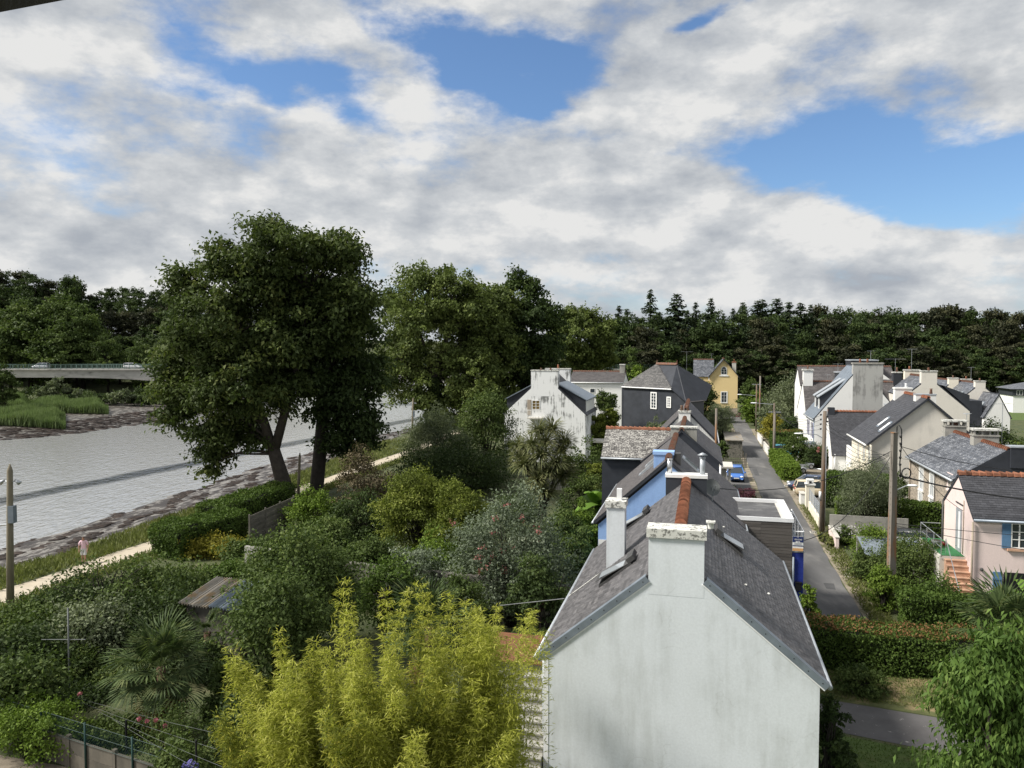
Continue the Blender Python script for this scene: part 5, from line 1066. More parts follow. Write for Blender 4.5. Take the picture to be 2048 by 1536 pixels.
# corrugated lean-to below the landing
ct = thing('corrugated_fence', 'grey corrugated metal sheet beside the green landing', 'corrugated sheet', W(50.4, 9.9, 0), -YAW + R(8))
for i in range(8):
    mb = MB(); nW = 12; pr = [(x_, .02 * math.sin(x_ / .076 * 2 * math.pi)) for x_ in np.linspace(0, .5, nW * 3)]
    v = [(.5 * i + x_, 0, 1.15 + y_ * .9 + .1) for x_, y_ in pr] + [(.5 * i + x_, 1.6, 1.95 + y_ * .9 + .1) for x_, y_ in pr]; k_ = len(pr); mb.add(v, [(q_, q_ + 1, k_ + q_ + 1, k_ + q_) for q_ in range(k_ - 1)]); mb.build('sheet', 'zinc', ct)
mb = MB(); mb.box(0, 4.0, 1.6, 1.72, 0, 2.08); mb.box(0, 4, .0, .1, 0, 1.12); mb.build('frame', 'concrete', ct)

# ---------------------------------------------------------------- bridge
YB = 215.; br = thing('road_bridge', 'grey concrete road bridge with haunched girder and green railings over the river', 'bridge', (-70, YB, 0))
zd = float(D(150, 738, YB)[2]); mb = MB(); n = 48; xs_ = np.linspace(-110, 130, n)
def under(x): return zd - 2.4 - 2.6 * math.exp(-((x + 8) / 24.) ** 2) - 2.4 * math.exp(-((x - 62) / 24.) ** 2)
top = [(x, 0, zd - .35) for x in xs_]; bot = [(x, 0, under(x)) for x in xs_]
mb.poly(bot + top[::-1], (0, 9.5, 0)); mb.build('girder', 'bridge_concrete', br)
mb = MB(); mb.box(-110, 130, -.5, 10.2, zd - .349, zd); mb.build('deck', 'bridge_concrete', br); mb = MB(); mb.box(-110, 130, 1.2, 8.6, zd + .004, zd + .03); mb.build('road', 'asphalt', br)
for x in (-8, 62, -108):
    mb = MB(); mb.box(x - 1.2, x + 1.2, 1.5, 8, -4.5, under(x) + .3); mb.build('pier', 'bridge_concrete', br)
for y in (-.35, 9.9):
    mb = MB(); mb.box(-110, 130, y - .06, y + .06, zd + 1.15, zd + 1.25); mb.box(-110, 130, y - .03, y + .03, zd + .15, zd + .21); mb.build('handrail', 'rail_green', br)
    mb = MB()
    for i in range(161): x = -110 + i * 1.5; mb.box(x - .06, x + .06, y - .05, y + .05, zd + .001, zd + 1.149)
    o = mb.build('railing_posts', 'rail_green', br); o['kind'] = 'stuff'
    mb = MB()
    for i in range(600): x = -110 + i * .4; mb.box(x - .02, x + .02, y - .02, y + .02, zd + .211, zd + 1.149)
    o = mb.build('railing_bars', 'rail_green', br); o['kind'] = 'stuff'

# ---------------------------------------------------------------- vehicles
def car(name, label, loc, heading, paint, L=4.0, Wd=1.66, Hh=1.43, kind='hatch', cat='car', group=None, roofm=None):
    """x forward; heading = angle of the nose from +X"""
    o = thing(name, label, cat, loc, heading, group); hl, hw = L / 2, Wd / 2
    bz = {'hatch': .92, 'van': 1.05, 'suv': 1.02}[kind] * Hh / 1.43
    st_ = [(-hl, .36, bz * .86, .86), (-hl + .12, .26, bz * .98, .96), (-hl + .6, .22, bz, 1.0), (0, .2, bz * .99, 1.0), (hl * .42, .2, bz * .97, 1.0), (hl * .62, .22, bz * .86, .98), (hl - .22, .24, bz * .74, .92), (hl, .34, bz * .60, .80)]
    vs, fs = [], []; cs = [(-1, .25), (-1, .75), (-.9, .97), (-.6, 1.0), (.6, 1.0), (.9, .97), (1, .75), (1, .25), (.85, 0), (-.85, 0)]; n = len(cs)
    for x, z0, z1, k_ in st_: vs += [(x, a * hw * k_, z0 + (z1 - z0) * b_) for a, b_ in cs]
    for i in range(len(st_) - 1): fs += [(i * n + j, i * n + (j + 1) % n, (i + 1) * n + (j + 1) % n, (i + 1) * n + j) for j in range(n)]
    fs += [tuple(range(n)), tuple(range((len(st_) - 1) * n, len(st_) * n))[::-1]]
    mb = MB(); mb.add(vs, fs); mb.build('body', paint, o, True)
    xr0, xr1 = (-hl + .30, hl * .16) if kind != 'van' else (-hl + .15, hl * .35); xb0, xb1 = (-hl + .08, hl * .52) if kind != 'van' else (-hl + .05, hl * .62)
    gw, tw = hw * .95, hw * .76; zt = Hh - .03
    mb = MB(); mb.add([(xb0, -gw, bz - .06), (xb1, -gw, bz - .06), (xb1, gw, bz - .06), (xb0, gw, bz - .06), (xr0, -tw, zt), (xr1, -tw, zt), (xr1, tw, zt), (xr0, tw, zt)], [(0, 1, 5, 4), (1, 2, 6, 5), (2, 3, 7, 6), (3, 0, 4, 7), (4, 5, 6, 7)]); mb.build('windows', 'glass_dark', o)
    mb = MB(); mb.add([(xr0 - .06, -tw - .02, zt - .02), (xr1 + .06, -tw - .02, zt - .02), (xr1 + .06, tw + .02, zt - .02), (xr0 - .06, tw + .02, zt - .02), (xr0 + .12, -tw * .8, Hh + .02), (xr1 - .1, -tw * .8, Hh + .02), (xr1 - .1, tw * .8, Hh + .02), (xr0 + .12, tw * .8, Hh + .02)], [(0, 1, 5, 4), (1, 2, 6, 5), (2, 3, 7, 6), (3, 0, 4, 7), (4, 5, 6, 7), (3, 2, 1, 0)]); mb.build('roof', roofm or paint, o, True)
    mb = MB()
    for sg_ in (-1, 1):
        for a, b_ in (((xb0, bz - .06), (xr0, zt)), ((xb1, bz - .06), (xr1, zt)), (((xb0 + xb1) / 2 - .1, bz - .06), ((xr0 + xr1) / 2 - .1, zt))): mb.tube([(a[0], sg_ * gw * 1.005, a[1]), (b_[0], sg_ * tw * 1.01, b_[1])], .045, 6)
    mb.build('pillars', paint, o)
    for sx in (-1, 1):
        for sy in (-1, 1):
            x, y = sx * L * .31, sy * (hw - .09); mb = MB(); mb.tube([(x, y - .1, .3), (x, y + .1, .3)], .3, 16); w_ = mb.build('wheel', 'rubber', o, True); mb = MB(); mb.tube([(x, y + sy * .085, .3), (x, y + sy * .112, .3)], [.2, .18], 12); mb.build('rim', 'alloy', w_)
    for sy in (-1, 1):
        mb = MB(); mb.ball((hl - .14, sy * hw * .66, bz * .66), .16, .17, .1, 8, 6); mb.build('headlight', 'lamp_glass', o, True)
        mb = MB(); mb.ball((-hl + .05, sy * hw * .78, bz * .8), .07, .1, .17, 8, 6); mb.build('tail_light', 'tail_red', o, True)
        mb = MB(); mb.ball((hl * .42, sy * (hw + .1), bz + .02), .07, .11, .08, 8, 6); mb.build('mirror', paint, o, True)
    for sx in (-1, 1):
        mb = MB(); x = sx * hl; mb.box(min(x, x + sx * .02), max(x, x + sx * .02), -.26, .26, .42, .53); mb.build('number_plate', 'plate_white', o)
    mb = MB(); mb.box(hl - .02, hl + .015, -hw * .55, hw * .55, .34, .41); mb.build('grille', 'paint_black', o); return o
BACK = math.atan2(-S[1], -S[0]); FWD = math.atan2(S[1], S[0]); RIGHT = math.atan2(T[1], T[0])
car('parked_car', 'blue hatchback parked on the asphalt forecourt', W(84.6, 3.55, .012), BACK, 'car_blue', 3.85, 1.67, 1.44)
car('parked_car', 'dark blue hatchback nose out behind the beige car', W(80.1, 10.4, .012), math.atan2(-T[1], -T[0]), 'car_navy', 4.1, 1.72, 1.5)
car('parked_car', 'beige estate car parked tail out behind the cream gate post', W(76.9, 10.7, .012), RIGHT, 'car_beige', 4.2, 1.7, 1.5)
car('parked_car', 'teal van partly hidden by the shrub with white flowers', W(101.6, 11.3, .008), RIGHT, 'car_teal', 4.8, 1.85, 1.9, 'van', 'van')
car('parked_car', 'dark pickup parked at the end of the lane below the yellow house', W(158, 4.3, .004), BACK, 'car_dark', 4.6, 1.85, 1.75, 'suv')
car('parked_car', 'shiny black car beside the concrete panel wall', W(57.6, 13.6, .004), RIGHT + R(180), 'car_dark', 4.2, 1.7, 1.45)
for u_, v_, lab, pm in ((265, 731, 'white car driving on the bridge beside the big chestnut', 'car_white'), (82, 733, 'silver car crossing the left half of the bridge', 'car_silver')):
    p_ = D(u_, v_, YB + 3.2); car('bridge_car', lab, (p_[0], YB + 3.2, zd + .031), 0 if u_ > 200 else math.pi, pm, 4.6, 1.8, 1.62, 'hatch')
p_ = D(1205, 730, YB + 3.2); car('bridge_car', 'white van on the bridge behind the plane trees', (p_[0], YB + 3.2, zd + .031), 0, 'car_white', 5.2, 2.0, 2.3, 'van', 'van')
tr_ = thing('utility_trailer', 'grey galvanised utility trailer loaded with brushwood', 'trailer', W(91.3, 11.3, .01), RIGHT - R(8))
mb = MB()
for q_ in ((-1.25, 1.0, -.62, -.58, .55, 1.05), (-1.25, 1.0, .58, .62, .55, 1.05), (-1.25, -1.21, -.579, .579, .55, 1.05), (.96, 1.0, -.579, .579, .55, 1.05), (-1.25, 1.0, -.62, .62, .5, .549)): mb.box(*q_)
mb.build('tub', 'galvanised', tr_)
for sy in (-1, 1):
    mb = MB(); mb.tube([(-.1, sy * .75 - .08, .3), (-.1, sy * .75 + .08, .3)], .3, 16); w_ = mb.build('wheel', 'rubber', tr_, True); mb = MB(); mb.tube([(-.1, sy * .75 + sy * .07, .3), (-.1, sy * .75 + sy * .095, .3)], .19, 12); mb.build('rim', 'alloy', w_)
    mb = MB(); mb.tube([(-.1 + .38 * math.cos(a), sy * .75, .3 + .38 * math.sin(a)) for a in np.linspace(.2, 2.9, 9)], .05, 6); mb.build('mudguard', 'galvanised', tr_)
mb = MB(); mb.tube([(.75, -.72, .82), (.75, -.64, .82)], .29, 16); w_ = mb.build('spare_wheel', 'rubber', tr_, True); mb = MB(); mb.tube([(.75, -.745, .82), (.75, -.721, .82)], .17, 12); mb.build('rim', 'alloy', w_)
mb = MB(); mb.tube([(1.0, -.4, .5), (2.1, 0, .5)], .04, 6); mb.tube([(1.0, .4, .5), (2.1, 0, .5)], .04, 6); mb.tube([(2.05, 0, .02), (2.05, 0, .6)], .04, 6); mb.build('drawbar', 'galvanised', tr_)
rng = np.random.default_rng(7); ld = thing('brushwood', 'cut green branches heaped in the grey trailer', 'brushwood', W(91.3, 11.3, .57), RIGHT - R(8)); link('foliage', crown_mesh('foliage', rng, [(-.1, 0, .35, 1.0, .5, .3)], 60, 14, .15, .22, .08, shell=.3, cull=.2), 'leaf_mid', ld)

# ---------------------------------------------------------------- poles and wires
def wire(a, b, sag, r=.012, label='thin black overhead wire strung along the lane', group='overhead wires along the lane', m='cable'):
    a, b = np.array(a, float), np.array(b, float); mb = MB(); n = 14
    mb.tube([a + (b - a) * i / n - np.array([0, 0, sag * 4 * (i / n) * (1 - i / n)]) for i in range(n + 1)], r, 5); o = mb.build('overhead_wire', m); return tag(o, label, 'wire', group)
def taper(name, m, parent, h_, r0, r1, n=12, lean=(0, 0)):
    mb = MB(); mb.tube([(0, 0, -.2), (lean[0] * .5, lean[1] * .5, h_ / 2), (lean[0], lean[1], h_)], [r0, (r0 + r1) / 2, r1], n); return mb.build(name, m, parent, True)
def insul(parent, pts, m='cable', r=.06):
    for p in pts: mb = MB(); mb.tube([tuple(p), (p[0], p[1], p[2] + .12)], [r * .6, r], 8); mb.build('insulator', m, parent, True)
# big rectangular concrete pole
sP, tP = 44.6, 10.05; zP = A(1778, 866, sP)[1]
pA = thing('concrete_pole', 'massive square concrete utility pole with rust stains and bracketed cables', 'utility pole', W(sP, tP, 0), -YAW + R(25))
mb = MB(); mb.add([(-.2, -.16, 0), (.2, -.16, 0), (.2, .16, 0), (-.2, .16, 0), (-.13, -.11, zP), (.13, -.11, zP), (.13, .11, zP), (-.13, .11, zP)], [(0, 1, 5, 4), (1, 2, 6, 5), (2, 3, 7, 6), (3, 0, 4, 7), (4, 5, 6, 7), (3, 2, 1, 0)]); mb.build('shaft', 'pole_concrete', pA)
mb = MB(); mb.box(-.15, .15, -.13, .13, zP + .001, zP + .05); mb.build('cap', 'pole_concrete', pA)
mb = MB()
for i in range(26): z_ = .8 + i * (zP - 1.2) / 26; k_ = .2 - .07 * z_ / zP; mb.box(-k_ * 1.0 - .003, -k_ * 1.0 + .01, -.035, .015, z_, z_ + .09)
mb.build('climbing_slots', 'concrete_dark', pA)
mb = MB(); mb.tube([(.1, -.05, zP - .3), (.12, -.05, zP + .35), (.22, -.08, zP + .45), (.34, -.12, zP + .2), (.36, -.12, zP - .6), (.3, -.1, zP - 1.6), (.36, -.1, zP - 2.4)], .03, 6); mb.build('cable_run', 'cable', pA, True)
insul(pA, [(.3, -.12, zP - .25 - i * .38) for i in range(5)], r=.075)
mb = MB(); mb.tube([(.55 + .28 * math.cos(a), -.3, zP - 2.15 + .28 * math.sin(a)) for a in np.linspace(0, 2 * math.pi, 20)], .035, 6); mb.build('cable_coil', 'cable', pA, True)
lm = thing('lane_lamp', 'small white street lamp head bracketed below the massive concrete pole top', 'street lamp', W(sP, tP, 0), -YAW)
mb = MB(); mb.tube([(.15, 0, zP - 3.1), (.6, 0, zP - 2.85), (.75, 0, zP - 2.82)], .03, 6); mb.build('arm', 'galvanised', lm); mb = MB(); mb.ball((.95, 0, zP - 2.8), .28, .12, .07, 10, 6); mb.build('lamp_head', 'lamp_glass', lm, True)
# timber pole and its concrete twin
sQ, tQ = 61.5, 8.95; zQ = A(1645, 822, sQ)[1]
pB = thing('timber_pole', 'tarred timber utility pole with four insulators beside the low cream wall', 'utility pole', W(sQ, tQ, 0), -YAW); taper('shaft', 'pole_wood', pB, zQ, .2, .13, lean=(.06, 0)); insul(pB, [(-.22, 0, zQ - .35 - .36 * i) for i in range(4)] + [(.25, 0, zQ - .5 - .36 * i) for i in range(2)], r=.08)
mb = MB(); mb.tube([(.19, -.05, .2), (.17, -.05, zQ - 2)], .035, 8); mb.tube([(-.18, -.08, 2.6), (-.18, -.08, 3.2)], .1, 8); mb.build('conduit', 'pvc_white', pB, True)
mb = MB(); mb.tube([(0, 0, zQ - 2.1), (-.5, 0, zQ - 1.8), (-1.5, 0, zQ - 1.75)], .035, 6); mb.build('lamp_arm', 'galvanised', pB); mb = MB(); mb.ball((-1.8, 0, zQ - 1.76), .34, .13, .06, 10, 6); mb.build('lamp_head', 'lamp_glass', pB, True)
def slim(u, vt, vb, label, m='pole_concrete', arm=None, cross=False, r=.13):
    b_ = G(u, vb); zt = float(D(u, vt, b_[1])[2]); o = thing('slim_pole', label, 'utility pole', b_, -YAW); taper('shaft', m, o, zt, r * 1.3, r)
    if arm: mb = MB(); mb.tube([(0, 0, zt - arm[1]), (arm[0], 0, zt - arm[1] + .15)], .04, 6); mb.build('lamp_arm', 'galvanised', o); mb = MB(); mb.ball((arm[0] * 1.15, 0, zt - arm[1] + .16), .45, .16, .08, 10, 6); mb.build('lamp_head', 'lamp_glass', o, True)
    if cross: mb = MB(); mb.box(-.75, .75, -.05, .05, zt - .12, zt - .02); mb.build('crossarm', 'galvanised', o); insul(o, [(x, 0, zt - .02) for x in (-.65, -.25, .25, .65)])
    return o, np.array([b_[0], b_[1], zt])
pC, tC = slim(1548, 823, 921, 'slim concrete pole with short crossarm by the white garden wall', cross=True)
pD, tD = slim(1519, 752, 858, 'tall slim concrete pole at the far end of the lane', arm=None)
pE, tE = slim(1512, 768, 862, 'dark timber lamp pole beside the tall slim concrete pole', 'pole_wood', (-2.4, 2.0), True, .11)
pF, tF = slim(1547, 806, 905, 'dark timber lamp pole behind the slim concrete pole with crossarm', 'pole_wood', (-2.3, .2), False, .10)
A1 = W(sP, tP, zP); B1 = W(sQ, tQ, zQ)
for i in range(4):
    wire(B1 + np.array([-.2, 0, -.3 - .36 * i]), tC + np.array([-.4 + .27 * i, 0, .1]), .9); wire(A1 + np.array([-.2, .1, -1.1 - .05 * i]), B1 + np.array([.2, 0, -.4 - .3 * i]), 1.0 + .1 * i)
for i in range(3): wire(tC + np.array([-.4 + .35 * i, 0, 0]), tE + np.array([-.4 + .3 * i, 0, 0]), .6)
wire(A1 + np.array([.3, 0, -2.3]), W(44.9, 22, 6.2), .5, .045, 'thick black twisted cable from the massive concrete pole past the pink house', None)
wire(A1 + np.array([.3, 0, -.7]), W(46, 24, 8.0), .9, .018, 'upper black wire from the massive concrete pole over the pink roof', None)
wire(A1 + np.array([.3, 0, -.6]), W(46.9, 14.2, 5.0), .4, .014, 'house connection wire from the massive concrete pole to the pink gable', None)
wire(A1 + np.array([-.2, 0, -1.0]), W(36.5, .0, 7.6), .9, .02, 'black wire crossing the lane to the rear chimney of the white gabled house', None)
wire(A1 + np.array([-.2, 0, -1.3]), W(40, 4.7, 4.4), 1.0, .018, 'black wire crossing the lane to the blue porch', None)
wire(A1 + np.array([0, 0, -5.0]), W(38, 24, 4.2), .25, .016, 'low black wire running past the pink house front', 'low wires before the pink house'); wire(A1 + np.array([0, 0, -4.9]), W(40, 25, 5.4), .25, .016, 'low black wire running past the pink house front', 'low wires before the pink house')
wire(B1 + np.array([.2, 0, -1.0]), W(75.6, 15, 5.2), .3, .012, 'thin wire from the timber pole to the cream house', None); wire(B1 + np.array([.2, 0, -1.4]), W(70.8, 17.2, 4.6), .4, .012, 'thin wire from the timber pole to the stone house', None)
wire(tC, W(100, 13.5, 5.4), .4, .012, 'thin wire from the crossarm pole to the violet shuttered house', None)
# poles by the river path
def bank_pole(u, vt, vb, label, lamps=True, rr=.17):
    b_ = G(u, vb); zt = float(D(u, vt, b_[1])[2]); o = thing('path_lamp_pole', label, 'lamp post', b_, 0); mb = MB(); mb.tube([(.02, 0, -.1), (.12, 0, zt * .5), (.22, 0, zt - .35), (.23, 0, zt)], [rr * 1.15, rr, rr * .85, .03], 10); mb.build('shaft', 'pole_pale', o, True)
    if lamps:
        for sg_ in (-1, 1): mb = MB(); mb.tube([(.2, 0, zt - .95), (.2 + sg_ * .3, 0, zt - .9)], .03, 6); mb.tube([(.2 + sg_ * .28, 0, zt - .84), (.2 + sg_ * .52, 0, zt - 1.02)], [.05, .13], 8); mb.build('floodlight', 'galvanised', o, True)
        mb = MB(); mb.box(.16, .46, -.2, .1, zt - 3.1, zt - 2.2); mb.build('switch_box', 'zinc', o); mb = MB(); mb.tube([(.1, 0, zt - 3.2), (-.4, 0, zt - 3.22)], [.04, .07], 6); mb.build('bracket', 'galvanised', o)
    return o
bank_pole(20, 928, 1228, 'tall pale timber pole with twin floodlights beside the pale path'); bank_pole(596, 905, 992, 'slim pale timber pole between the two big trunks', False, .13); bank_pole(824, 795, 872, 'distant pale timber lamp pole in front of the bright water', True, .16)

# ---------------------------------------------------------------- the walker on the path
pp = G(168, 1126); pr = thing('person', 'person in pale pink shirt and light shorts walking on the river path', 'person', (pp[0], pp[1], .006), R(15))
J = {'pelvis': (0, 0, .93, .145, .11), 'waist': (0, .0, 1.08, .14, .105), 'chest': (0, .01, 1.28, .165, .115), 'neck0': (0, .0, 1.46, .09, .07), 'neck1': (0, -.03, 1.53, .055, .055), 'head0': (0, -.05, 1.60, .075, .085), 'head1': (0, -.06, 1.69, .08, .1), 'head2': (0, -.05, 1.76, .05, .06)}
E_ = [('pelvis', 'waist'), ('waist', 'chest'), ('chest', 'neck0'), ('neck0', 'neck1'), ('neck1', 'head0'), ('head0', 'head1'), ('head1', 'head2')]
for sx, nm in ((-1, 'l'), (1, 'r')):
    J.update({f'sh{nm}': (sx * .18, 0, 1.42, .07, .07), f'el{nm}': (sx * .26, .05 * sx, 1.15, .05, .05), f'wr{nm}': (sx * .26, -.10 - .05 * sx, .92, .033, .035), f'pa{nm}': (sx * .255, -.13 - .05 * sx, .85, .036, .022)})
    E_ += [('neck0', f'sh{nm}'), (f'sh{nm}', f'el{nm}'), (f'el{nm}', f'wr{nm}'), (f'wr{nm}', f'pa{nm}')]
    for q_, (dx, L_) in enumerate(((-.026, .07), (-.009, .085), (.009, .08), (.026, .062))):
        J[f'f{nm}{q_}a'] = (sx * .255 + dx, -.14 - .05 * sx, .80, .010, .010); J[f'f{nm}{q_}b'] = (sx * .255 + dx, -.155 - .05 * sx, .80 - L_, .008, .008); E_ += [(f'pa{nm}', f'f{nm}{q_}a'), (f'f{nm}{q_}a', f'f{nm}{q_}b')]
    J[f't{nm}'] = (sx * .255 - sx * .05, -.16 - .05 * sx, .83, .010, .010); E_.append((f'pa{nm}', f't{nm}'))
    J.update({f'hip{nm}': (sx * .095, 0, .88, .095, .1), f'kn{nm}': (sx * .10, -.10 * (1 if sx > 0 else -.3), .49, .062, .065), f'an{nm}': (sx * .10, .12 if sx < 0 else -.06, .10, .042, .045), f'he{nm}': (sx * .10, .15 if sx < 0 else -.04, .045, .04, .035), f'to{nm}': (sx * .115, -.05 if sx < 0 else -.25, .035, .04, .025)})
    E_ += [('pelvis', f'hip{nm}'), (f'hip{nm}', f'kn{nm}'), (f'kn{nm}', f'an{nm}'), (f'an{nm}', f'he{nm}'), (f'an{nm}', f'to{nm}')]
names = list(J); me = bpy.data.meshes.new('body'); me.from_pydata([J[n_][:3] for n_ in names], [(names.index(a), names.index(b_)) for a, b_ in E_], []); bo = bpy.data.objects.new('body', me); COL.objects.link(bo)
bo.modifiers.new('skin', 'SKIN'); sm = bo.modifiers.new('sub', 'SUBSURF'); sm.levels = sm.render_levels = 1
for i, n_ in enumerate(names):
    v_ = me.skin_vertices[0].data[i]; v_.radius = J[n_][3:5]; v_.use_root = n_ == 'pelvis'
bpy.context.view_layer.update(); m2 = bpy.data.meshes.new_from_object(bo.evaluated_get(bpy.context.evaluated_depsgraph_get())); bpy.data.objects.remove(bo)
body = link('body', m2, 'skin', pr, True)
def cloth(name, m, test, off):
    co = [v.co.copy() for v in m2.vertices]; no = [v.normal.copy() for v in m2.vertices]; mb = MB(); mp = {}
    for p_ in m2.polygons:
        if test(p_.center):
            for i in p_.vertices:
                if i not in mp: mp[i] = len(mb.v); mb.v.append(tuple(co[i] + no[i] * off))
            mb.f.append(tuple(mp[i] for i in p_.vertices)); mb.r.append(.5)
    if mb.f: mb.build(name, m, pr, True)
cloth('shirt', 'shirt_pink', lambda c: .90 < c.z < 1.49 and not (abs(c.x) > .2 and c.z < 1.2) and abs(c.x) < .27, .022)
cloth('shorts', 'shorts_grey', lambda c: .55 < c.z < .97 and abs(c.x) < .19, .026); cloth('shoes', 'shoe', lambda c: c.z < .085, .012)
cloth('hair', 'hair', lambda c: c.z > 1.66 and c.y > -.11 or c.z > 1.735, .012)
mb = MB(); mb.ball((0, -.165, 1.645), .014, .022, .02, 6, 5); mb.build('nose', 'skin', pr, True)
mb = MB(); [mb.ball((sx * .032, -.148, 1.675), .009, .007, .006, 6, 4) for sx in (-1, 1)]; mb.build('eyes', 'paint_black', pr); mb = MB(); mb.box(-.025, .025, -.147, -.14, 1.598, 1.605); mb.build('mouth', 'tail_red', pr)
mb = MB(); [mb.ball((sx * .085, -.045, 1.66), .012, .022, .032, 6, 5) for sx in (-1, 1)]; mb.build('ears', 'skin', pr, True)

# ---------------------------------------------------------------- garden structures on the river side
f0, f1 = G(-25, 1478), G(330, 1600)
fn = thing('panel_fence', 'concrete panel fence topped with green chain link wire beside the dirt path', 'fence', (f0[0], f0[1], 0), math.atan2((f1 - f0)[1], (f1 - f0)[0])); FL = float(np.linalg.norm((f1 - f0)[:2]))
nb = 4; bl_ = FL / nb
for i in range(nb):
    for j in range(2): mb = MB(); mb.box(i * bl_ + .07, (i + 1) * bl_ - .07, -.03, .03, .02 + j * .5, .51 + j * .5); mb.build('panel', 'concrete_dark', fn)
    mb = MB(); mb.box((i + 1) * bl_ - .07, (i + 1) * bl_ + .07, -.06, .06, 0, 1.12); mb.build('post', 'concrete_dark', fn)
for i in range(4):
    mb = MB(); x = .9 + i * bl_; mb.tube([(x, -.07, 0), (x, -.07, 1.75)], .035, 8); mb.build('wire_post', 'wire_mesh_green', fn, True)
mb = MB(); nn_ = int(FL / .11)
for i in range(nn_):
    x = i * .11
    for sg_ in (-1, 1): x1 = x + sg_ * .68; mb.tube([(x, -.075, 1.03), (min(max(x1, 0), FL), -.075, 1.71)], .0028, 3, False)
for z_ in (1.03, 1.37, 1.71): mb.tube([(0, -.075, z_), (FL, -.075, z_)], .007, 4)
o = mb.build('chain_link', 'wire_mesh_green', fn); o['kind'] = 'stuff'
# clothes pole
q0 = D(137, 1300, 30.); cl = thing('clothes_pole', 'grey metal cross shaped clothes line pole among the apple trees', 'clothes pole', (q0[0], 30, 0)); zt = float(D(137, 1216, 30)[2]); zc_ = float(D(137, 1280, 30)[2])
mb = MB(); mb.tube([(0, 0, 0), (.02, 0, zt)], .032, 8); mb.build('post', 'pot_grey', cl, True); mb = MB(); mb.tube([(-1.2, .2, zc_ - .06), (.75, -.1, zc_ + .06)], .016, 6); mb.build('crossbar', 'pot_grey', cl)
# vine wires
for i in range(4):
    a_, b_ = D(135 + i * 30, 1390 + i * 16, 28.5 - i * .8), D(440 + i * 5, 1468 + i * 34, 22.5 - i * .9); wire(a_, b_, .05, .004, 'straight grey training wire stretched above the roses', 'training wires above the roses', 'pot_grey')
for u_, v_, Yy in ((252, 1440, 25.), (392, 1480, 22.5), (130, 1395, 28.6)):
    p_ = D(u_, v_, Yy); o = thing('wire_post', 'black metal post holding the training wires', 'post', (p_[0], Yy, 0), 0, 'posts of the training wires'); mb = MB(); mb.tube([(0, 0, 0), (0, 0, p_[2])], .035, 6); mb.build('post', 'paint_black', o)
# corrugated shed
z0_ = 2.55; c0_ = G(455, 1185, z0_); sh = thing('garden_shed', 'low garden shed with old corrugated roof sheets among the fruit trees', 'shed', (c0_[0], c0_[1], 0), R(-20))
mb = MB(); mb.box(-1.5, 1.5, -1.0, 1.0, 0, 2.2); mb.build('wall', 'wood_fence', sh)
for i in range(4):
    pr_ = [(x_, .05 * math.sin(x_ / .15 * 2 * math.pi)) for x_ in np.linspace(0, .9, 30)]; x0_ = -1.75 + i * .87; mb = MB()
    v = [(x0_ + x_, -1.3 - .1 * (i % 2), 2.25 + y_ + .02 * i) for x_, y_ in pr_] + [(x0_ + x_, 1.3, 2.75 + y_ + .02 * i) for x_, y_ in pr_]; k_ = len(pr_); mb.add(v, [(q_, q_ + 1, k_ + q_ + 1, k_ + q_) for q_ in range(k_ - 1)]); mb.build('sheet', ('zinc', 'fibro')[i < 2], sh)
# board fence, walls
a_, b_ = G(500, 1098), G(588, 1052); bf = thing('board_fence', 'grey horizontal board fence in front of the forked tree', 'fence', (a_[0], a_[1], 0), math.atan2((b_ - a_)[1], (b_ - a_)[0])); FL = float(np.linalg.norm((b_ - a_)[:2]))
rg = random.Random(3)
for i in range(12):
    for j in range(3): mb = MB(); mb.box(j * FL / 3 + .04, (j + 1) * FL / 3 - .04, -.015 - .012 * (i % 2), .01, .06 + i * .19, .24 + i * .19, rg.random()); mb.build('board', 'wood_fence', bf)
for j in range(4): mb = MB(); mb.box(j * FL / 3 - .05, j * FL / 3 + .05, -.05, .06, 0, 2.45); mb.build('post', 'wood_fence', bf)
def stpix(u, v): p = G(u, v); return float(p @ S), float(p @ T)
wallrun('block_wall', 'grey concrete block wall end beside the yellow bush', stpix(492, 1152), stpix(545, 1160), 1.9, .2, 'concrete', .24, .5)
wallrun('old_stone_wall', 'old stone garden wall with ivy behind the bamboo', stpix(690, 1205), stpix(1140, 1262), 2.3, .35, 'stone_wall', .22, .42)
wallrun('grey_yard_wall', 'grey block wall between the cordyline and the slate hung wing', (74, -15.5), (74.6, -8.0), 2.4, .2, 'concrete', .25, .55)
# pots and deck at the white house
dk = thing('timber_deck', 'brown timber deck at the side of the white gabled house', 'deck', W(29.5, -7.2, 0), -YAW)
for i in range(18): mb = MB(); mb.box(-1.2, 2.0, i * .16 - 1.5, i * .16 - 1.345, 1.9, 1.95, .5); mb.build('plank', 'deck_brown', dk)
mb = MB(); mb.box(-1.1, 1.9, -1.4, 1.3, 0, 1.899); mb.build('base', 'concrete', dk)
for i, (u_, v_) in enumerate(((1076, 1218), (1108, 1212))):
    p_ = G(u_, v_, 2.0); o = thing('plant_pot', ('dark red glazed pot with trailing plant on the deck', 'dark red glazed pot beside the roof edge on the deck')[i], 'pot', (p_[0], p_[1], 1.95)); mb = MB(); mb.tube([(0, 0, 0), (0, 0, .25), (0, 0, .5)], [.22, .32, .30], 14); mb.build('bowl', 'pot_red', o, True); mb = MB(); mb.tube([(0, 0, .48), (0, 0, .505)], .27, 14); mb.build('soil', 'soil', o)
    link('foliage', crown_mesh('foliage', np.random.default_rng(i), [(0, 0, .7, .38, .38, .3)], 30, 12, .1, .12, .06), 'leaf_mid', o)
p0_, p1_ = G(1000, 1211, 3.2), W(27.5, -4.9, 4.75); wire(p0_, p1_, .0, .014, 'straight grey line from the bamboo to the white house eave', None, 'galvanised')
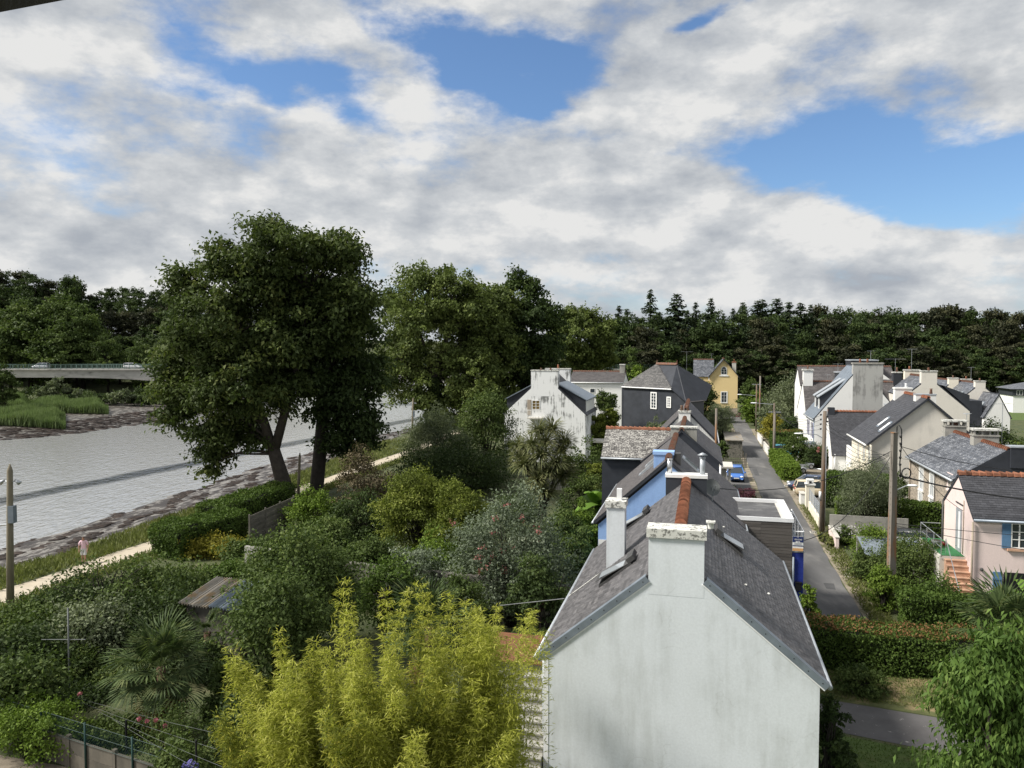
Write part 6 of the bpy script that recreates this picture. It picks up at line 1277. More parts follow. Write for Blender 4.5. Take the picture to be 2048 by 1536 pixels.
# roof edge of the building the picture is taken from
ev = thing('roof_edge', 'dark edge of the roof overhang above the viewpoint', 'roof edge', (0, 0, H)); 
mb = MB(); a_, b_ = D(-60, 36, 1.6), D(160, -6, 2.1); c_, d_ = D(230, -160, 1.9), D(-90, -160, 1.4); o3 = np.array([0, 0, H]); mb.poly([a_ - o3, b_ - o3, c_ - o3, d_ - o3], (0, -.05, .12)); mb.build('soffit', 'bark_dark', ev)

# ---------------------------------------------------------------- trees by the river
b_ = G(578, 1003); Yt = b_[1]
L1 = pxlobes([(548, 520, 78), (470, 560, 85), (600, 555, 92), (665, 540, 70), (420, 650, 85), (520, 650, 110), (620, 650, 100), (700, 610, 62), (400, 740, 85), (480, 760, 90), (360, 810, 55), (420, 850, 70), (440, 905, 42), (560, 760, 80), (375, 575, 40), (560, 462, 30), (528, 466, 24), (345, 720, 38), (700, 500, 32), (340, 770, 40), (425, 930, 28), (500, 860, 32), (520, 890, 22)], Yt, 3, .8); L1 = [(*l[:3], l[3] * .84, l[4] * .84, l[5] * .80) for l in L1]; L1 = ragged(L1, 9, 2, .36)
plant('chestnut_tree', 'huge dark chestnut tree with forked trunk on the river bank', 'tree', b_, L1, 'leaf_chestnut', 5200, 17, .42, .42, .22, 31, (.66, 4.8), 'bark', droop=.35, up=.6, shell=.55, cull=.62, flat=.75)
b2 = G(633, 985); L2 = pxlobes([(700, 640, 62), (715, 720, 58), (690, 800, 62), (650, 740, 60), (722, 850, 40), (680, 880, 42), (730, 770, 40), (660, 650, 60), (740, 880, 20)], b2[1], 5, .7); L2 = [(*l[:3], l[3] * .86, l[4] * .86, l[5] * .86) for l in L2]; L2 = ragged(L2, 10, 2, .36)
plant('ivy_trunk_tree', 'dark tree with straight black trunk beside the chestnut', 'tree', b2, L2, 'leaf_dark', 2300, 16, .42, .42, .22, 32, (.62, 13), 'bark_dark', droop=.4, cull=.6)
def ptree(label, u, vb, lobes, m, ncl, seed, tr, name='plane_tree', Yo=None, L=.5, bark='bark', **kw):
    bb = G(u, vb) if Yo is None else D(u, vb, Yo) * np.array([1, 1, 0]); return plant(name, label, 'tree', bb, ragged(pxlobes(lobes, bb[1], seed, .7), seed, 2, .36), m, ncl, 15, .5, L, L * .6, seed, tr, bark, flat=.9, **kw)
ptree('broad plane tree with ivy clad trunk beside the bright water', 868, 856, [(850, 610, 70), (905, 600, 62), (810, 650, 50), (860, 690, 80), (930, 680, 60), (800, 720, 45), (880, 770, 65), (810, 780, 38), (940, 750, 55), (880, 560, 25), (845, 560, 22), (960, 640, 40), (785, 745, 28), (900, 820, 40)], 'leaf_plane', 4400, 41, (.9, 10), L=.55)
ptree('mid green plane tree between the ivy clad plane and the darkest plane', 968, 850, [(965, 640, 52), (985, 700, 55), (965, 770, 55), (1000, 620, 35), (940, 600, 28), (990, 800, 45)], 'leaf_plane', 2600, 42, (.8, 10), L=.6)
ptree('darkest plane tree behind the black streaked house', 1050, 842, [(1040, 605, 50), (1065, 660, 58), (1030, 700, 55), (1085, 720, 48), (1040, 780, 55), (1095, 640, 30), (1050, 570, 24), (1020, 640, 35), (1080, 790, 45)], 'leaf_dark', 3000, 43, (.8, 10), L=.62)
ptree('pale plane tree above the long white house', 1160, 815, [(1150, 675, 54), (1185, 695, 44), (1130, 730, 45), (1170, 745, 40), (1165, 650, 26), (1200, 735, 26), (1130, 660, 28)], 'leaf_plane', 2300, 44, (.7, 9), L=.68)
# ivy on the trunk of the plane tree
bb = G(868, 856); rng = np.random.default_rng(77); n_ = 4500; a_ = rng.random(n_) * 6.28; z_ = rng.random(n_) * 9; r_ = 1.15 + .5 * np.sin(z_ * 2 + a_) + rng.random(n_) * .3; nn = np.stack([np.cos(a_), np.sin(a_), np.full(n_, .3)], 1)
o = link('ivy', leaf_mesh('ivy', np.stack([bb[0] + r_ * np.cos(a_), bb[1] + r_ * np.sin(a_), z_], 1), rng.normal(size=(n_, 3)) + [0, 0, -1], unit(nn + rng.normal(size=(n_, 3)) * .5), .42, .34, rng.random(n_)), 'leaf_dark'); tag(o, 'dense dark ivy wrapped round the plane tree trunk', 'ivy')

# ---------------------------------------------------------------- woods
def broad_proto(name, seed, m, h_=26, w_=9, n=520, L=.85, nper=15):
    rng = np.random.default_rng(seed); lb = []
    for i in range(14):
        a = rng.random() * 6.28; f = rng.random(); zz_ = h_ * (.30 + .62 * f); rr = w_ * (.55 if f < .7 else .4) * rng.uniform(.75, 1.1); d_ = w_ * .62 * (1 - max(0, f - .55) * 1.6) * rng.uniform(.3, 1); lb.append((d_ * math.cos(a), d_ * math.sin(a), zz_, rr, rr, rr * .8))
    lb.append((0, 0, h_ * .9, w_ * .38, w_ * .38, h_ * .1)); lb.append((0, 0, h_ * .5, w_ * .8, w_ * .8, h_ * .32))
    o = thing(name, 'x', 'tree'); mb = MB(); mb.tube([(0, 0, -1), (0, 0, h_ * .4), (0, 0, h_ * .75)], [.6, .45, .15], 8)
    for l in lb[:8]: limb(mb, (0, 0, h_ * .35), l[:3], .25, .05, rng, 5)
    mb.build('trunk', 'bark_dark', o, True); link('crown', crown_mesh('crown', rng, lb, n, nper, .65, L, L * .6, shell=.6, cull=.6, droop=.3), m, o); return o
def conifer_proto(name, seed, h_=30, w_=5.5, n=60, m='leaf_conifer', z0=.12, pw=.75, droop=.35):
    rng = np.random.default_rng(seed); P, Dd, N, Ls = [], [], [], []
    mb = MB(); mb.tube([(0, 0, -1), (0, 0, h_ * .5), (0, 0, h_ * .995)], [.5, .3, .03], 8)
    for i in range(n * 6):
        f = z0 + (1 - z0) * rng.random() ** .85; R_ = w_ * (1 - f) ** pw * rng.uniform(.6, 1.15) + .12; a = rng.random() * 6.283; Lb = R_; m_ = max(2, int(Lb / .5)); t = (np.arange(m_) + .6) / m_
        x = np.cos(a) * Lb * t; y = np.sin(a) * Lb * t; zz_ = h_ * f - droop * Lb * t ** 1.3 + .25 * Lb * t ** 3
        c = np.stack([x, y, zz_], 1); c = np.repeat(c, 3, 0); q = len(c); c = c + rng.normal(0, .22, (q, 3)) * [1, 1, .5]; P.append(c); Dd.append(np.array([np.cos(a), np.sin(a), -.45]) + rng.normal(0, .55, (q, 3))); N.append(np.array([0, 0, 1.]) + rng.normal(0, .55, (q, 3))); Ls.append(rng.uniform(.6, 1.15, q) * (.55 + .45 * min(1, Lb / 2)))
    P, Dd, N, Ls = np.concatenate(P), np.concatenate(Dd), np.concatenate(N), np.concatenate(Ls); o = thing(name, 'x', 'tree'); mb.build('trunk', 'bark_dark', o, True)
    link('crown', leaf_mesh('crown', P, Dd, N, Ls, Ls * .42, .5 * rng.random(len(P)) + .5 * (.5 + .5 * np.sin(P[:, 2] * 3)), .15), m, o); return o
PR = [broad_proto('wood_tree', 100, 'leaf_wood'), broad_proto('wood_tree', 101, 'leaf_wood', 24, 10), broad_proto('wood_tree', 102, 'leaf_copper', 25, 9), broad_proto('wood_tree', 103, 'leaf_dark', 27, 8)]
PC = [conifer_proto('conifer', 110, 30, 7.5, 46, pw=.85), conifer_proto('conifer', 111, 30, 7, 40, pw=.75), conifer_proto('conifer', 112, 30, 8.5, 42, pw=1.0, droop=.2), conifer_proto('conifer', 113, 28, 6, 36, pw=.7)]
LIGHT = broad_proto('bank_tree', 104, 'leaf_mid', 20, 10, 700, .7)
used = set()
def put(proto, x, y, z, h_, ph, label, group, rz, sx=1.0):
    o = proto if proto.name not in used else copy_tree(proto)
    used.add(proto.name); o.location = (x, y, z); o.rotation_euler = (0, 0, rz); k_ = h_ / ph; o.scale = (k_ * sx, k_ * sx, k_); o['label'] = label; o['group'] = group; return o
rg = random.Random(9); PH = {id(p): q for p, q in zip(PR + PC, (26, 24, 25, 27, 30, 30, 30, 28))}
def at(u, vt, y, proto, label, group, sx=1.0, z=None):
    x = (u - CX) / F * y; zz_ = float(ground_z(np.array(x), np.array(y))) if z is None else z; zt = float(D(u, vt, y)[2]); return put(proto, x, y, zz_, max(zt - zz_, 4), PH[id(proto)], label, group, rg.random() * 6.28, sx)
GC, LC = 'conifers of the wood behind the houses', 'tall dark conifer in the wood behind the houses'; GB, LB = 'broadleaf trees of the wood behind the houses', 'dark rounded broadleaf tree in the wood behind the houses'
for u_, v_ in ((1237, 611), (1252, 618), (1297, 574), (1318, 620), (1350, 590), (1388, 604), (1418, 600), (1444, 622), (1463, 618), (1484, 603), (1513, 604), (1526, 600), (1551, 601), (1575, 607), (1597, 606), (1622, 606), (1645, 620), (1866, 612), (1897, 616), (1911, 604), (1941, 615), (1375, 625), (1335, 628), (1270, 630), (2015, 632)):
    at(u_ + rg.uniform(-3, 3), v_ + rg.uniform(-3, 6), rg.uniform(232, 262), rg.choice(PC), LC, GC, rg.uniform(.95, 1.9))
for i in range(9): at(1265 + i * 42 + rg.uniform(-10, 10), 632 + rg.uniform(-8, 10), rg.uniform(236, 258), rg.choice(PR), LB, GB, rg.uniform(.7, .95))
for i in range(21): at(1615 + i * 22 + rg.uniform(-8, 8), 628 + rg.uniform(-6, 10) + (6 if i > 16 else 0), rg.uniform(236, 262), rg.choice(PR), LB, GB, rg.uniform(.8, 1.0))
for i in range(30): at(1228 + i * 29 + rg.uniform(-8, 8), 650 + rg.uniform(-12, 20), rg.uniform(222, 234), rg.choice(PR + PC[:1]), 'dark tree at the front edge of the wood behind the houses', 'trees at the front edge of the wood', rg.uniform(.85, 1.1))
for i in range(24): at(1226 + i * 36 + rg.uniform(-8, 8), 700 + rg.uniform(-12, 15), rg.uniform(212, 220), rg.choice(PR), 'lower leafy tree along the foot of the wood', 'low trees along the foot of the wood', rg.uniform(1.1, 1.5))
GL, LL = 'trees on the wooded hill beyond the bridge', 'dark tree on the wooded hill beyond the bridge'
prof = [(-60, 545), (0, 540), (50, 538), (80, 560), (150, 556), (180, 585), (205, 574), (260, 574), (330, 580), (420, 600), (560, 640), (700, 680)]
for i in range(26): u_ = -40 + i * 22 + rg.uniform(-8, 8); at(u_, ip(u_, prof) + rg.uniform(0, 14), rg.uniform(300, 330), rg.choice(PR), LL, GL, rg.uniform(.8, 1.1))
for i in range(24): u_ = -40 + i * 24 + rg.uniform(-8, 8); at(u_, ip(u_, prof) + 40 + rg.uniform(0, 18), rg.uniform(268, 290), rg.choice(PR), LL, GL, rg.uniform(.9, 1.2))
for i in range(20): u_ = -40 + i * 28 + rg.uniform(-8, 8); at(u_, ip(u_, prof) + 95 + rg.uniform(0, 20), rg.uniform(242, 256), rg.choice(PR), LL, GL, rg.uniform(1.0, 1.3))
at(148, 556, 262, PR[3], 'dark pointed tree standing above the pale green trees behind the bridge', GL, .8)
PH[id(LIGHT)] = 20
for u_, v_, y_, s_, lab in ((60, 612, 236, 1.0, 'pale green leafy tree behind the bridge railing, beside the dark hill'), (110, 600, 238, 1.05, 'tallest pale green tree behind the bridge'), (165, 630, 235, .9, 'rounded green tree behind the bridge, right of the tallest pale one'), (20, 640, 232, .9, 'green tree behind the end of the bridge'), (120, 660, 230, 1.1, 'low green tree leaning on the bridge railing'), (215, 680, 231, .8, 'small green tree behind the middle of the bridge'), (285, 690, 232, .8, 'small green tree behind the white car on the bridge')): at(u_, v_, y_, LIGHT, lab, 'pale green trees behind the bridge', s_)
for i in range(9): u_ = 1120 + i * 14; at(u_, 728 + rg.uniform(-6, 6), 228, PR[i % 4], 'low tree beyond the far end of the bridge', 'low trees beyond the far end of the bridge', 1.3)
shrub('bank_bush', 'dark green bush at the end of the bridge by the reeds', -30, 32, 728, 168., 'leaf_mid', 5000, .55, 201); shrub('willow_bush', 'grey green bush below the bridge deck', 88, 142, 752, 196., 'leaf_olive', 3500, .5, 202)
for i, (u0, u1, v_) in enumerate(((30, 95, 778), (140, 200, 786), (205, 265, 790), (255, 330, 780), (290, 360, 770))): shrub('bank_bush', 'dark low bush on the bank under the bridge', u0, u1, v_, 205. + i, ('leaf_dark', 'leaf_wood')[i % 2], 2500, .6, 210 + i, group='low bushes under the bridge')
for i in range(12): shrub('far_bank_bush', 'dark tangled bush along the far bank before the bridge', -30 + i * 27, 25 + i * 27, 782 + (i % 3) * 5, 203. - (i % 2) * 4, ('leaf_olive', 'leaf_dark', 'leaf_wood')[i % 3], 1500, .6, 220 + i, group='tangled bushes along the far bank')
# reeds
rng = np.random.default_rng(301)
for k_, (u0, u1, vt, y0, dep, n_) in enumerate(((-40, 128, 806, 160, 24, 17000), (60, 215, 797, 184, 18, 13000), (-60, 60, 800, 184, 16, 9000))):
    y = y0 + (rng.random(n_) - .5) * dep; u_ = u0 + (u1 - u0) * rng.random(n_); x = (u_ - CX) / F * y; edge = np.clip(np.minimum((u_ - u0), (u1 - u_)) / 22, .25, 1) ** .6; h_ = (2.6 + .5 * np.sin(x * .7)) * edge * rng.uniform(.75, 1.1, n_); z = ground_z(x, y)
    d = unit(np.array([0, 0, 1.]) + rng.normal(0, .14, (n_, 3))); o = link('reed_bed', leaf_mesh('reed_bed', np.stack([x, y, z + h_ / 2], 1), d, rdir(rng, n_), h_, .16, rng.random(n_) * .6 + .4 * np.clip(h_ / 3, 0, 1), .03), 'leaf_reed'); o['kind'] = 'stuff'; tag(o, ('tall green reeds along the mud of the far bank', 'second bed of green reeds below the bridge', 'reeds between the bank bush and the tall reeds')[k_], 'reeds')

# ---------------------------------------------------------------- gardens on the river side
def hpix(name, label, pix, width, h_, m, n, L, seed, **k): return hedge(name, label, [G(u, v) for u, v in pix], width, h_, m, n, L, seed, **k)
hpix('clipped_hedge', 'dense dark clipped hedge with a squared end beside the pale path', [(330, 1118), (470, 1080)], 3.0, 2.2, 'leaf_hedge', 15000, .16, 401, lump=.2); hpix('clipped_hedge', 'dark clipped hedge running from the board fence to the chestnut trunk', [(420, 1062), (565, 1012)], 2.6, 2.0, 'leaf_hedge', 12000, .18, 402, lump=.2)
shrub('golden_shrub', 'rounded golden green shrub beside the block wall end', 362, 492, 1078, 51., 'leaf_yellow', 11000, .15, 403, asp=.6)
AL = ('apple tree beside the tall pale floodlight pole', 'apple tree overhanging the pale path below the walker', 'apple tree next to the golden green shrub', 'dark apple tree at the garden edge behind the clothes pole', 'apple tree behind the clothes pole crossbar', 'apple tree between the corrugated shed and the clothes pole', 'dark low apple tree above the creeper on the panel fence')
for i, (u0, u1, vt, Y0, n_) in enumerate(((-60, 110, 1238, 36., 10000), (60, 260, 1188, 39., 13000), (220, 420, 1150, 40.5, 14000), (-80, 90, 1280, 31., 10000), (90, 260, 1225, 34., 12000), (230, 380, 1200, 35., 10000), (-60, 120, 1330, 27., 9000))):
    shrub('apple_tree', AL[i], u0, u1, vt, Y0, ('leaf_mid', 'leaf_dark', 'leaf_olive')[(0, 1, 0, 1, 2, 1, 0)[i]], int(n_ * .8), .17, 410 + i, 'tree', .6, 8, None, .6, 'apple trees of the riverside orchard', .34, up=.6)
shrub('apple_sprays', 'loose apple branches standing up against the pale path', 60, 330, 1112, 38.5, 'leaf_mid', 1300, .19, 430, 'branches', 1.5, 9, None, .55, crad=.3)
shrub('pear_tree', 'tall green pear tree between the corrugated shed and the bamboo', 470, 715, 1052, 34., 'leaf_mid', 21000, .17, 431, 'tree', .5, 12, 2.6, .55, None, .34); shrub('pear_tree', 'bushy pear tree behind the left bamboo canes', 440, 640, 1150, 30., 'leaf_mid', 14000, .16, 432, 'tree', .3, 9, 2.2, .55, None, .32)
shrub('elder_shrub', 'light green elder shrub in front of the forked trunk', 562, 690, 980, 58., 'leaf_hedge_bright', 9000, .2, 433); shrub('elder_shrub', 'light green shrub below the elder beside the board fence', 590, 730, 1040, 46., 'leaf_mid', 9000, .18, 434)
shrub('brown_shrub', 'half bare brown shrub between the big trunk and the lime green tree', 655, 790, 905, 62., 'leaf_brown', 7000, .2, 435, nl=8, bark='twig'); shrub('dark_shrub', 'dark shrub beneath the half bare brown shrub', 650, 800, 985, 56., 'leaf_dark', 8000, .2, 436)
shrub('lime_tree_shrub', 'big lime green feathery shrub in the middle garden', 752, 915, 940, 52., 'leaf_lime', 21000, .2, 437, dep=2.6, asp=.4); shrub('lime_tree_shrub', 'smaller lime green feathery shrub beside the silver leaved tree', 850, 985, 965, 50., 'leaf_lime', 15000, .2, 438, dep=2.4, asp=.4)
shrub('willow_shrub', 'large dull green willow shrub in front of the black streaked house', 800, 945, 815, 80., 'leaf_olive', 16000, .26, 439, nl=9, asp=.35); shrub('willow_shrub', 'dull green willow shrub with open branches beside the streaked gable', 900, 1045, 785, 84., 'leaf_mid', 13000, .28, 440, nl=10, asp=.45); shrub('dark_shrub', 'dark bush under the willow shrubs', 790, 1040, 900, 72., 'leaf_dark', 12000, .24, 441, dep=3)
sv = shrub('silver_tree', 'spreading silver leaved tree dotted with pink blossom behind the bamboo', 880, 1160, 985, 38., 'leaf_silver', 26000, .15, 442, 'tree', .4, 14, 3.0, .5, None, .28); shrub('silver_shrub', 'low silver leaved shrub with upright white shoots', 770, 900, 1085, 40., 'leaf_silver', 8000, .15, 443); 
rng = np.random.default_rng(444); p_ = D(1020, 1090, 36.2) - np.array(sv.location) + rng.normal(size=(20, 3)) * [1.5, .5, .95]; c = np.repeat(p_, 12, 0) + rng.normal(0, .10, (240, 3)); o = link('blossom', leaf_mesh('blossom', c, rdir(rng, 240), rdir(rng, 240), .11, .09, rng.random(240)), 'petal_salmon', sv); o['kind'] = 'stuff'
shrub('fern_shrub', 'bronze green bushy shrub below the cordyline', 1060, 1190, 1020, 50., 'leaf_mid', 10000, .18, 445); shrub('laurel_shrub', 'glossy green shrub beside the blue house eave', 1120, 1215, 950, 62., 'leaf_mid', 8000, .2, 446); shrub('golden_shrub', 'bright yellow green shrub against the slate hung wing', 1168, 1222, 915, 70., 'leaf_lime', 5000, .2, 447); shrub('green_shrub', 'mid green shrub at the foot of the streaked house', 1120, 1215, 880, 74., 'leaf_mid', 5000, .22, 448)
for i, (u0, u1, vt, Y0, m_) in enumerate(((1180, 1245, 780, 104., 'leaf_mid'), (1192, 1240, 815, 100., 'leaf_lime'), (1165, 1215, 822, 98., 'leaf_lime'))): shrub('round_tree', ('round dark green tree between the streaked house and the hipped house', 'bright green bush in front of the round dark tree', 'bright green bush at the porch of the streaked house')[i], u0, u1, vt, Y0, m_, 6500, .28, 450 + i, 'tree')
shrub('grey_shrub', 'grey green tree in front of the hipped slate house', 1285, 1345, 822, 90., 'leaf_olive', 4500, .25, 455); shrub('round_tree', 'pale green tree behind the hipped roof', 1245, 1300, 735, 130., 'leaf_hedge_bright', 5000, .4, 456, 'tree'); shrub('round_tree', 'mid green tree behind the long white house roof', 1240, 1300, 712, 160., 'leaf_mid', 5000, .5, 457, 'tree')
for i in range(7): shrub('undergrowth', 'low tangled undergrowth filling the gardens between shrubs', 480 + i * 100, 620 + i * 100, (1110, 1060, 1090, 1120, 1130, 1110, 1090)[i], (44., 48., 45., 42., 40., 43., 44.)[i], ('leaf_mid', 'leaf_dark')[i % 2], 6000, .18, 460 + i, group='tangled undergrowth in the gardens', dep=2.2)
for i, (u0, u1, vt, Y0) in enumerate(((60, 240, 1390, 30.), (150, 330, 1330, 31.5), (300, 470, 1290, 32.), (380, 520, 1330, 28.), (400, 560, 1400, 25.), (30, 200, 1300, 32.))): shrub('undergrowth', 'low dark undergrowth round the foot of the big fan palm', u0, u1, vt, Y0, ('leaf_dark', 'leaf_mid')[i % 2], 6500, .15, 480 + i, group='undergrowth round the fan palm', dep=1.4)
for i, (u0, u1, vt, Y0, m_, lab) in enumerate(((680, 810, 1075, 44., 'leaf_mid', 'leafy green shrub in front of the dark shrub under the brown one'), (780, 930, 1075, 45., 'leaf_hedge_bright', 'light green shrub below the big lime green shrub'), (690, 850, 1120, 37.5, 'leaf_hedge', 'ivy spilling over the old stone wall'), (540, 700, 1105, 40.5, 'leaf_mid', 'leafy shrub hiding the foot of the tall pear tree'), (1010, 1150, 1110, 33.5, 'leaf_dark', 'dark leafy shrub below the silver leaved tree'), (1090, 1195, 1060, 43., 'leaf_mid', 'bushy shrub by the eave of the blue house'), (1130, 1212, 1000, 51., 'leaf_hedge_bright', 'light green shrub beside the banana leaves'), (980, 1080, 1000, 62., 'leaf_mid', 'green shrub at the foot of the cordyline'), (900, 1040, 900, 76., 'leaf_olive', 'feathery grey green shrub under the willow shrubs'), (430, 560, 1085, 48., 'leaf_mid', 'green shrub in front of the block wall end'), (860, 1000, 1160, 34., 'leaf_mid', 'leafy shrub behind the second fan palm'), (380, 520, 1180, 36., 'leaf_mid', 'apple branches spreading over the corrugated shed'))): shrub('garden_shrub', lab, u0, u1, vt, Y0, m_, 7500, .17, 490 + i, dep=1.8)
shrub('garden_shrub', 'dark shrub beside the corrugated shed and the golden shrub', 400, 510, 1125, 44.5, 'leaf_hedge', 6000, .17, 488, dep=2.0)
# hydrangea, agapanthus, roses, banana
def blossoms(parent, rng, pts, n, r, L, m, name='blossom'):
    c = np.repeat(np.array(pts), n, 0); d = rdir(rng, len(c)); link(name, leaf_mesh(name, c + d * r, rdir(rng, len(c)), d, L, L * .9, rng.random(len(c))), m, parent)
o = shrub('hydrangea', 'pink hydrangea in bloom at the edge of the forecourt', 1450, 1512, 975, 68., 'leaf_mid', 3500, .2, 470); b0 = np.array(o.location); rng = np.random.default_rng(1)
blossoms(o, rng, [D(rng.uniform(1454, 1508), rng.uniform(978, 996), 67 + rng.uniform(-1.4, .8)) - b0 for i in range(60)], 26, .17, .12, 'petal_hydrangea')
o = shrub('hydrangea', 'pale pink hydrangea beside the yellow house door', 1470, 1488, 826, 158., 'leaf_mid', 1200, .35, 471); b0 = np.array(o.location); blossoms(o, rng, [D(rng.uniform(1471, 1487), rng.uniform(828, 838), 157) - b0 for i in range(30)], 10, .25, .22, 'petal_hydrangea')
o = shrub('rose_bush', 'straggling rose bush with pale pink flowers beside the fan palm', 262, 400, 1420, 25., 'leaf_mid', 3200, .09, 472, nl=7, crad=.25); b0 = np.array(o.location); blossoms(o, rng, [D(u_, v_, 24.6) - b0 for u_, v_ in ((278, 1438), (294, 1442), (312, 1440), (330, 1452), (160, 1388))], 26, .06, .07, 'petal_pink'); 
o = shrub('agapanthus', 'violet agapanthus flowers at the foot of the fence', 350, 400, 1510, 22.5, 'leaf_mid', 900, .3, 473, asp=.12); b0 = np.array(o.location); blossoms(o, rng, [D(u_, v_, 22.3) - b0 for u_, v_ in ((382, 1527), (372, 1531), (390, 1533))], 60, .11, .06, 'petal_violet')
shrub('border_plants', 'mixed border plants behind the chain link fence', 250, 420, 1480, 23.2, 'leaf_mid', 4500, .12, 474, dep=1.2); shrub('trailing_creeper', 'green creeper hanging over the concrete panel fence', -40, 150, 1395, 25.6, 'leaf_hedge_bright', 9000, .11, 475, dep=1.3, zb=.3); shrub('border_plants', 'low green border under the training wires', 130, 300, 1440, 26.5, 'leaf_mid', 4500, .12, 476, dep=1.0)
def banana(label, base, n, L, seed, lean=None):
    rng = random.Random(seed); o = thing('banana_plant', label, 'plant', base); mb = MB(); mb.tube([(0, 0, 0), (0, 0, L * .7)], [.14, .08], 8); mb.build('stem', 'leaf_banana', o, True)
    for i in range(n):
        a = rng.random() * 6.28 if lean is None else lean + rng.uniform(-1.6, 1.6); el = rng.uniform(.5, 1.25); LL_ = L * rng.uniform(.8, 1.1); pts = []
        for k_ in range(9):
            t = k_ / 8; r_ = LL_ * (t * math.cos(el) + .12 * t * t); z_ = L * .65 + LL_ * (t * math.sin(el) - .55 * t ** 2.2); pts.append((r_ * math.cos(a), r_ * math.sin(a), z_))
        v = []; f = []; px, py = -math.sin(a), math.cos(a)
        for k_, p in enumerate(pts):
            wd = .30 * L / 2 * math.sin(math.pi * min(.97, max(.03, (k_ / 8) ** .7))) + .02; v += [(p[0] + px * wd, p[1] + py * wd, p[2] - .25 * wd), p, (p[0] - px * wd, p[1] - py * wd, p[2] - .25 * wd)]
        for k_ in range(8): f += [(3 * k_, 3 * k_ + 1, 3 * k_ + 4, 3 * k_ + 3), (3 * k_ + 1, 3 * k_ + 2, 3 * k_ + 5, 3 * k_ + 4)]
        mb = MB(); mb.add(v, f, rng.random()); mb.build('leaf', 'leaf_banana', o, True)
banana('banana plant with broad leaves beside the blue house', D(1195, 990, 57.) * np.array([1, 1, 0]), 8, 3.4, 3); banana('banana plant with broad leaves before the pink house', W(41.7, 15.9), 8, 2.7, 5)
# palms
def fan_mesh(L, seed, blades=30):
    rng = np.random.default_rng(seed); c, d, n, Ls, Ws = [], [], [], [], []; pet = L * .55
    for i in range(blades):
        a = (i / (blades - 1) - .5) * R(285); l = L * .62 * (1 - .25 * abs(a) / 2.5) * rng.uniform(.9, 1.05); dr = np.array([math.cos(a), math.sin(a), .05]); bend = np.array([0, 0, -.32 - .1 * abs(a)])
        base = np.array([pet, 0, .02]); mid = base + dr * l * .55; c.append(base + dr * l * .28); d.append(dr); Ls.append(l * .6); Ws.append(l * .085); n.append([0, .25 * (-1) ** i, 1]); d2 = unit(dr + bend); c.append(mid + d2 * l * .20); d.append(d2); Ls.append(l * .52); Ws.append(l * .06); n.append([0, .25 * (-1) ** i, 1])
    v = leaf_quads(np.array(c), np.array(d), np.array(n, float), np.array(Ls), np.array(Ws), .02); q = np.arange(len(v)).reshape(-1, 4)
    pv = [(0, -.02, 0), (0, .02, 0), (pet, .012, .02), (pet, -.012, .02)]; v = np.concatenate([v, np.array(pv)]); q = np.concatenate([q, [[len(v) - 4, len(v) - 3, len(v) - 2, len(v) - 1]]]); return np_mesh('frond', v, q, rng.random(len(q)))
def fan_palm(label, base, hcrown, L, nf, seed, dead=5, tr=.14, up=1.0):
    rng = random.Random(seed); o = thing('fan_palm', label, 'palm', base); mb = MB(); mb.tube([(0, 0, -.1), (0, 0, hcrown * .5), (0, 0, hcrown)], [tr * 1.2, tr, tr * 1.1], 10); mb.build('trunk', 'palm_fibre', o, True)
    ms = [fan_mesh(L, seed + i) for i in range(3)]; [m_.materials.append(mat('leaf_palm')) for m_ in ms]; dm = ms[0].copy(); dm.materials.clear(); dm.materials.append(mat('leaf_palm_dead'))
    for i in range(nf):
        f = i / nf; el = R(-52 + 130 * f ** .85 * up) ; a = i * 2.399 + rng.uniform(-.2, .2); fr = link('frond', ms[i % 3], None, o); fr.location = (.05 * math.cos(a), .05 * math.sin(a), hcrown - .15 + .25 * f); fr.rotation_euler = (rng.uniform(-.3, .3), -el, a); k_ = rng.uniform(.85, 1.1); fr.scale = (k_, k_, k_)
    for i in range(dead): a = rng.random() * 6.28; fr = link('frond', dm, None, o); fr['label'] = 'withered brown frond'; fr.location = (.1 * math.cos(a), .1 * math.sin(a), hcrown - .4); fr.rotation_euler = (rng.uniform(-.3, .3), R(rng.uniform(58, 75)), a)
c_ = D(322, 1335, 27.); fan_palm('big fan palm spreading beside the training wires', (c_[0], 27, 0), c_[2], 1.75, 34, 501, 5); c_ = D(858, 1255, 26.); fan_palm('fan palm rising behind the bamboo', (c_[0], 26, 0), c_[2], 1.7, 24, 502, 2, up=1.1); c_ = D(2010, 1265, 27.); fan_palm('fan palm at the end of the red tipped hedge', (c_[0], 27, 0), c_[2], 1.9, 26, 503, 2); c_ = D(415, 1265, 33.); fan_palm('small fan palm under the corrugated shed', (c_[0], 33, 0), c_[2], 1.1, 14, 504, 0)
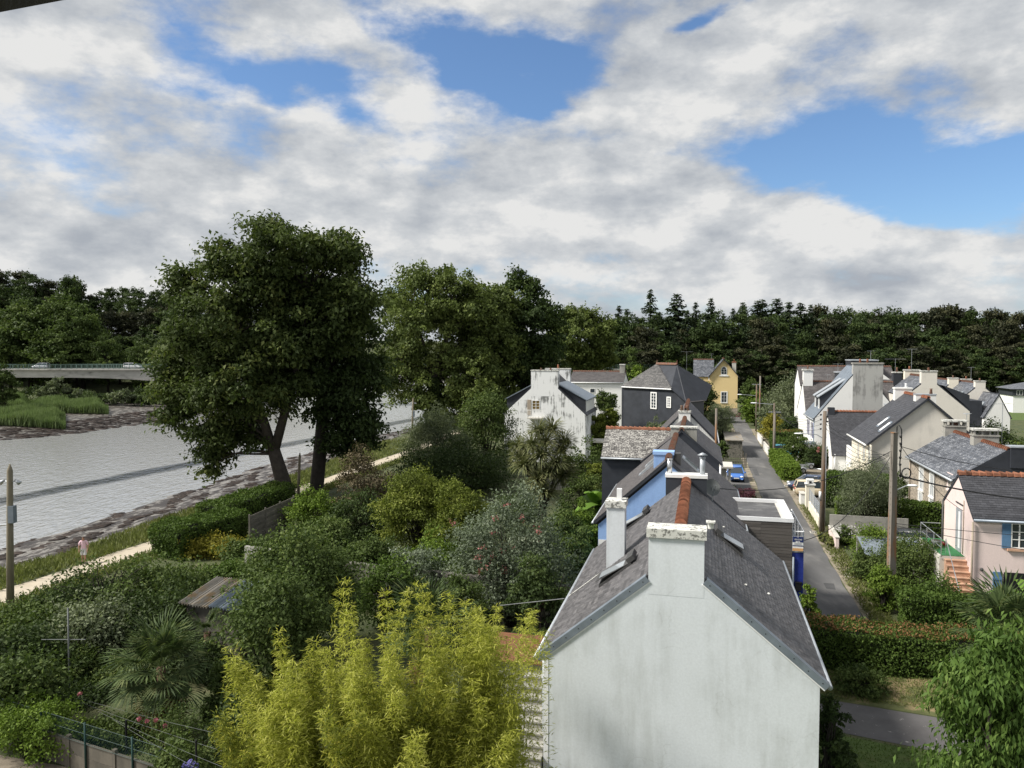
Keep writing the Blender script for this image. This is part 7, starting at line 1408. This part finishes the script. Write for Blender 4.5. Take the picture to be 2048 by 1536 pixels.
# cordyline
def sword_head(seed, L=1.35, n=230):
    rng = np.random.default_rng(seed); a = rng.random(n) * 6.28; el = np.arcsin(rng.uniform(-.55, 1, n)); d = np.stack([np.cos(el) * np.cos(a), np.cos(el) * np.sin(a), np.sin(el)], 1); l = L * rng.uniform(.7, 1.05, n); nrm = np.stack([-np.sin(el) * np.cos(a), -np.sin(el) * np.sin(a), np.cos(el)], 1); d2 = unit(d + np.array([0, 0, -.38])); c = np.concatenate([d * (l * .3)[:, None], d * (l * .58)[:, None] + d2 * (l * .2)[:, None]]); return leaf_mesh('leaf_head', c, np.concatenate([d, d2]), np.concatenate([nrm, nrm]), np.concatenate([l * .62, l * .5]), np.concatenate([np.full(n, .085), np.full(n, .07)]), np.tile(rng.random(n), 2), .03)
bb = D(1085, 1010, 58.) * np.array([1, 1, 0]); co = thing('cordyline', 'many headed cordyline palm in front of the streaked house', 'palm', bb); hm = [sword_head(510 + i) for i in range(3)]; [m_.materials.append(mat('leaf_cordyline')) for m_ in hm]; mb = MB(); rng = np.random.default_rng(6)
for i, (u_, v_, dy) in enumerate(((1076, 862, 0), (1104, 858, .6), (1040, 892, .5), (1063, 890, -.6), (1092, 885, -.3), (1122, 900, .2), (1082, 912, -1), (1112, 925, -.8), (1050, 930, -.5), (1098, 945, -1.1), (1074, 960, -1.2), (1128, 950, .4), (1130, 885, .8), (1045, 912, .8), (1088, 985, -1.3))):
    p = D(u_, v_, 58. + dy) - bb; limb(mb, (rng.normal() * .15, rng.normal() * .15, max(0, p[2] * .35)), p, .09, .05, rng, 7, .05); hd = link('leaf_head', hm[i % 3], None, co); hd.location = tuple(p); hd.rotation_euler = (rng.normal() * .2, rng.normal() * .2, rng.random() * 6.28); s_ = rng.uniform(.85, 1.15); hd.scale = (s_, s_, s_)
mb.tube([(0, 0, 0), (.1, 0, 1.5), (0, 0, 3.5)], [.28, .22, .15], 9); mb.build('trunk', 'bark', co, True)
# bamboo
def bamboo(label, u, vt, Y0, n, seed, sp=.55, nl=9000, m='leaf_bamboo', Lf=.19):
    rng = np.random.default_rng(seed); base = np.array([(u - CX) / F * Y0, Y0, 0]); zt = float(D(u, vt, Y0)[2]); o = thing('bamboo_clump', label, 'bamboo', base, 0); P, Dd, N = [], [], []
    for i in range(n):
        bx, by = rng.normal(0, sp * (.4 if u > 940 else .7), 2); h_ = zt * rng.uniform(.66, 1.0) if i else zt; ln = np.array([rng.normal(0, .45 if u > 940 else .7), rng.normal(0, .7)]) + np.array([bx, by]) * .5; t = np.linspace(0, 1, 9); pts = np.stack([bx + ln[0] * t ** 2, by + ln[1] * t ** 2, h_ * t], 1); mb = MB(); mb.tube(pts, list(.017 * (1 - t * .8)), 5); mb.build('cane', 'leaf_bamboo', o, True); k_ = nl // n; f = .22 + .78 * rng.random(k_) ** .8; nodes = np.round(f * 26) / 26; cx_ = bx + ln[0] * nodes ** 2; cy_ = by + ln[1] * nodes ** 2; ang = rng.integers(0, 5, k_) * 1.256 + nodes * 40 + rng.normal(0, .3, k_); br_ = rng.random(k_) ** .7 * (1.0 * (1.12 - nodes) * rng.uniform(.5, 1.3)) + .06
        P.append(np.stack([cx_ + br_ * np.cos(ang), cy_ + br_ * np.sin(ang), h_ * nodes + br_ * .55 - .35 * br_ ** 2], 1) + rng.normal(0, .05, (k_, 3))); Dd.append(np.stack([np.cos(ang), np.sin(ang), rng.uniform(-.5, .7, k_)], 1) + rng.normal(0, .45, (k_, 3))); N.append(np.array([0, 0, 1.]) + rng.normal(0, .5, (k_, 3)))
    P, Dd, N = map(np.concatenate, (P, Dd, N)); link('foliage', leaf_mesh('foliage', P, Dd, N, Lf * rng.uniform(.6, 1.2, len(P)), Lf * .13, rng.random(len(P)), .06), m, o)
for i, (u_, v_, Y0, m_, lab) in enumerate(((515, 1300, 19.5, 'leaf_bamboo', 'outermost yellow bamboo clump beside the fan palm'), (545, 1330, 19.0, 'leaf_bamboo_green', 'thin greenish bamboo canes beside the outermost clump'), (590, 1285, 19.0, 'leaf_bamboo', 'low bushy yellow bamboo clump with a dead cane'), (640, 1330, 18.6, 'leaf_bamboo', 'short yellow bamboo clump before the tallest one'), (715, 1215, 19.2, 'leaf_bamboo', 'tall yellow bamboo clump in front of the fan palm'), (760, 1170, 19.6, 'leaf_bamboo', 'tallest yellow bamboo clump with arching top'), (800, 1240, 18.8, 'leaf_bamboo_green', 'greener bamboo clump under the tallest one'), (850, 1330, 18.4, 'leaf_bamboo', 'short yellow bamboo between the two tall clumps'), (925, 1180, 19.4, 'leaf_bamboo', 'tall slender yellow bamboo clump near the white house'), (975, 1215, 19.2, 'leaf_bamboo', 'leaning yellow bamboo clump near the white house'), (1012, 1240, 20.2, 'leaf_bamboo', 'yellow bamboo clump brushing the corner of the white house'), (900, 1300, 18.2, 'leaf_bamboo', 'dense yellow bamboo base below the slender clump'), (690, 1370, 18.0, 'leaf_bamboo_green', 'dense greenish bamboo base in the middle'), (985, 1360, 18.2, 'leaf_bamboo', 'dense yellow bamboo base by the stair'), (540, 1420, 18.4, 'leaf_bamboo_green', 'low greenish bamboo by the training wires'), (590, 1400, 17.9, 'leaf_bamboo', 'low yellow bamboo base beside the dead cane'), (790, 1380, 17.8, 'leaf_bamboo', 'low yellow bamboo base under the arching top'))): bamboo(lab, u_, v_, Y0, 8, 600 + i, .5, 11000, m_)

# ---------------------------------------------------------------- hedges, trees and shrubs along the lane
def hst(name, label, pts, width, h_, m, n, L, seed, **k): return hedge(name, label, [W(*p) for p in pts], width, h_, m, n, L, seed, **k)
hst('red_tipped_hedge', 'long clipped laurel hedge with reddish new shoots across the lane end', [(36.0, 4.4), (35.9, 13.5)], 1.9, 1.72, 'leaf_hedge', 30000, .12, 701, tips='leaf_hedge_tips')
hst('laurel_hedge', 'bright green laurel hedge below the outside stair', [(41.6, 9.9), (41.3, 19)], 1.5, 1.75, 'leaf_hedge', 22000, .14, 702); hst('clipped_hedge', 'dark square hedge at the driveway behind the gate post', [(73.5, 11.0), (71.8, 16)], 2.6, 2.9, 'leaf_hedge', 12000, .17, 703); hst('clipped_hedge', 'bright green hedge behind the concrete panel wall', [(63, 10.2), (62.4, 16.6)], 1.8, 2.4, 'leaf_hedge_bright', 11000, .17, 704); hst('laurel_hedge', 'bright green laurel hedge along the lane before the grey trailer', [(85.5, 9.3), (99.5, 9.1)], 1.8, 1.5, 'leaf_hedge_bright', 14000, .2, 705); hst('clipped_hedge', 'dark clipped hedge with flat top behind the teal van', [(106.5, 9.8), (107, 15.2)], 2.0, 2.2, 'leaf_hedge', 7000, .22, 706); hst('clipped_hedge', 'flat brown topped hedge beside the trimmed yellow bush', [(112, 9.5), (113, 17)], 2.5, 2.6, 'leaf_hedge', 7000, .22, 707, tips='leaf_hedge_tips')
def sst(name, label, s, t, w_, h_, m, n, L, seed, cat='shrub', zb=0., dep=None, asp=.55, nl=7, **k):
    p = W(s, t); rng = np.random.default_rng(seed); lb = blob_lobes(p[0] - w_ / 2, p[0] + w_ / 2, p[1], h_, rng, nl, zb, dep); return plant(name, label, cat, (p[0], p[1], 0), lb, m, n // 16, 16, w_ * .06, L, L * asp, seed, None, 'bark_dark', None, crown='foliage', **k)
sst('lane_bush', 'large rounded bush between the lane and the massive concrete pole', 52.5, 10.6, 3.0, 2.6, 'leaf_hedge_bright', 9000, .13, 711); sst('lane_bush', 'spreading green shrub in front of the outside stair', 48.3, 11.9, 4.2, 3.3, 'leaf_mid', 15000, .12, 712, dep=1.8); sst('lane_bush', 'bright shrub wrapped round the foot of the massive concrete pole', 43.6, 9.5, 1.9, 2.3, 'leaf_hedge_bright', 7000, .12, 713); sst('lane_bush', 'dark green bush on the verge beside the big rounded bush', 49.5, 9.9, 2.2, 1.9, 'leaf_mid', 6000, .12, 714); sst('lane_bush', 'dark shrub between the laurel hedge and the concrete pole', 42.6, 11.6, 3.6, 2.3, 'leaf_hedge', 7000, .13, 716)
sst('olive_tree', 'soft grey green olive tree above the concrete panel wall', 61.8, 12.3, 4.6, 5.6, 'leaf_olive', 22000, .15, 715, 'tree', 1.0, 2.0, .25, 10)
sst('porch_bush', 'narrow green bush at the foot of the blue porch', 39.0, 5.1, .9, 2.6, 'leaf_hedge_bright', 3500, .12, 717, dep=.5); sst('ivy_bush', 'dark ivy bush against the side wall of the white gabled house', 24.6, 3.9, 1.1, 3.2, 'leaf_dark', 8000, .12, 718, dep=2.2); sst('rose_shrub', 'low rose shrub on the dry lawn beside the grey path', 32.9, 6.3, 2.2, .95, 'leaf_mid', 4500, .12, 719, dep=.8); sst('ivy_bush', 'green weeds along the hedge foot by the white house corner', 34.2, 4.3, 1.4, 1.0, 'leaf_mid', 2500, .11, 720, dep=.6)
o = sst('flowering_shrub', 'white flowering shrub behind the short pinkish wall', 58.4, 10.0, 1.6, 1.35, 'leaf_mid', 3000, .13, 721, dep=.8); rng = np.random.default_rng(2); blossoms(o, rng, [np.array([rng.uniform(-.8, .8), rng.uniform(-.7, .5), rng.uniform(.8, 1.4)]) for i in range(50)], 8, .06, .08, 'petal_white'); o = sst('verge_flowers', 'dry flowering weeds against the outside of the short pinkish wall', 58.0, 8.85, .8, .7, 'leaf_grass', 2500, .14, 722, dep=1.4)
o = sst('white_rose', 'tall shrub with white flowers hiding the teal van', 97.5, 11.2, 3.6, 3.6, 'leaf_mid', 8000, .2, 723); blossoms(o, rng, [np.array([rng.uniform(-1.6, 1.6), rng.uniform(-1.6, 0), rng.uniform(.6, 3.4)]) for i in range(26)], 8, .1, .14, 'petal_white'); o = sst('red_rose', 'dark shrub with red roses beside the timber pole', 96, 13.2, 3.6, 3.0, 'leaf_dark', 6000, .2, 724); blossoms(o, rng, [np.array([rng.uniform(-1.2, 1.2), -1.5, rng.uniform(1.2, 2.6)]) for i in range(6)], 20, .14, .14, 'petal_salmon')
sst('trimmed_bush', 'trimmed yellow topped round bush beside the lane', 124, 10.8, 4.2, 3.9, 'leaf_yellow', 9000, .22, 725); sst('lane_tree', 'dark green bush beneath the trimmed yellow bush', 118, 12.6, 4.0, 3.6, 'leaf_dark', 6000, .25, 726); sst('feathery_tree', 'tall feathery green tree at the far end of the lane', 142, 16.5, 11, 9.5, 'leaf_olive', 14000, .4, 727, 'tree', .5, 4, .4, 10); sst('lane_tree', 'light green bushy tree beside the far lamp poles', 146, 9.6, 5, 6.0, 'leaf_hedge_bright', 6000, .35, 728, 'tree'); sst('lane_tree', 'feathery green tree behind the far end of the lane', 152, 9.0, 5.0, 8.2, 'leaf_mid', 6000, .4, 729, 'tree'); sst('grey_shrub', 'pale grey green shrub along the lane by the far lamp poles', 132, 11.4, 5, 5.2, 'leaf_olive', 6000, .3, 730)
sst('olive_shrub', 'grey green willow leaved shrub over the stone shed', 112, 2.6, 4.6, 6.4, 'leaf_olive', 11000, .22, 731, dep=2.0, asp=.3); sst('lane_tree', 'green shrub beside the stone shed wall', 97.5, 2.4, 1.6, 2.6, 'leaf_mid', 3000, .2, 732, dep=1.0); sst('magnolia', 'dark glossy tree in front of the yellow house', 150, .4, 5.2, 8.0, 'leaf_mid', 8000, .35, 733, 'tree'); sst('lane_tree', 'round green tree beside the yellow house and the lane', 160, 9.6, 4.5, 6.4, 'leaf_hedge_bright', 5000, .4, 734, 'tree')
# gardens at the far right
for i, (s_, t_, w_, h_, m_) in enumerate(((88, 31, 7, 4.4, 'leaf_lime'), (92, 36, 8, 5.5, 'leaf_mid'), (84, 34, 6, 4.2, 'leaf_hedge_bright'), (98, 39, 8, 6.0, 'leaf_mid'), (78, 31.5, 6, 4.5, 'leaf_mid'), (80, 37, 7, 5.0, 'leaf_hedge_bright'), (104, 42, 8, 5.5, 'leaf_lime'), (72, 29.5, 5, 4.0, 'leaf_mid'), (76, 34.5, 6, 4.6, 'leaf_olive'), (108, 36, 6, 4.6, 'leaf_dark'))): sst('garden_tree', 'leafy green tree in the gardens behind the stone house', s_, t_, w_, h_, m_, 6500, .26, 740 + i, 'tree')
for o in bpy.data.objects:
    if o.name.startswith('garden_tree'): o['group'] = 'leafy trees in the gardens behind the stone house'
sst('verge_shrub', 'bushy green shrub at the porch of the cream house', 72.5, 16.2, 3.0, 3.2, 'leaf_mid', 5000, .18, 760); hst('clipped_hedge', 'dark green hedge below the stone house windows', [(62.2, 14.8), (61.8, 18.6)], 1.6, 2.5, 'leaf_hedge', 7000, .16, 761)
# peach tree at the lower right
rng = np.random.default_rng(800); bp_ = np.array([10.6, 16.4, 0]); lb = pxlobes([(1990, 1350, 62), (1940, 1420, 58), (2030, 1420, 70), (1960, 1490, 62), (2040, 1500, 70), (2040, 1330, 50), (1925, 1360, 30), (1985, 1560, 70), (1920, 1540, 45), (2060, 1380, 60), (2000, 1300, 24)], 16.4, 8, .8)
plant('peach_tree', 'leafy peach tree with drooping glossy leaves beside the lawn', 'tree', bp_, lb, 'leaf_peach', 1100, 12, .17, .19, .058, 801, (.12, 4.2), 'bark', droop=1.1, up=.35, out=.5, shell=.45, cull=.35)
